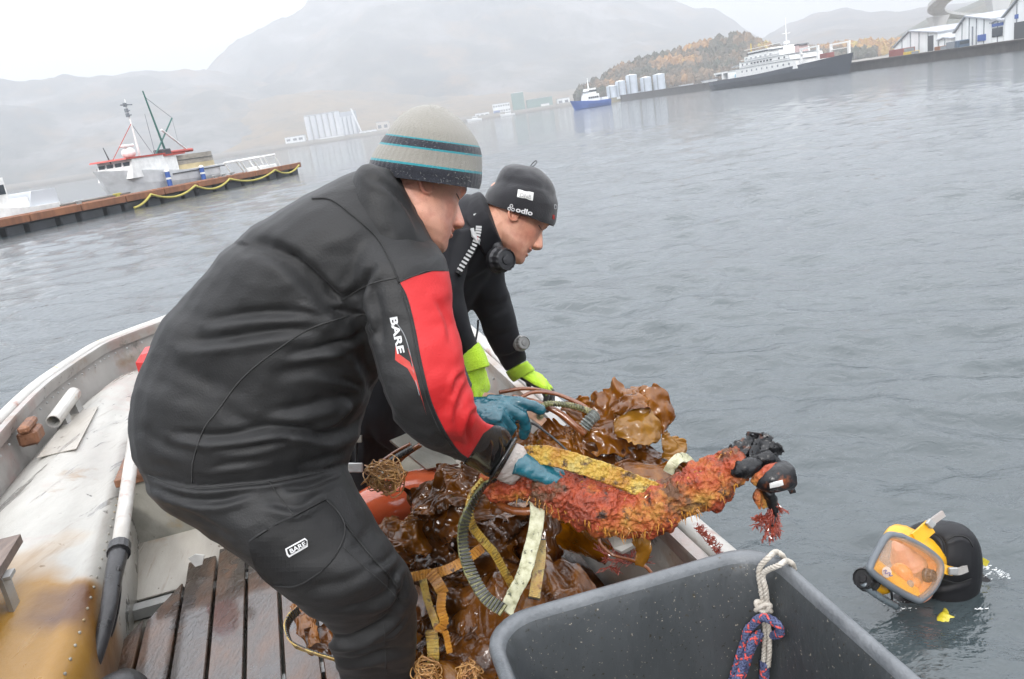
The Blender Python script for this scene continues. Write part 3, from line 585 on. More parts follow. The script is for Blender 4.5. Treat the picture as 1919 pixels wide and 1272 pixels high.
# port buoyancy chamber
cs = [(-1.6, -1.28, -.80), (-.5, -1.31, -.80), (.5, -1.32, -.79), (1.6, -1.315, -.77), (2.3, -1.30, -.765), (2.93, -1.305, -.79), (3.6, -1.30, -.83), (4.2, -1.27, -.865), (4.7, -1.21, -.85), (5.05, -1.12, -.80), (5.3, -1.0, -.72), (5.48, -.85, -.62), (5.52, -.78, -.58)]
cs = cr(np.array(cs), 10); rings = []
for k, (s, to, ti) in enumerate(cs):
    w = ti - to; end = max(0, (s - 5.0) / .52); top = .475 - .12 * end ** 2 ; prof = []
    for q in np.linspace(0, 1, 9): prof.append((to + (ti - .08 - to) * q, top + .075 * math.sin(math.pi * min(1, q * .95 + .04)) ** .8 * (1 - .5 * end)))
    for q in np.linspace(.15, 1, 6):
        th = q * math.pi / 2; prof.append((ti - .08 + .09 * math.sin(th), top + .01 - .10 * (1 - math.cos(th))))
    prof += [(ti + .015, top - .16), (ti + .0, .13), (to, .13)]
    rings.append([Bt(s, a, b) for a, b in prof])
me = MB().loft(rings).data('c'); v = verts(me)
rc = Bt(2.22, -.98, .50); d = v - rc; ds = d @ bfw; dt = d @ brt; rn = fbm(v, 6, 4, 3) * .14
attr(me, 'rust', np.clip(1.35 - np.sqrt((ds / .42) ** 2 + (dt / .34) ** 2) + rn * 3.2, -1, 2)); attr(me, 'rust2', np.clip(1.1 - np.sqrt(((ds - .22) / .3) ** 2 + ((dt - .18) / .16) ** 2) + rn * 3.5, -1, 2))
ch = obj('buoyancy_chamber', me, m_chamber, boat, smooth=True)
# weld seams and pad on the chamber
obj('weld_seam', MB().tube([Bt(s, to - .0 + .012, .478) for s, to, ti in cs[::2]], .007, 6), mat('brown_seam', [(.3, (.08, .045, .02)), (.6, (.3, .2, .1))], scale=20, rough=.7, bump=.5), boat)
pd = [Bt(s, t, .551) for s, t in ((3.75, -1.2), (3.75, -1.04), (4.4, -1.06), (4.4, -1.18))]
obj('chamber_pad', MB().loft([pd, [p + bz * .003 for p in pd]]), m_chamber, boat)
# rivets along the inner hull side
mb = MB()
for i in range(6, N - 6, 2): mb.ball(gw[i] + inw[i] * .052 - bz * .075, .0065, None, 0, 8, 4)
obj('rivets', mb, m_bare, boat)['kind'] = 'stuff'
mb = MB()
for k in range(60): s_ = 1.2 + k * .065; c_ = np.interp(s_, cs[:, 0], cs[:, 2]); mb.ball(Bt(s_, c_ - .012, .452), .005, None, 0, 8, 4)
obj('rivets', mb, m_grime, boat)['kind'] = 'stuff'
# rod holder: a short open pipe on two legs
A = P(100, 790, 3.80); Bp = P(139, 737, 4.1); ax = (Bp - A) / np.linalg.norm(Bp - A); r = .034; mb = MB(); rr = []
u1 = np.cross(ax, bz); u1 /= np.linalg.norm(u1); u2 = np.cross(u1, ax); aa = np.arange(16) * math.pi / 8; circ = np.cos(aa)[:, None] * u1 + np.sin(aa)[:, None] * u2
rh = obj('rod_holder', MB().loft([A + ax * .3 + circ * .001, A + ax * .25 + circ * (r - .005), A + circ * (r - .005), A + circ * r, Bp + circ * r, Bp + circ * .001]), m_rim, boat, smooth=False)
for k in (.35, .85):
    q = A + (Bp - A) * k; obj('holder_leg', MB().loft([[q + u1 * a * .018 + ax * b * .03 - bz * .0 for a, b in ((-1, -1), (1, -1), (1, 1), (-1, 1))], [q * [1, 1, 0] + bz * .535 + u1 * a * .03 + ax * b * .035 for a, b in ((-1, -1), (1, -1), (1, 1), (-1, 1))]]), m_bare, rh)
p = P(58, 815, 3.62); obj('cleat', MB().box(p, (.085, .12, .07), np.array([brt, bfw, bz]), bev=.012).box(p + bz * .05, (.05, .16, .035), np.array([brt, bfw, bz]), bev=.01), m_brownw, boat)
# floor planks
t0 = -.83; g = random.Random(2)
ends = [2.72, 2.93, 3.06, 3.11, 3.09, 3.12] + [3.1] * 12
for k in range(14):
    a = t0 + .1145 * k + .005; b = t0 + .1145 * (k + 1) - .005; e = ends[k] + g.uniform(-.01, .01); e2 = e - (.17 if k < 2 else 0) ; st = -.6
    zt = FLOOR + g.uniform(-.002, .002); rings = []
    pl = [(st, a), (st, b), (e, b), (e if k > 1 else e - .2, a)]
    top = [Bt(s_, t_ + (.003 if t_ == a else -.003), zt) for s_, t_ in pl]; mid = [Bt(s_, t_, zt - .004) for s_, t_ in pl]; bo = [Bt(s_, t_, zt - .03) for s_, t_ in pl]
    obj('floor_plank', MB().loft([bo, mid, top]), m_plank, boat)
for s_ in (.2, 1.2, 2.2, 2.9): obj('plank_bearer', MB().box(Bt(s_, -.05, FLOOR - .052), (1.5, .05, .04), np.array([brt, bfw, bz])), m_bare, boat)
# thwart forward of the planks: board, front panel, sloping foot plate
obj('thwart_panel', MB().box(Bt(3.32, -.02, .31), (1.56, .02, .37), np.array([brt, bfw, bz])), m_grime, boat)
obj('thwart_board', MB().box(Bt(3.42, -.04, .51), (1.56, .26, .035), np.array([brt, bfw, bz]), bev=.004), m_brownw, boat)
fp = [Bt(3.31, -.82, .22), Bt(3.31, .6, .22), Bt(3.0, .6, .135), Bt(3.0, -.82, .135)]
obj('foot_plate', MB().loft([fp, [q + bz * .006 for q in fp]]), m_chamber, boat)
wp = [Bt(3.31, -.83, .21), Bt(3.31, -.78, .21), Bt(2.2, -.76, .13), Bt(2.2, -.80, .13)]
# port seat: two slats on an aluminium bracket
pts = [(.0)]
for k, (ta, tb, se) in enumerate(((-1.07, -.95, 2.62), (-1.22, -1.10, 2.60))):
    rr = [[Bt(s_, ta, .64), Bt(s_, tb, .64), Bt(s_, tb, .668), Bt(s_, ta, .668)] for s_ in (-.4, se)]
    obj('seat_slat', MB().loft(rr), m_seat, boat)
mb = MB(); q1 = Bt(2.42, -1.2, .63); mb.box(Bt(2.42, -1.08, .632), (.3, .05, .012), np.array([brt, bfw, bz]))
mb.box(Bt(2.42, -.955, .565), (.012, .06, .14), np.array([brt, bfw, bz])).box(Bt(2.42, -.935, .5), (.05, .06, .008), np.array([brt, bfw, bz]))
obj('seat_bracket', mb, m_bare, boat)
# ---- the pole lying along the chamber
def straight(a, b, n=8): return [np.array(a) + (np.array(b) - np.array(a)) * k / (n - 1) for k in range(n)]
pA = G(263, 738, .66); pB = G(223, 1032, .50); pC = G(160, 1290, .30)
pl = thing('oar', (pA + pB) / 2, 'white aluminium oar shaft with black grip end leaning by the chamber', 'oar')
obj('shaft', MB().tube(straight(pA, pB), .026, 14), m_rim, pl, smooth=True)
obj('collar', MB().tube(straight(pB + (pA - pB) * .02, pB - (pA - pB) * .012, 3), .037, 14), m_blackr, pl)
obj('blade_sleeve', MB().tube(cr([pB, G(213, 1080, .47), G(202, 1150, .42), G(184, 1220, .36), pC], 5), np.linspace(.031, .017, 21), 12), m_blackr, pl, smooth=True)
obj('cord', MB().tube(cr([G(222, 1060, .50), G(224, 1110, .42), G(214, 1170, .34), G(193, 1230, .28), G(178, 1290, .25)], 5), .006, 6), m_blackr, pl, smooth=True)
# upright red object added for the red edge showing behind the near man
p = Bt(3.9, -.62, FLOOR); rc_ = thing('red_object', p, 'red upright object mostly hidden behind the striped-beanie man', 'can')
A3 = np.array([brt, bfw, bz]); m_redp = mat('plain_red', [(.3, (.4, .02, .02)), (.7, (.55, .04, .035))], scale=4, rough=.4)
obj('body', MB().box(P(309, 752, 3.6), (.12, .2, .50), A3, bev=.03), m_redp, rc_); obj('cap', MB().cyl(P(330, 655, 3.6), P(330, 640, 3.6), .03, 12), m_blackr, rc_)
obj('foot', MB().box(P(276, 868, 3.5) , (.1, .1, .06), A3, bev=.02), m_blackr, rc_)
# photographer's boot toe
p = G(236, 1300, .27); bt = thing('rubber_boot', p - [0, 0, .07], 'black rubber boot toe poking in at the lower left corner', 'boot')
mb = MB(); aa = np.arange(20) * math.pi / 10; rings = []
for k, (dy, w_, h_) in enumerate([(.055, .01, .01), (.05, .045, .05), (.03, .066, .075), (-.02, .08, .095), (-.1, .083, .11), (-.2, .075, .13)]):
    rings.append([p + np.array([.2, .98, 0]) * dy + np.array([.98, -.2, 0]) * w_ * math.cos(q) + bz * (h_ * max(-.45, math.sin(q)) - .01) for q in aa])
obj('boot_upper', MB().loft(rings), m_blackr, bt, smooth=True)
rings2 = [[(c_ - p) * [1.06, 1.06, 0] + p + bz * zz for c_ in [r_[0] for r_ in rings] + [r_[10] for r_ in rings[::-1]]] for zz in (-.068, -.045)]
obj('boot_sole', MB().loft(rings2), m_blackr, bt)

# ================================================================== GREY TUB AND ITS ROPES
RIMZ = .85; tA = G(893, 1165, RIMZ); tB = G(1432, 1012, RIMZ); tu = tB - tA; tL = np.linalg.norm(tu); tu /= tL; tv = np.array([tu[1], -tu[0], 0])   # tv towards the camera
TD = .78
m_tub = mat('grey_tub_plastic', [(.3, (.034, .038, .040)), (.6, (.052, .057, .060)), (.75, (.064, .070, .073))], scale=5, rough=.38, bump=.12, bscale=90, detail=8, stretch=(1, 1, .5), rvar=.1)
noisespots(m_tub, (.045, .035, .02), 60, .66, .7); noisespots(m_tub, (.03, .032, .03), 4, .52, .75, seed=7, stretch=(1, 1, .3)); noisespots(m_tub, (.30, .27, .22), 150, .655, .675, seed=3); noisespots(m_tub, (.022, .018, .012), 110, .63, .66, seed=13)
m_tubrim = mat('grey_tub_rim', [(.3, (.085, .093, .10)), (.7, (.14, .15, .158))], scale=14, rough=.42, bump=.2, bscale=120, detail=8); noisespots(m_tubrim, (.08, .07, .05), 70, .68, .72)
def rloop(ins, z, cr_=.085, n=8):
    """rounded rectangle, inset by ins"""
    a, b = ins, tL - ins; c, d = ins, TD - ins; r = max(.02, cr_ - ins * .4); out = []
    for (cx, cy_, q0_) in ((b - r, c + r, -90), (b - r, d - r, 0), (a + r, d - r, 90), (a + r, c + r, 180)):
        for k in range(n + 1):
            q = math.radians(q0_ + 90 * k / n); out.append(tA * [1, 1, 0] + tu * (cx + r * math.cos(q)) + tv * (cy_ + r * math.sin(q)) + bz * z)
    # straight runs get extra points
    res = []
    for i in range(len(out)):
        p, q = out[i], out[(i + 1) % len(out)]; res.append(p)
        if np.linalg.norm(q - p) > .1: res += [p + (q - p) * k / 8 for k in range(1, 8)]
    return res
tub = thing('fish_tub', (rloop(.3, 0)[0] * [1, 1, 0]) + bz * .22, 'large grey plastic tub with two ropes in the foreground', 'tub')
H = .62
lip = [(.004, -.03), (.0, -.012), (.002, .0), (.008, .007), (.017, .0085), (.025, .006), (.031, -.001), (.034, -.012)]
obj('rim', MB().loft([rloop(i_ * .74 + .004, RIMZ + z_ * .8) for i_, z_ in lip], cap=False), m_tubrim, tub, smooth=True)
wall = [(.029, -.0096), (.038, -.03), (.05, -.15), (.075, -.35), (.10, -.55), (.12, -.58), (.16, -.59)]
wi = [rloop(i_, RIMZ + z_) for i_, z_ in wall]; wo_ = [rloop(max(0, i_ - .02), RIMZ + z_ - .012) for i_, z_ in [(.028, -.02), (.05, -.15), (.075, -.35), (.10, -.55), (.14, -.61)]]
iwall = obj('inner_wall', MB().loft(wi, cap=False).add(wi[-1], [tuple(range(len(wi[-1])))]), m_tub, tub, smooth=True); obj('outer_wall', MB().loft(wo_[::-1], cap=False).add(wo_[-1], [tuple(range(len(wo_[-1])))]), m_tub, tub, smooth=True)

def twisted(pts, R, turns_per_m, mts, strands=3, n=6, per=.002, sr=.6):
    """laid rope: strands wound round a path; returns list of MB one per strand"""
    pts = np.asarray(pts, float); sg = np.linalg.norm(np.diff(pts, axis=0), axis=1); s = np.concatenate([[0], np.cumsum(sg)]); m_ = int(s[-1] / per); ss = np.linspace(0, s[-1], max(4, m_))
    c = np.stack([np.interp(ss, s, pts[:, k]) for k in range(3)], 1)
    for _ in range(3): c[1:-1] = (c[:-2] + c[1:-1] * 2 + c[2:]) / 4
    t = np.gradient(c, axis=0); t /= np.linalg.norm(t, axis=1)[:, None]; u = np.cross(t[0], [0, 0, 1.]) if abs(t[0][2]) < .9 else np.cross(t[0], [1., 0, 0]); U_ = []
    for i in range(len(c)):
        u = u - t[i] * (u @ t[i]); u /= np.linalg.norm(u); U_.append(u)
    U_ = np.array(U_); W_ = np.cross(t, U_); out = []
    for k in range(strands):
        ph = 2 * math.pi * (turns_per_m * ss + k / strands); q = c + R * (1 - sr * .9) * (np.cos(ph)[:, None] * U_ + np.sin(ph)[:, None] * W_)
        out.append(MB().tube(q, R * sr, n))
    return out
def braid(pts, R, mts_, parent, name, per=.0025, n=5, turns=26):
    pts = np.asarray(pts, float); sg = np.linalg.norm(np.diff(pts, axis=0), axis=1); s = np.concatenate([[0], np.cumsum(sg)]); m_ = int(s[-1] / per); ss = np.linspace(0, s[-1], max(4, m_))
    c = np.stack([np.interp(ss, s, pts[:, k]) for k in range(3)], 1)
    for _ in range(6): c[1:-1] = (c[:-2] + c[1:-1] * 2 + c[2:]) / 4
    t = np.gradient(c, axis=0); t /= np.linalg.norm(t, axis=1)[:, None]; u = np.cross(t[0], [.1, .2, 1.]); U_ = []
    for i in range(len(c)):
        u = u - t[i] * (u @ t[i]); u /= np.linalg.norm(u); U_.append(u)
    U_ = np.array(U_); W_ = np.cross(t, U_); mb = MB()
    mb.tube(c[::3], R * .72, 8, 0)
    for d_ in (1, -1):
        for k in range(5):
            ph = d_ * 2 * math.pi * turns * ss + 2 * math.pi * k / 5; rr_ = R * (.80 + .13 * d_ * np.cos(5 * ph * .5 + k))
            q = c + rr_[:, None] * (np.cos(ph)[:, None] * U_ + np.sin(ph)[:, None] * W_); mb.tube(q, R * .30, n, 1 if k == 0 else 0, cap=False)
    return obj(name, mb, mts_, parent, smooth=True)
m_wrope = mat('white_rope', [(.3, (.35, .31, .26)), (.7, (.55, .52, .46))], scale=60, rough=.8, bump=.3, bscale=400)
m_brope = mat('navy_rope', [(.3, (.04, .05, .12)), (.7, (.11, .13, .24))], scale=60, rough=.7, bump=.4, bscale=500); m_rrope = mat('red_rope_fleck', (.62, .09, .08), scale=40, rough=.7, bump=.4, bscale=500)
_r = [o for o in tub.children if o.name.startswith('rim')][0]; _nv = len(iwall.data.vertices)
ttree = BVHTree.FromPolygons((verts(iwall.data) + wloc(iwall)).tolist() + (verts(_r.data) + wloc(_r)).tolist(), [tuple(p.vertices) for p in iwall.data.polygons] + [tuple(i + _nv for i in p.vertices) for p in _r.data.polygons])
def onwall(px, py, off=.012):
    """a point just off the inner face of the tub"""
    q = ray(px, py); q = q / np.linalg.norm(q); h = ttree.ray_cast(Vector(CAM), Vector(q))
    if h[0] is None: print('miss', px, py); return P(px, py, 1.4)
    n_ = np.array(h[1]); n_ = -n_ if n_ @ q > 0 else n_
    return np.array(h[0]) + n_ * off
def rimpt(px, py, dz=.0): return G(px, py, RIMZ + dz)
# right-hand wall of the tub for the points beyond the corner
wr_ = thing('white_rope', onwall(1440, 1130), 'white laid rope tied round the tub rim with a knot', 'rope')
l1 = [onwall(1444, 1135, .015), onwall(1437, 1095, .02), onwall(1439, 1060, .03), rimpt(1443, 1042, .03), rimpt(1455, 1034, .016), rimpt(1466, 1041, .01), rimpt(1472, 1052, -.02)]
l2 = [onwall(1449, 1135, .015), onwall(1452, 1100, .02), onwall(1456, 1072, .03), rimpt(1462, 1058, .03), rimpt(1473, 1051, .017), rimpt(1484, 1056, .008), rimpt(1488, 1066, -.02)]
for L_ in (l1, l2):
    for k, q in enumerate(twisted(cr(L_, 8), .0052, 45, m_wrope)): obj('rope_strand', q, m_wrope, wr_, smooth=True)
l3 = [onwall(1441, 1145, .016), onwall(1443, 1180, .013), onwall(1441, 1215, .013), onwall(1437, 1245, .014)]
l4 = [onwall(1449, 1145, .016), onwall(1452, 1180, .013), onwall(1451, 1215, .013), onwall(1449, 1245, .014)]
for L_ in (l3, l4):
    for q in twisted(cr(L_, 8), .0048, 45, m_wrope): obj('rope_strand', q, m_wrope, wr_, smooth=True)
kc = onwall(1445, 1132, .02); kp = []
for k in range(60): q = k / 60 * 4.4 * math.pi; kp.append(kc + tu * .0095 * math.cos(q) * (1 + .25 * math.sin(q * .7)) + bz * (.0085 * math.sin(q * 1.37) + .002) + tv * .008 * math.sin(q + 1))
obj('knot', MB().tube(kp, .0045, 8), m_wrope, wr_, smooth=True)
br_ = thing('blue_rope', onwall(1400, 1250), 'navy blue rope with red flecks looped through the white rope', 'rope')
bp = [(1352, 1300, .02), (1372, 1240, .02), (1383, 1215, .02), (1390, 1190, .024), (1405, 1166, .03), (1425, 1153, .034), (1447, 1148, .036), (1468, 1152, .032), (1479, 1166, .022), (1476, 1182, .014), (1459, 1188, .009), (1438, 1187, .004), (1422, 1192, .014), (1404, 1210, .026), (1388, 1234, .032), (1372, 1260, .034), (1366, 1300, .034)]
braid(cr([onwall(*q) for q in bp], 8), .0072, [m_brope, m_rrope], br_, 'rope_body')
bp2 = [(1346, 1310, .04), (1352, 1262, .04), (1368, 1240, .042), (1392, 1216, .044), (1412, 1194, .044), (1430, 1182, .036), (1438, 1178, .02)]
braid(cr([onwall(*q) for q in bp2], 8), .0072, [m_brope, m_rrope], br_, 'rope_body')
braid(cr([onwall(*q) for q in ((1444, 1236, .016), (1443, 1262, .016), (1444, 1300, .018))], 8), .0085, [m_brope, m_rrope], br_, 'rope_tail')
# ================================================================== PEOPLE: tools
def ccam(r, u, f): return c_r * r + c_u * u + c_f * f
def sec(A, B, d, th, n=28, e=2.2):
    """body section: its outline points A and B as the photo shows them, distance d, half depth th"""
    dA, dB = d if isinstance(d, tuple) else (d, d)
    a = P(*A, dA); b = P(*B, dB); c = (a + b) / 2; h = (a - b) / 2; vw = c - CAM; w = vw - h * (vw @ h) / (h @ h); w /= np.linalg.norm(w)
    q = np.arange(n) * 2 * math.pi / n; cs, sn = np.cos(q), np.sin(q)
    return c + (np.sign(cs) * abs(cs) ** (2 / e))[:, None] * h + (np.sign(sn) * abs(sn) ** (2 / e))[:, None] * w * th
def seclist(rows, n=28, sub=4, e=2.2):
    """rows (Ax, Ay, Bx, By, d, th) smoothed"""
    q = cr(np.array([r if len(r) == 6 else r for r in rows], float), sub)
    return [sec((r[0], r[1]), (r[2], r[3]), r[4], r[5], n, e) for r in q]
def polydist(px, poly):
    """distance of points to a polyline + side sign + running length fraction"""
    best = np.full(len(px), 1e9); side = np.zeros(len(px)); along = np.zeros(len(px)); L = 0; poly = np.array(poly, float)
    tot = np.linalg.norm(np.diff(poly, axis=0), axis=1).sum()
    for a, b in zip(poly[:-1], poly[1:]):
        ab = b - a; l2 = ab @ ab; t = np.clip(((px - a) @ ab) / l2, 0, 1); q = a + t[:, None] * ab; dd = np.linalg.norm(px - q, axis=1)
        m = dd < best; best[m] = dd[m]; side[m] = (ab[0] * (px[m, 1] - a[1]) - ab[1] * (px[m, 0] - a[0])); along[m] = (L + t[m] * math.sqrt(l2)) / tot; L += math.sqrt(l2)
    return best, np.sign(side), along
def folds(me, rows, near=None):
    """sculpt cloth folds: (polyline, width px, depth m, one-sidedness)"""
    v = verts(me); n = normals(me); pr = proj(v); vis = np.clip(-(n @ c_f) * 3 + .6, 0, 1)
    if near is not None: vis = vis * (pr[:, 2] < near)
    disp = np.zeros(len(v))
    for poly, w, dep, one in rows:
        poly = cr(np.array(poly, float), 5) if len(poly) > 2 else poly
        dd, sd, al = polydist(pr[:, :2], poly); x = dd * sd / w; taper = np.sin(np.pi * np.clip(al * .94 + .03, 0, 1)) ** .6
        disp += taper * dep * (-np.exp(-x ** 2) + one * .75 * np.exp(-((x - 1.7) / 1.1) ** 2) + (1 - abs(one)) * .3 * np.exp(-((abs(x) - 1.8) ** 2)))
    setv(me, v + n * (disp * vis)[:, None])
def inpoly(px, poly):
    x, y = px[:, 0], px[:, 1]; c = np.zeros(len(px), bool); n = len(poly)
    for i in range(n):
        (x1, y1), (x2, y2) = poly[i], poly[(i + 1) % n]
        if y1 == y2: continue
        k = (y1 > y) != (y2 > y); c ^= k & (x < (x2 - x1) * (y - y1) / (y2 - y1) + x1)
    return c
def signed(px, poly):
    dd, _, _ = polydist(px, list(poly) + [poly[0]]); return np.where(inpoly(px, poly), dd, -dd)
def bvh(*meshes_offs):
    vs = []; fs = []; n = 0
    for me, off in meshes_offs:
        v = verts(me) + off; vs += v.tolist(); fs += [tuple(i + n for i in p.vertices) for p in me.polygons]; n += len(v)
    return BVHTree.FromPolygons(vs, fs)
def hit(tree, x, y, off, fallback=None):
    q = ray(x, y); q = q / np.linalg.norm(q); h = tree.ray_cast(Vector(CAM), Vector(q))
    if h[0] is None: return None
    n_ = np.array(h[1]); n_ = -n_ if n_ @ q > 0 else n_
    return np.array(h[0]) + n_ * off - q * off * .3, n_
from mathutils.geometry import delaunay_2d_cdt
def patch(tree, poly, off=.002, thick=.002, grid=5., smooth_poly=True):
    """a cut piece of cloth / print laid on a surface"""
    poly = cr(np.array(list(poly) + [poly[0]], float), 4)[:-1] if smooth_poly else np.array(poly, float)
    n = len(poly); lo, hi = poly.min(0), poly.max(0); gx, gy = np.meshgrid(np.arange(lo[0], hi[0], grid), np.arange(lo[1], hi[1], grid)); g_ = np.stack([gx.ravel(), gy.ravel()], 1)
    if len(g_): g_ = g_[signed(g_, poly.tolist()) > grid * .4]
    pts = [Vector(p) for p in poly.tolist()] + [Vector(p) for p in g_.tolist()]
    v2, e2, f2, *_ = delaunay_2d_cdt(pts, [(i, (i + 1) % n) for i in range(n)], [list(range(n))], 1, 1e-4)
    top = []; last = None; res = []
    for p in v2:
        h = hit(tree, p.x, p.y, off); res.append(h)
    dm = np.median([proj(h[0])[0, 2] for h in res if h]) if any(res) else 1.5
    for p, h in zip(v2, res):
        if h is None or abs(proj(h[0])[0, 2] - dm) > .25: h = (P(p.x, p.y, dm), -c_f)
        top.append((h[0], h[1]))
    a = np.array([t[0] for t in top]); nn_ = np.array([t[1] for t in top]); b = a - nn_ * (thick + off * .9); m_ = len(a); fs = []
    for f in f2:
        fs.append(tuple(f)); 
    used = {}
    for f in f2:
        for i in range(len(f)):
            e_ = (f[i], f[(i + 1) % len(f)]); used[e_] = 1
    for (i, j) in list(used):
        if (j, i) not in used: fs.append((j, i, i + m_, j + m_))
    mb = MB(); mb.add(np.concatenate([a, b]), fs); return mb
def seamline(tree, pts, r=.0012, off=.0006, n=4, maxjump=.06):
    q = cr(np.array(pts, float), 8); out = []
    for p in q:
        h = hit(tree, p[0], p[1], off)
        if h is not None and (not out or abs(np.linalg.norm(h[0] - out[-1])) < maxjump): out.append(h[0])
    return MB().tube(out, r, n) if len(out) > 2 else MB()
def text_on(tree, s, corner, ux, uy, off=.0015, shear=0., bold=.0, flat=False, squash=1.):
    """lettering: corner px of the baseline start, ux px vector of one text-height along the line, uy px vector up"""
    cu = bpy.data.curves.new('t', 'FONT'); cu.body = s; cu.size = 1; cu.offset = bold; cu.resolution_u = 3; o = bpy.data.objects.new('t', cu); COL.objects.link(o)
    dg = bpy.context.evaluated_depsgraph_get(); me = bpy.data.meshes.new_from_object(o.evaluated_get(dg)); bpy.data.objects.remove(o)
    bm = bmesh.new(); bm.from_mesh(me); bmesh.ops.triangulate(bm, faces=bm.faces)
    for _ in range(2):
        le = [e for e in bm.edges if e.calc_length() > .25]
        if le: bmesh.ops.subdivide_edges(bm, edges=le, cuts=1); bmesh.ops.triangulate(bm, faces=bm.faces)
    bm.to_mesh(me); bm.free(); v = verts(me); ux = np.array(ux, float); uy = np.array(uy, float); out = []; dm = None
    for q in v:
        p = np.array(corner, float) + ux * (q[0] * squash + shear * q[1]) + uy * q[1] * 1.4; h = hit(tree, p[0], p[1], off)
        if h is not None: pt = h[0]; dm = proj(pt)[0, 2]
        else: pt = P(p[0], p[1], dm or 1.4)
        out.append(pt)
    setv(me, np.array(out)); return me

# ------------------------------------------------------------------ head
def head_mesh(R3, org, scale=1., jaw=1., mouth=0., neck=None, ears=(1, -1), fat=1., voxel=.0024, nr=1.):
    """R3 rows: right, forward, up of the head in the place; org: centre of the head at ear height"""
    T = lambda q: org + (np.atleast_2d(q) * scale) @ R3
    tab = [(.118, .012, .01, -.03), (.112, .036, .036, -.062), (.098, .056, .064, -.088), (.07, .070, .084, -.103), (.04, .0745, .0905, -.107), (.015, .0735, .092, -.102), (-.008, .070, .084, -.093), (-.03, .067, .083, -.080),
           (-.055, .060, .082, -.06), (-.075, .056, .081, -.045), (-.093, .048, .079, -.02), (-.108, .034, .075, .012), (-.117, .018, .064, .03)]
    mb = MB(); rings = []
    for z, w, f, b in tab:
        if z > .05: w *= .84; f = f * .86 + .004; b = b * .82 + .004
        elif z > .0: b *= .93
        q = np.arange(32) * 2 * math.pi / 32; w = w * (fat if z > -.04 else fat * jaw); cs, sn = np.cos(q), np.sin(q); c0 = b + (f - b) * .42
        y = np.where(sn > 0, c0 + (f - c0) * sn, c0 + (c0 - b) * sn); x = w * np.sign(cs) * abs(cs) ** .86 * (1 - .10 * np.clip(sn, 0, 1) ** 2)
        rings.append(T(np.stack([x, y, np.full(32, z)], 1)))
    mb.loft(rings)
    nk = neck or [(0, -.02, -.02), (0, -.03, -.08), (0, -.045, -.16)]
    mb.tube(T(np.array(nk)), np.array([.056, .058, .064]) * scale * nr * (1 + (jaw - 1) * .6), 20)
    # nose: rings that reach back into the face
    rings = []
    for y, z, w, bk in ((.0835, .014, .007, .07), (.0885, .0, .0075, .07), (.0955, -.014, .0085, .07), (.1035, -.028, .0105, .07), (.1085, -.038, .0135, .07), (.1075, -.046, .0150, .072), (.0985, -.0525, .0130, .074), (.088, -.055, .010, .076)):
        q = np.arange(16) * math.pi / 8; sn = np.sin(q); yy = np.where(sn > 0, (y - .010) + .010 * sn, (y - .010) + (y - .010 - bk) * sn)
        rings.append(T(np.stack([w * np.cos(q) * np.where(sn < 0, 1.35, 1.), yy, np.full(16, z)], 1)))
    mb.loft(rings)
    for s in (1, -1):
        B = lambda c, r: mb.ball(T([c[0] * s, c[1], c[2]])[0], np.array(r) * scale, R3, 0, 12, 8)
        B((.0125, .0915, -.0465), (.0068, .0095, .0062)); B((.009, .0805, -.0665), (.015, .006, .0042)); B((.008, .0795 - mouth * .002, -.0775 - mouth * .007), (.014, .0065, .0052))
        if s in ears:
            rings = []
            for k in range(14):
                th = math.radians(-150 + 300 * k / 13.); rings.append(np.array([(.0735 * fat + .004 + .007 * math.cos(th)) * s, -.012 - .0175 * math.cos(th), -.016 + .029 * math.sin(th) * (1.05 if math.sin(th) > 0 else .9)]))
            mb.tube(T(np.array(rings)), .0042 * scale, 8); B((.0725 * fat, -.008, -.018), (.006, .013, .021))
    B = None
    me = remesh(mb, voxel * scale, 4, .5); v = verts(me); L = ((v - org) @ R3.T) / scale; n = normals(me); d = np.zeros(len(v))
    def dent(c, r, a, sy=1):
        nonlocal d
        for s in ((1, -1) if sy else (1,)):
            q = (L - np.array([c[0] * s, c[1], c[2]])) / np.array(r); d += a * np.exp(-(q ** 2).sum(1))
    dent((.030, .084, .019), (.022, .02, .008), .0042); dent((.050, .066, -.026), (.018, .022, .014), .0042); dent((.031, .082, -.002), (.0125, .014, .0085), .0038); dent((0, .078, -.103), (.017, .02, .012), .0055, 0); dent((.052, .03, -.078), (.018, .035, .018), .003 * jaw); dent((.026, .08, -.045), (.010, .02, .012), .0016); dent((.048, .05, -.058), (.014, .03, .014), -.0022)
    dent((.031, .085, .004), (.022, .03, .013), -.0042)
    dent((.0165, .08, .001), (.009, .02, .009), -.0045); dent((.032, .088, .0085), (.018, .02, .0035), -.0025); dent((.031, .088, -.004), (.014, .02, .0016), -.0016); dent((.031, .085, -.0125), (.016, .02, .003), -.0016)
    dent((0, .088, -.0715 - mouth * .003), (.023, .02, .0020 + mouth * .004), -.0035 - mouth * .006, 0); dent((.0065, .098, -.053), (.0035, .006, .003), -.003); dent((0, .085, -.088), (.02, .02, .005), -.0025, 0)
    dent((.03, .085, -.055), (.006, .03, .018), -.0012); dent((.0735 * fat + .008, -.01, -.014), (.008, .009, .017), -.0035); dent((0, .09, -.059), (.004, .01, .005), -.001, 0)
    setv(me, v + n * (d * scale)[:, None])
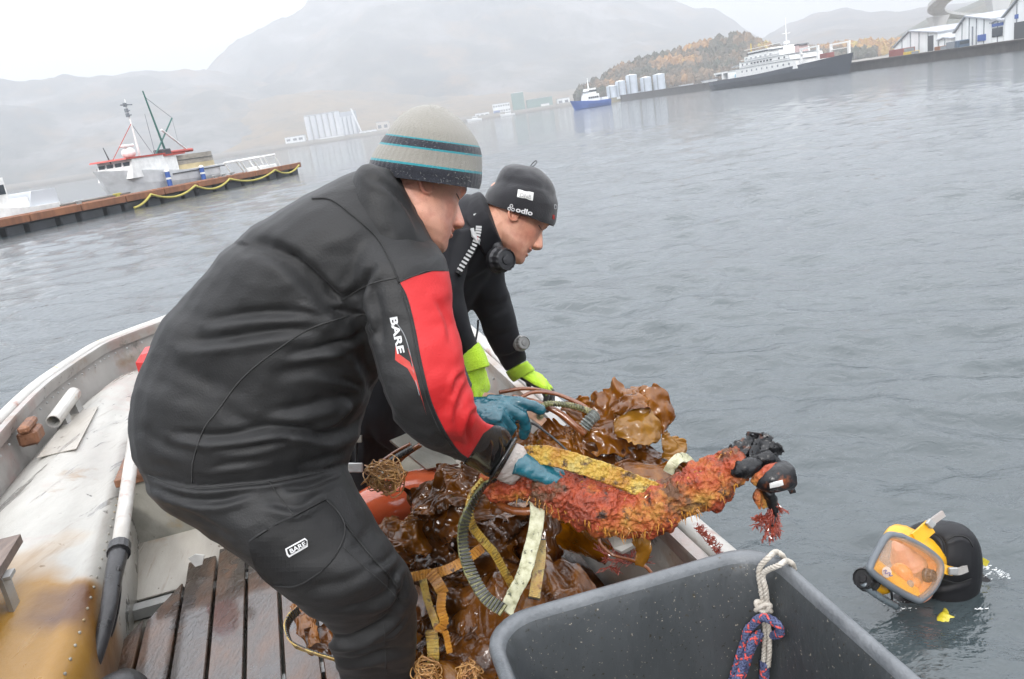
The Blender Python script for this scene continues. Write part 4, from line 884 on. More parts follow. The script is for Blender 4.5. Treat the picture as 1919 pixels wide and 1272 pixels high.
    red = np.exp(-(((abs(L[:, 0]) - .05) / .02) ** 2 + ((L[:, 1] - .06) / .035) ** 2 + ((L[:, 2] + .035) / .025) ** 2)) + 1.2 * np.exp(-((L[:, 0] / .016) ** 2 + ((L[:, 1] - .105) / .02) ** 2 + ((L[:, 2] + .042) / .014) ** 2)) + .8 * np.exp(-(((abs(L[:, 0]) - .083) / .012) ** 2 + ((L[:, 1] + .01) / .03) ** 2)) + .9 * np.exp(-((L[:, 0] / .024) ** 2 + ((L[:, 1] - .09) / .018) ** 2 + ((L[:, 2] + .0725) / .008) ** 2))
    stub = np.clip(1.4 - np.abs(L[:, 2] + .09) / .045, 0, 1) * np.clip((L[:, 1] + .02) / .03, 0, 1)
    return me, red, stub
def skin(name, c=(.50, .27, .19), blush=(.52, .14, .09)):
    c = tuple(min(.85, x * 1.75) for x in c); m = mat(name, [(.3, tuple(x * .92 for x in c)), (.7, tuple(min(1, x * 1.08) for x in c))], scale=28, rough=.4, bump=.5, bscale=420, bdist=.0015, sss=.12, rvar=.08)
    overlay(m, blush, 'red', .0, 2.2); overlay(m, (.17, .10, .075), 'stub', .1, 3.); noisespots(m, (.14, .08, .06), 900, .62, .7); noisespots(m, (.46, .16, .11), 16, .46, .72); return m
def Rhead(f, u):
    f = ccam(*f); f /= np.linalg.norm(f); u = ccam(*u); u = u - f * (u @ f); u /= np.linalg.norm(u); return np.array([np.cross(f, u), f, u])
def brow_lash(R3, org, scale, parent, m, side, hm):
    tr = bvh((hm, np.zeros(3)))
    def T(q):
        out = []
        for a in np.atleast_2d(q):
            o_ = org + (np.array([a[0], .16, a[2]]) * scale) @ R3; h = tr.ray_cast(Vector(o_), Vector(-R3[1])); out.append(np.array(h[0]) + R3[1] * .0006 if h[0] is not None else org + (a * scale) @ R3)
        return np.array(out)
    g_ = random.Random(4); mb = MB()
    for k in range(70):
        t = g_.random(); x = .014 + .033 * t; b = np.array([x, .0935 - .012 * t ** 2 - .0, .021 + .004 * math.sin(t * 2.6) + g_.uniform(-.0025, .0025)]); e_ = b + np.array([.005, .0012, .0015 - .002 * t])
        b[0] *= side; e_[0] *= side; mb.tube(T(np.array([b, (b + e_) / 2, e_])), .0008 * scale, 4)
    obj('eyebrow', mb, m, parent)
    mb = MB()
    pts = [(side * (.019 + .024 * k / 8.), .0845 - .006 * (k / 8.) ** 2 + .004 * math.sin(math.pi * k / 8.), -.003 - .0015 * math.sin(math.pi * k / 8.)) for k in range(9)]
    mb.tube(T(np.array(pts)), .0013 * scale, 5); obj('eyelashes', mb, m, parent)

def sidehair(R3, org, scale, parent, m, hm, n=260):
    tr = bvh((hm, np.zeros(3))); g_ = random.Random(8); mb = MB()
    for _ in range(n):
        y = g_.uniform(-.085, .012); z = g_.uniform(-.052 if y < -.035 else -.012, .012); o_ = org + (np.array([.2, y, z]) * scale) @ R3; h = tr.ray_cast(Vector(o_), Vector(-R3[0]))
        if h[0] is None or (abs(y + .01) < .024 and z < -.0): continue
        p = np.array(h[0]); d_ = R3[0] * .25 - R3[2] * .9 + R3[1] * g_.uniform(-.5, .1); mb.tube([p, p + d_ * .006, p + d_ * .011 - R3[0] * .002], .0005, 3)
    o = obj('short_hair', mb, m, parent); o['kind'] = 'stuff'
# ------------------------------------------------------------------ hands in gloves
def hand_mesh(org, y, z, curls, thumb=(20, 25), spread=4, side=1, scale=1., r=.0105, voxel=.0026, palm=1.):
    """org wrist, y towards the fingers, z out of the back of the hand; side 1: thumb on +x"""
    y = np.array(y, float); y /= np.linalg.norm(y); z = np.array(z, float); z = z - y * (z @ y); z /= np.linalg.norm(z); x = np.cross(y, z); R3 = np.array([x * side, y, z])
    T = lambda q: org + (np.atleast_2d(q) * scale) @ R3; mb = MB(); rings = []
    for yy, w, h, zc in ((-.02, .029, .021, 0), (.0, .030, .020, 0), (.03, .038, .019, -.001), (.06, .043, .017, -.001), (.085, .044, .014, 0), (.098, .038, .010, 0)):
        q = np.arange(20) * math.pi / 10; rings.append(T(np.stack([w * palm * np.sign(np.cos(q)) * abs(np.cos(q)) ** .8, np.full(20, yy), zc + h * np.sin(q)], 1)))
    mb.loft(rings)
    fin = [((.031, .088, 0), (.044, .027, .023), spread * 1.5, .98), ((.0105, .094, .001), (.049, .031, .024), spread * .5, 1.), ((-.011, .090, 0), (.046, .029, .023), -spread * .6, .95), ((-.031, .080, -.002), (.036, .022, .020), -spread * 1.8, .84)]
    for k, (o_, ls, sp_, rr_) in enumerate(fin):
        p = np.array(o_) - [0, .03, 0]; pts = [p.copy(), np.array(o_)]; a = 0; p = np.array(o_, float); rs = [r * rr_ * 1.08, r * rr_ * 1.08]
        for j, l in enumerate(ls):
            a += math.radians(curls[k][j]); sp = math.radians(sp_); d_ = np.array([math.sin(sp) * math.cos(a), math.cos(sp) * math.cos(a), -math.sin(a)]); pts.append(p + d_ * l * .5); p = p + d_ * l; pts.append(p.copy()); rs += [r * rr_ * (1. - .05 * j), r * rr_ * (1.04 - .09 * j)]
        mb.tube(T(np.array(pts)), np.array(rs) * scale, 12); mb.ball(T(p)[0], r * rr_ * .86 * scale, None, 0, 12, 8)
    a1, a2 = (math.radians(q) for q in thumb); p = np.array([.022, .018, -.006]); d0 = np.array([math.sin(math.radians(42)), math.cos(math.radians(42)), -.25]); d0 /= np.linalg.norm(d0); pts = [p - d0 * .01, p.copy()]
    dd = d0
    for l, a in ((.042, 0), (.034, a1), (.028, a2)):
        dd = dd * math.cos(a) + np.array([-.25, .35, -.9]) * math.sin(a); dd /= np.linalg.norm(dd); p = p + dd * l; pts.append(p.copy())
    mb.tube(T(np.array(pts)), np.array([.017, .016, .0135, .0118, .0095]) * scale, 12); mb.ball(T(p)[0], .0098 * scale, None, 0, 12, 8)
    me = remesh(mb, voxel, 3, .5); v = verts(me); n = normals(me); setv(me, v + n * (fbm(v, 90, 3, 7) * .0011)[:, None]); return me, R3

m_suit = mat('black_trilaminate', [(.3, (.008, .008, .0082)), (.7, (.018, .018, .0182))], scale=6, rough=.56, bump=.6, bscale=260, bdist=.0012, detail=6, sheen=.03, spec=.35, rvar=.06)
overlay(m_suit, (.50, .018, .020), 'redp', -.6, .6); noisespots(m_suit, (.035, .035, .035), 240, .70, .75, seed=2)
m_neo = mat('black_neoprene', [(.3, (.007, .007, .0085)), (.7, (.013, .013, .016))], scale=8, rough=.7, bump=.3, bscale=700, bdist=.0006, sheen=.04, spec=.3)
m_piping = mat('black_piping', [(.3, (.004, .004, .004)), (.7, (.009, .009, .009))], scale=30, rough=.7)
m_seam = mat('stitched_seam', [(.3, (.015, .015, .015)), (.7, (.045, .045, .044))], scale=400, rough=.8, bump=.4, bscale=900)
m_latex = mat('black_latex', [(.3, (.007, .007, .007)), (.7, (.014, .014, .014))], scale=8, rough=.25, bump=.12, bscale=40, bdist=.004, coat=.3)
m_print = mat('white_print', (.62, .62, .62), scale=60, rough=.6); m_redprint = mat('red_print', (.45, .04, .03), scale=60, rough=.6); m_greyprint = mat('grey_print', (.22, .23, .24), scale=60, rough=.6)
m_patchw = mat('white_patch', (.6, .6, .58), scale=40, rough=.7, bump=.3, bscale=500)
m_bglove = mat('wet_blue_rubber', [(.3, (.004, .06, .085)), (.7, (.012, .125, .165))], scale=16, rough=.24, bump=.5, bscale=70, bdist=.004, coat=.5, rvar=.1)
m_wcuff = mat('white_knit_cuff', [(.3, (.42, .36, .33)), (.7, (.6, .56, .52))], scale=20, rough=.8, bump=.6, bscale=300, stretch=(1, 1, 1)); noisespots(m_wcuff, (.42, .17, .12), 25, .6, .75)
m_yglove = mat('hi_vis_yellow_knit', [(.3, (.42, .68, .015)), (.7, (.58, .86, .04))], scale=18, rough=.85, bump=.6, bscale=350, sheen=.2); overlay(m_yglove, (.012, .012, .012), 'palm', -.0015, .0015, .5); noisespots(m_yglove, (.25, .38, .03), 30, .6, .75)
m_hair = mat('brown_hair', (.05, .03, .018), scale=60, rough=.6)
# ================================================================== MAN IN THE STRIPED BEANIE
man1 = thing('person', G(700, 1400, FLOOR), 'man in black and red drysuit and striped grey beanie bending over the kelp', 'person')
DZ = 1.07      # distance of the torso
torso = [(330, 960, 600, 930, 1.68, .13), (285, 900, 640, 905, 1.68, .165), (262, 845, 655, 862, 1.67, .18), (259, 770, 668, 818, 1.66, .185), (285, 680, 684, 768, 1.65, .185), (335, 590, 705, 715, 1.64, .19), (401, 504, 735, 660, 1.63, .195),
         (462, 443, 775, 600, 1.62, .20), (535, 398, 806, 545, 1.61, .195), (605, 360, 822, 505, 1.60, .17), (668, 326, 812, 455, 1.58, .125), (705, 318, 795, 400, 1.57, .085)]
arm = [(600, 400, 790, 420, 1.56, .10), (650, 480, 832, 480, 1.50, .10), (668, 540, 844, 530, 1.48, .088), (680, 600, 850, 592, 1.47, .083), (692, 665, 866, 650, 1.46, .08), (712, 735, 878, 705, 1.46, .077), (740, 785, 890, 750, 1.475, .073), (790, 832, 903, 787, 1.51, .068),
       (845, 855, 922, 797, 1.57, .062), (888, 878, 944, 801, 1.63, .056), (915, 893, 958, 818, 1.665, .052)]
leg = [(300, 870, 560, 780, 1.68, .15), (292, 925, 630, 850, 1.67, .155), (360, 985, 676, 920, 1.64, .14), (440, 1035, 704, 980, 1.62, .125), (512, 1098, 736, 1024, 1.61, .115), (570, 1138, 768, 1070, 1.62, .105), (614, 1175, 783, 1128, 1.67, .095),
       (622, 1218, 779, 1198, 1.75, .085), (637, 1275, 779, 1272, 1.85, .08), (655, 1345, 775, 1345, 1.97, .072), (672, 1400, 768, 1400, 2.06, .065)]
leg2 = [(430, 900, 600, 830, 1.82, .11), (500, 980, 640, 900, 1.86, .1), (560, 1060, 680, 980, 1.88, .09), (620, 1110, 720, 1040, 1.92, .085), (640, 1190, 740, 1180, 2.02, .075), (660, 1290, 745, 1290, 2.15, .065)]
arm2 = [(600, 380, 740, 430, 1.80, .08), (660, 480, 790, 480, 1.88, .075), (720, 590, 820, 560, 1.92, .065), (765, 660, 850, 630, 1.92, .06), (810, 720, 868, 680, 1.88, .05), (850, 765, 885, 722, 1.84, .042)]
mb = MB()
for rows in (torso, arm, leg, leg2, arm2): mb.loft(seclist(rows))
for (q, a) in ((G(715, 1432, FLOOR + .05), 1), (G(700, 1330, FLOOR + .05), 1)):       # boots
    q = q + [0, 0, 0]; mb.tube(np.array([q - [.06, 0, -.01], q, q + [.10, .03, 0], q + [.19, .06, -.01]]), [.045, .052, .048, .035], 16)
suit = remesh(mb, .0058, 5, .5)
v = verts(suit); n = normals(suit); setv(suit, v + n * (fbm(v * [1, 1, 1.6], 7, 3, 3) * .005 - np.abs(fbm(v * [1, 1, 2.2], 7, 2, 13)) * .0035 + fbm(v * [1, 1, 2.5], 30, 2, 17) * .0005)[:, None])
folds(suit, [(p_, w_ * .82, d_ * 1.12, o_) for p_, w_, d_, o_ in [
    ([(470, 455), (505, 458), (545, 480), (581, 514), (620, 553), (655, 585), (684, 606)], 13, .026, -1), ([(684, 606), (640, 590), (600, 592)], 10, .006, 1),
    ([(395, 600), (450, 590), (520, 585), (610, 590)], 12, .009, 1), ([(345, 640), (420, 634), (500, 622), (590, 612)], 13, .010, 1), ([(540, 664), (590, 655), (640, 645), (688, 632)], 9, .009, 1), ([(520, 700), (590, 690), (660, 690)], 14, .006, 1),
    ([(330, 812), (400, 818), (450, 812), (510, 802), (570, 806), (620, 818), (660, 800), (690, 770)], 11, .014, 1), ([(400, 842), (470, 838), (540, 822)], 8, .006, 1), ([(640, 740), (665, 760), (640, 800), (600, 815)], 10, .008, 1), ([(500, 770), (560, 765), (620, 750), (690, 735)], 14, .009, 1),
    ([(300, 660), (350, 700), (400, 725), (450, 735)], 24, .006, -1), ([(270, 800), (300, 830), (360, 850)], 14, .005, 1), ([(340, 560), (370, 620), (380, 680)], 30, .004, 1), ([(690, 520), (670, 545), (640, 560), (600, 540)], 12, .006, 1),
    ([(683, 606), (676, 570), (682, 530), (700, 500)], 9, .010, 1), ([(684, 606), (690, 665), (712, 735), (730, 775)], 10, .010, -1),
    ([(700, 540), (712, 590), (716, 650)], 9, .005, 1), ([(688, 690), (705, 740), (735, 775)], 8, .004, 1),
    ([(878, 716), (866, 740), (856, 775), (860, 800)], 8, .009, 1), ([(898, 770), (884, 778), (876, 808), (880, 830)], 6, .008, 1), ([(840, 745), (836, 780), (850, 800)], 10, .006, -1), ([(872, 700), (858, 712), (850, 740)], 7, .007, 1), ([(800, 800), (830, 822), (870, 836)], 9, .005, 1),
    ([(273, 887), (325, 905), (375, 912), (450, 906), (512, 899), (606, 880), (650, 866)], 7, .008, 1), ([(290, 912), (345, 935), (410, 938), (470, 922)], 9, .007, 1), ([(540, 915), (580, 910), (630, 890)], 8, .008, 1), ([(500, 940), (560, 950), (600, 925)], 10, .006, 1),
    ([(330, 950), (380, 980), (440, 1010)], 10, .006, -1), ([(560, 870), (600, 862), (640, 850)], 8, .006, 1), ([(610, 1192), (650, 1200), (690, 1186), (725, 1165), (752, 1130)], 10, .014, 1), ([(760, 1080), (755, 1110), (735, 1140), (700, 1160)], 8, .008, 1), ([(748, 1062), (742, 1092), (748, 1120)], 7, .009, -1),
    ([(625, 1232), (665, 1240), (710, 1225), (770, 1215)], 9, .008, 1), ([(640, 1262), (690, 1256), (760, 1266)], 10, .006, 1), ([(560, 1120), (600, 1100), (650, 1090), (700, 1060)], 14, .005, 1), ([(650, 1040), (680, 1010), (700, 975)], 14, .005, -1), ([(700, 1060), (725, 1050), (740, 1030)], 8, .006, 1),
    ([(640, 1140), (690, 1130), (740, 1100)], 9, .006, 1), ([(420, 760), (460, 790), (520, 790)], 16, .005, 1), ([(610, 640), (650, 655), (690, 690)], 14, .006, 1),
    ([(700, 1200), (735, 1180), (762, 1150)], 6, .006, 1), ([(640, 1222), (690, 1212), (730, 1196)], 6, .005, 1), ([(560, 560), (600, 575), (650, 600)], 7, .005, 1), ([(600, 700), (650, 712), (690, 730)], 8, .006, 1), ([(380, 880), (430, 870), (500, 862)], 7, .004, 1), ([(818, 560), (838, 600), (845, 640)], 8, .004, 1)]], near=1.9)
# head
R3 = Rhead((.855, -.28, .436), (.0, 1, .2)); ho = P(785, 352, 1.60)
hm_, red, stub = head_mesh(R3, ho, 1.03, 1.14, 0, ears=(1,), fat=1.0, neck=[(0, -.025, -.02), (-.01, -.04, -.08), (-.02, -.06, -.13)], nr=.9)
# red sleeve panel
RP = [(748, 529), (777, 518), (817, 506), (832, 508), (893, 512), (940, 650), (935, 790), (906, 812), (877, 860), (857, 843), (832, 805), (810, 758), (796, 708), (785, 657), (777, 614), (763, 559)]
v = verts(suit); pr = proj(v); sd = signed(pr[:, :2], RP); sd[(pr[:, 2] > 1.62)] = -50
body = joined(suit, hm_); ns = len(suit.vertices); nh = len(hm_.vertices)
attr(body, 'redp', np.concatenate([sd, np.full(nh, -50)])); attr(body, 'red', np.concatenate([np.zeros(ns), red])); attr(body, 'stub', np.concatenate([np.zeros(ns), stub]))
body.polygons.foreach_set('material_index', [0] * len(suit.polygons) + [1] * len(hm_.polygons))
m_skin1 = skin('fair_skin', (.46, .235, .165))
b1o = obj('body', body, [m_suit, m_skin1], man1, smooth=True)
t1 = bvh((suit, np.zeros(3)))
if True:
    brow_lash(R3, ho, 1.03, man1, m_hair, 1, hm_)
# collar and yoke
rings = seclist([(640, 440, 838, 506, 1.585, .15), (655, 380, 822, 470, 1.57, .14), (664, 350, 808, 440, 1.56, .13), (672, 332, 792, 404, 1.555, .122), (682, 319, 776, 368, 1.55, .115), (692, 313, 760, 337, 1.55, .108), (698, 311, 752, 324, 1.55, .10)])
me = remesh(MB().loft(rings), .005, 3); v = verts(me); n = normals(me); setv(me, v + n * (fbm(v, 14, 3, 8) * .003)[:, None])
folds(me, [([(690, 330), (730, 350), (765, 390), (790, 440)], 7, .006, 1), ([(735, 325), (765, 355), (790, 405)], 7, .005, 1)])
obj('collar', me, m_suit, man1, smooth=True)
attr(me, 'redp', np.full(len(me.vertices), -50))
# seams and piping
for pts, mm, r in (([(585, 372), (620, 374), (659, 402), (703, 441), (722, 470), (734, 495), (748, 530)], m_piping, .0022), ([(654, 592), (581, 616), (513, 660), (454, 709), (406, 772), (381, 806), (362, 865), (360, 905)], m_seam, .0017),
                   ([(278, 890), (325, 909), (375, 916), (450, 910), (512, 903), (606, 884)], m_seam, .0012), ([(748, 529), (763, 559), (777, 614), (785, 657), (796, 708), (810, 758), (832, 805), (857, 843), (876, 858)], m_seam, .0012),
                   ([(752, 545), (768, 600), (778, 650), (789, 708), (803, 760), (826, 810), (855, 850)], m_seam, .0009), ([(612, 936), (650, 985), (690, 1035), (730, 1080), (746, 1102)], m_piping, .0032), ([(504, 902), (530, 940), (553, 968)], m_seam, .0013),
                   ([(644, 1025), (680, 1060), (720, 1095), (748, 1125)], m_seam, .0011), ([(720, 1170), (722, 1210), (724, 1262)], m_seam, .0012), ([(748, 529), (770, 519), (800, 508), (832, 507)], m_seam, .0011), ([(640, 563), (668, 545), (700, 530), (745, 520)], m_seam, .0012)):
    q = seamline(t1, pts, r)
    if q.v: obj('seam', q, mm, man1, smooth=True)
# thigh pocket with flap and badge
m_pock = mat('pocket_cloth', [(.3, (.006, .006, .0062)), (.7, (.010, .010, .0102))], spec=.3, scale=6, rough=.6, bump=.5, bscale=900, bdist=.0007)
pk = obj('pocket', patch(t1, [(468, 1014), (505, 990), (560, 962), (610, 936), (630, 955), (645, 985), (641, 1015), (618, 1055), (586, 1080), (553, 1097), (515, 1097), (486, 1072), (473, 1040)], .004, .005, 7), m_pock, man1, smooth=False)
t1b = bvh((suit, np.zeros(3)), (pk.data, wloc(pk)))
obj('pocket_edge', seamline(t1b, [(468, 1014), (505, 990), (560, 962), (610, 936)], .0028), m_piping, pk)
obj('pocket_edge', seamline(t1b, [(610, 936), (632, 957), (646, 985), (641, 1015), (618, 1055), (586, 1081), (553, 1098), (513, 1098)], .0016), m_piping, pk)
obj('badge', patch(t1b, [(535, 1028), (571, 1008), (576, 1012), (577, 1024), (542, 1044), (538, 1040)], .0018, .001, 6, False), m_print, man1)
t1c = bvh((suit, np.zeros(3)), (pk.data, wloc(pk)), (bpy.data.objects['badge'].data, wloc(bpy.data.objects['badge'])))
obj('badge_field', patch(t1c, [(538, 1029), (571, 1011), (575, 1014), (574, 1022), (543, 1040), (540, 1037)], .0012, .0006, 6, False), m_pock, man1)
t1c = bvh((suit, np.zeros(3)), (pk.data, wloc(pk)), (bpy.data.objects['badge_field'].data, wloc(bpy.data.objects['badge_field'])))
obj('badge_letters', text_on(t1c, 'BARE', (545, 1037), (13.2, -7.2), (-4.4, -6.6), .0016, .1, .02, squash=.95), m_print, man1)
# sleeve lettering and red stroke
obj('sleeve_letters', text_on(t1, 'BARE', (731, 594), (6.3, 29.5), (13.2, -2.6), .0012, .0, .03), m_print, man1)
obj('sleeve_stroke', patch(t1, [(742, 645), (746, 662), (768, 678), (773, 690), (774, 684), (764, 652), (770, 668), (779, 700), (788, 735), (799, 777), (792, 752), (778, 715), (764, 690), (746, 678), (741, 674)], .0012, .0008, 5, False), m_redprint, man1)
obj('sleeve_line', seamline(t1, [(738, 598), (757, 626), (768, 660), (776, 700), (786, 740)], .0009), m_greyprint, man1)
# latex wrist seal and outer cuff
cf = [(868, 868, 928, 796, 1.60, .062), (893, 880, 948, 802, 1.64, .058), (912, 892, 961, 822, 1.67, .053), (932, 896, 968, 832, 1.685, .048)]
me = remesh(MB().loft(seclist(cf)), .004, 2); folds(me, [([(915, 806), (930, 830), (925, 870)], 5, .004, 1), ([(940, 815), (948, 840), (935, 880)], 4, .003, 1)]); obj('wrist_seal', me, m_latex, man1, smooth=True)
obj('seal_ring', MB().tube([*sec((919, 898), (966, 822), 1.675, .056, 28), sec((919, 898), (966, 822), 1.675, .056, 28)[0]], .004, 8), m_latex, man1, smooth=True)
# gloves
gc = [(930, 897, 968, 830, 1.69, .045), (945, 903, 985, 838, 1.715, .045), (958, 908, 1000, 846, 1.735, .043), (966, 906, 1012, 852, 1.745, .04)]
me = remesh(MB().loft(seclist(gc)), .003, 2); v = verts(me); setv(me, v + normals(me) * (fbm(v, 60, 3, 2) * .0015)[:, None])
gR = obj('glove', hand_mesh(P(978, 868, 1.70), ccam(.86, -.20, .2), ccam(.0, .72, -.55), [(62, 50, 30), (68, 52, 32), (72, 52, 30), (75, 50, 30)], (35, 25), 3, -1, 1.05, .0135)[0], m_bglove, man1, smooth=True, label='blue rubber glove with white cuff gripping the crusted hose')
obj('glove_cuff', me, m_wcuff, gR, smooth=True)
obj('glove', hand_mesh(P(862, 766, 1.84), ccam(.93, -.02, -.1), ccam(-.1, .8, -.5), [(6, 14, 10), (30, 45, 30), (58, 64, 40), (62, 62, 40)], (25, 20), 3, -1, 1.05, .0148)[0], m_bglove, man1, smooth=True, label='blue rubber glove of the far hand')
# beanie with knitted stripes
bn = [(696, 326, 898, 354, 1.575, .104), (692, 314, 901, 346, 1.575, .106), (694, 302, 903, 330, 1.57, .106), (703, 284, 903, 310, 1.57, .104), (715, 266, 902, 290, 1.57, .102), (725, 251, 898, 274, 1.57, .098), (738, 231, 886, 251, 1.57, .088), (757, 212, 865, 226, 1.57, .066), (780, 200, 838, 206, 1.57, .04), (797, 196.5, 822, 198, 1.57, .018), (808, 196, 812, 196, 1.57, .003)]
us = np.array([0, .5, 1, 1.5, 2, 2.7, 3.5, 4.5, 5.5, 6, 6.3]); q = cr(np.array(bn), 7); uu = cr(us[:, None], 7)[:, 0]; mb = MB(); rings = []; at = []; nR = 220
for k, r in enumerate(q):
    rg_ = sec((r[0], r[1]), (r[2], r[3]), r[4], r[5], nR, 2.05); c = rg_.mean(0); ang = np.arange(nR)
    rib = np.where(ang % 4 < 2, 1.003, .997); sl = 1 + .012 * noise(rg_, 22, 4) + .01 * noise(rg_, 9, 6)
    rings.append(c + (rg_ - c) * (rib * sl)[:, None] if k < len(q) - 5 else rg_); at += [uu[k]] * nR
inner = [(rings[0] - rings[0].mean(0)) * .95 + rings[0].mean(0)]; rings = [inner[0] + (rings[3] - rings[0]).mean(0)] + inner + rings; at = [0] * (2 * nR) + at
me = MB().loft(rings).data('b'); attr(me, 'u', np.array(at) / 7)
m_bean = mat('striped_knit_wool', [(0, (.012, .014, .022)), (.155, (.012, .19, .22)), (.168, (.20, .19, .163)), (.268, (.012, .19, .22)), (.282, (.012, .014, .022)), (.375, (.012, .19, .22)), (.39, (.20, .19, .163))], scale=10, rough=.9, bump=.9, bscale=500, bdist=.002, sheen=.3, cc='u', rvar=0)
[n_ for n_ in m_bean.node_tree.nodes if n_.type == 'VALTORGB'][0].color_ramp.interpolation = 'CONSTANT'; noisespots(m_bean, (.4, .4, .38), 330, .68, .74)
bno = obj('beanie', me, m_bean, man1, smooth=True)
g = random.Random(9); mb = MB(); tb = bvh((bno.data, wloc(bno)))
for k in range(420):          # wool fluff standing off the knit
    x, y = g.uniform(694, 903), g.uniform(198, 350); h = hit(tb, x, y, -.0005)
    if h: p = h[0]; d_ = h[1] + np.array([g.uniform(-.8, .8) for _ in range(3)]); mb.tube([p, p + d_ * .0025, p + d_ * .004 + [0, 0, -.001]], .00018, 3)
m_fluff = mat('wool_fluff', (.4, .4, .37), scale=50, rough=.9); obj('wool_fluff', mb, m_fluff, bno)

# ================================================================== MAN IN THE BLACK FLEECE HAT
man2 = thing('person', G(650, 1000, FLOOR), 'man in black drysuit, black fleece hat and yellow gloves leaning over the gunwale', 'person')
tr2 = [(640, 790, 745, 850, 2.42, .12), (628, 730, 770, 800, 2.42, .16), (640, 650, 800, 730, 2.40, .17), (680, 560, 832, 670, 2.36, .18), (730, 478, 868, 600, 2.31, .185), (790, 408, 905, 545, 2.26, .185), (845, 372, 940, 492, 2.22, .155), (884, 364, 944, 440, 2.19, .10), (905, 385, 935, 425, 2.18, .06)]
ar2 = [(835, 420, 930, 400, 2.26, .09), (850, 490, 944, 478, 2.27, .09), (868, 540, 950, 528, 2.28, .075), (882, 565, 958, 560, 2.3, .068), (897, 600, 966, 592, 2.32, .062), (912, 640, 975, 632, 2.36, .056), (931, 670, 985, 658, 2.4, .05), (948, 696, 989, 675, 2.44, .045)]
ar3 = [(780, 420, 900, 430, 2.12, .09), (785, 490, 880, 500, 2.09, .085), (800, 560, 868, 545, 2.07, .07), (826, 612, 876, 590, 2.08, .06), (848, 645, 886, 620, 2.1, .052), (866, 672, 895, 645, 2.12, .045)]
lg2 = [(640, 770, 745, 800, 2.42, .12), (640, 820, 728, 850, 2.42, .1), (645, 880, 705, 900, 2.46, .085), (655, 950, 700, 960, 2.6, .07), (660, 1010, 700, 1010, 2.68, .06)]
lg3 = [(560, 800, 680, 800, 2.5, .11), (570, 900, 660, 900, 2.55, .09), (590, 990, 650, 990, 2.66, .07)]
mb = MB()
for rows in (tr2, ar2, ar3, lg2, lg3): mb.loft(seclist(rows))
for q in (G(680, 1030, FLOOR + .05), G(625, 1015, FLOOR + .05)): mb.tube(np.array([q - [.06, 0, 0], q, q + [.1, .02, 0], q + [.18, .04, -.01]]), [.045, .05, .045, .033], 14)
suit2 = remesh(mb, .0065, 5, .5); v = verts(suit2); setv(suit2, v + normals(suit2) * (fbm(v, 8, 3, 21) * .005)[:, None])
folds(suit2, [([(925, 500), (900, 520), (872, 535)], 8, .007, 1), ([(956, 572), (930, 588), (900, 602)], 6, .008, -1), ([(958, 560), (935, 570), (905, 575)], 7, .005, 1), ([(944, 480), (930, 505), (915, 540)], 8, .006, 1), ([(968, 610), (950, 625), (915, 630)], 7, .004, 1), ([(980, 655), (955, 668), (932, 670)], 5, .006, 1),
              ([(870, 420), (850, 460), (845, 520)], 10, .007, 1), ([(900, 455), (880, 500), (860, 530)], 9, .007, 1), ([(912, 400), (918, 440), (930, 470)], 6, .006, -1), ([(640, 810), (655, 830), (640, 850)], 6, .006, 1), ([(690, 800), (700, 840), (690, 880)], 8, .008, 1)])
R3b = Rhead((.86, -.50, .16), (.42, .88, .18)); ho2 = P(966, 404, 2.17)
hm2, red, stub = head_mesh(R3b, ho2, 1.0, 1.02, .8, ears=(1,), neck=[(0, -.02, -.02), (0, -.04, -.07), (-.01, -.07, -.11)])
body = joined(suit2, hm2); ns = len(suit2.vertices); attr(body, 'redp', np.full(ns + len(hm2.vertices), -50.)); attr(body, 'red', np.concatenate([np.zeros(ns), red])); attr(body, 'stub', np.concatenate([np.zeros(ns), stub * .6]))
body.polygons.foreach_set('material_index', [0] * len(suit2.polygons) + [1] * len(hm2.polygons))
m_skin2 = skin('tanned_skin', (.40, .205, .135)); obj('body', body, [m_neo, m_skin2], man2, smooth=True)
brow_lash(R3b, ho2, 1.0, man2, m_hair, 1, hm2)
t2 = bvh((suit2, np.zeros(3)))
me = remesh(MB().loft([sec((860, 390), (920, 500), 2.19, .13), sec((880, 368), (936, 484), 2.175, .115), sec((893, 362), (948, 470), 2.165, .108), sec((900, 360), (946, 466), 2.17, .092), sec((908, 368), (936, 440), 2.17, .078), sec((912, 376), (930, 425), 2.17, .07)]), .004, 3); obj('collar', me, m_neo, man2, smooth=True)
# shoulder zip with flap, straps
z1 = [(892, 398), (897, 415), (897, 430), (893, 448), (883, 470), (870, 492), (857, 514)]
zp = obj('zip_tape', seamline(t2, z1, .0095, .001, 8), m_piping, man2); tz = bvh((suit2, np.zeros(3)), (zp.data, wloc(zp)))
q = cr(np.array(z1, float), 10); mb = MB()
for k in range(2, len(q) - 2, 3):
    h = hit(tz, q[k][0], q[k][1], .001)
    if h: tt = q[k + 1] - q[k - 1]; tt = tt / np.linalg.norm(tt); s_ = c_r * -tt[1] * -1 + c_u * -tt[0]; s_ = c_r * tt[1] + c_u * tt[0]; mb.box(h[0], (.015, .0052, .0022), np.array([s_ / np.linalg.norm(s_), c_r * tt[0] - c_u * tt[1], np.cross(s_, c_r * tt[0] - c_u * tt[1])]))
obj('zip_teeth', mb, m_patchw, zp)
obj('zip_flap', patch(tz, [(881, 429), (887, 428), (892, 437), (903, 447), (908, 462), (903, 464), (893, 452), (884, 443)], .004, .002, 5, False), m_patchw, man2); tz = bvh((suit2, np.zeros(3)), (bpy.data.objects['zip_flap'].data, wloc(bpy.data.objects['zip_flap'])))
obj('zip_mark', patch(tz, [(893, 441), (899, 438), (901, 446), (895, 450)], .001, .0006, 4, False), m_redprint, man2)
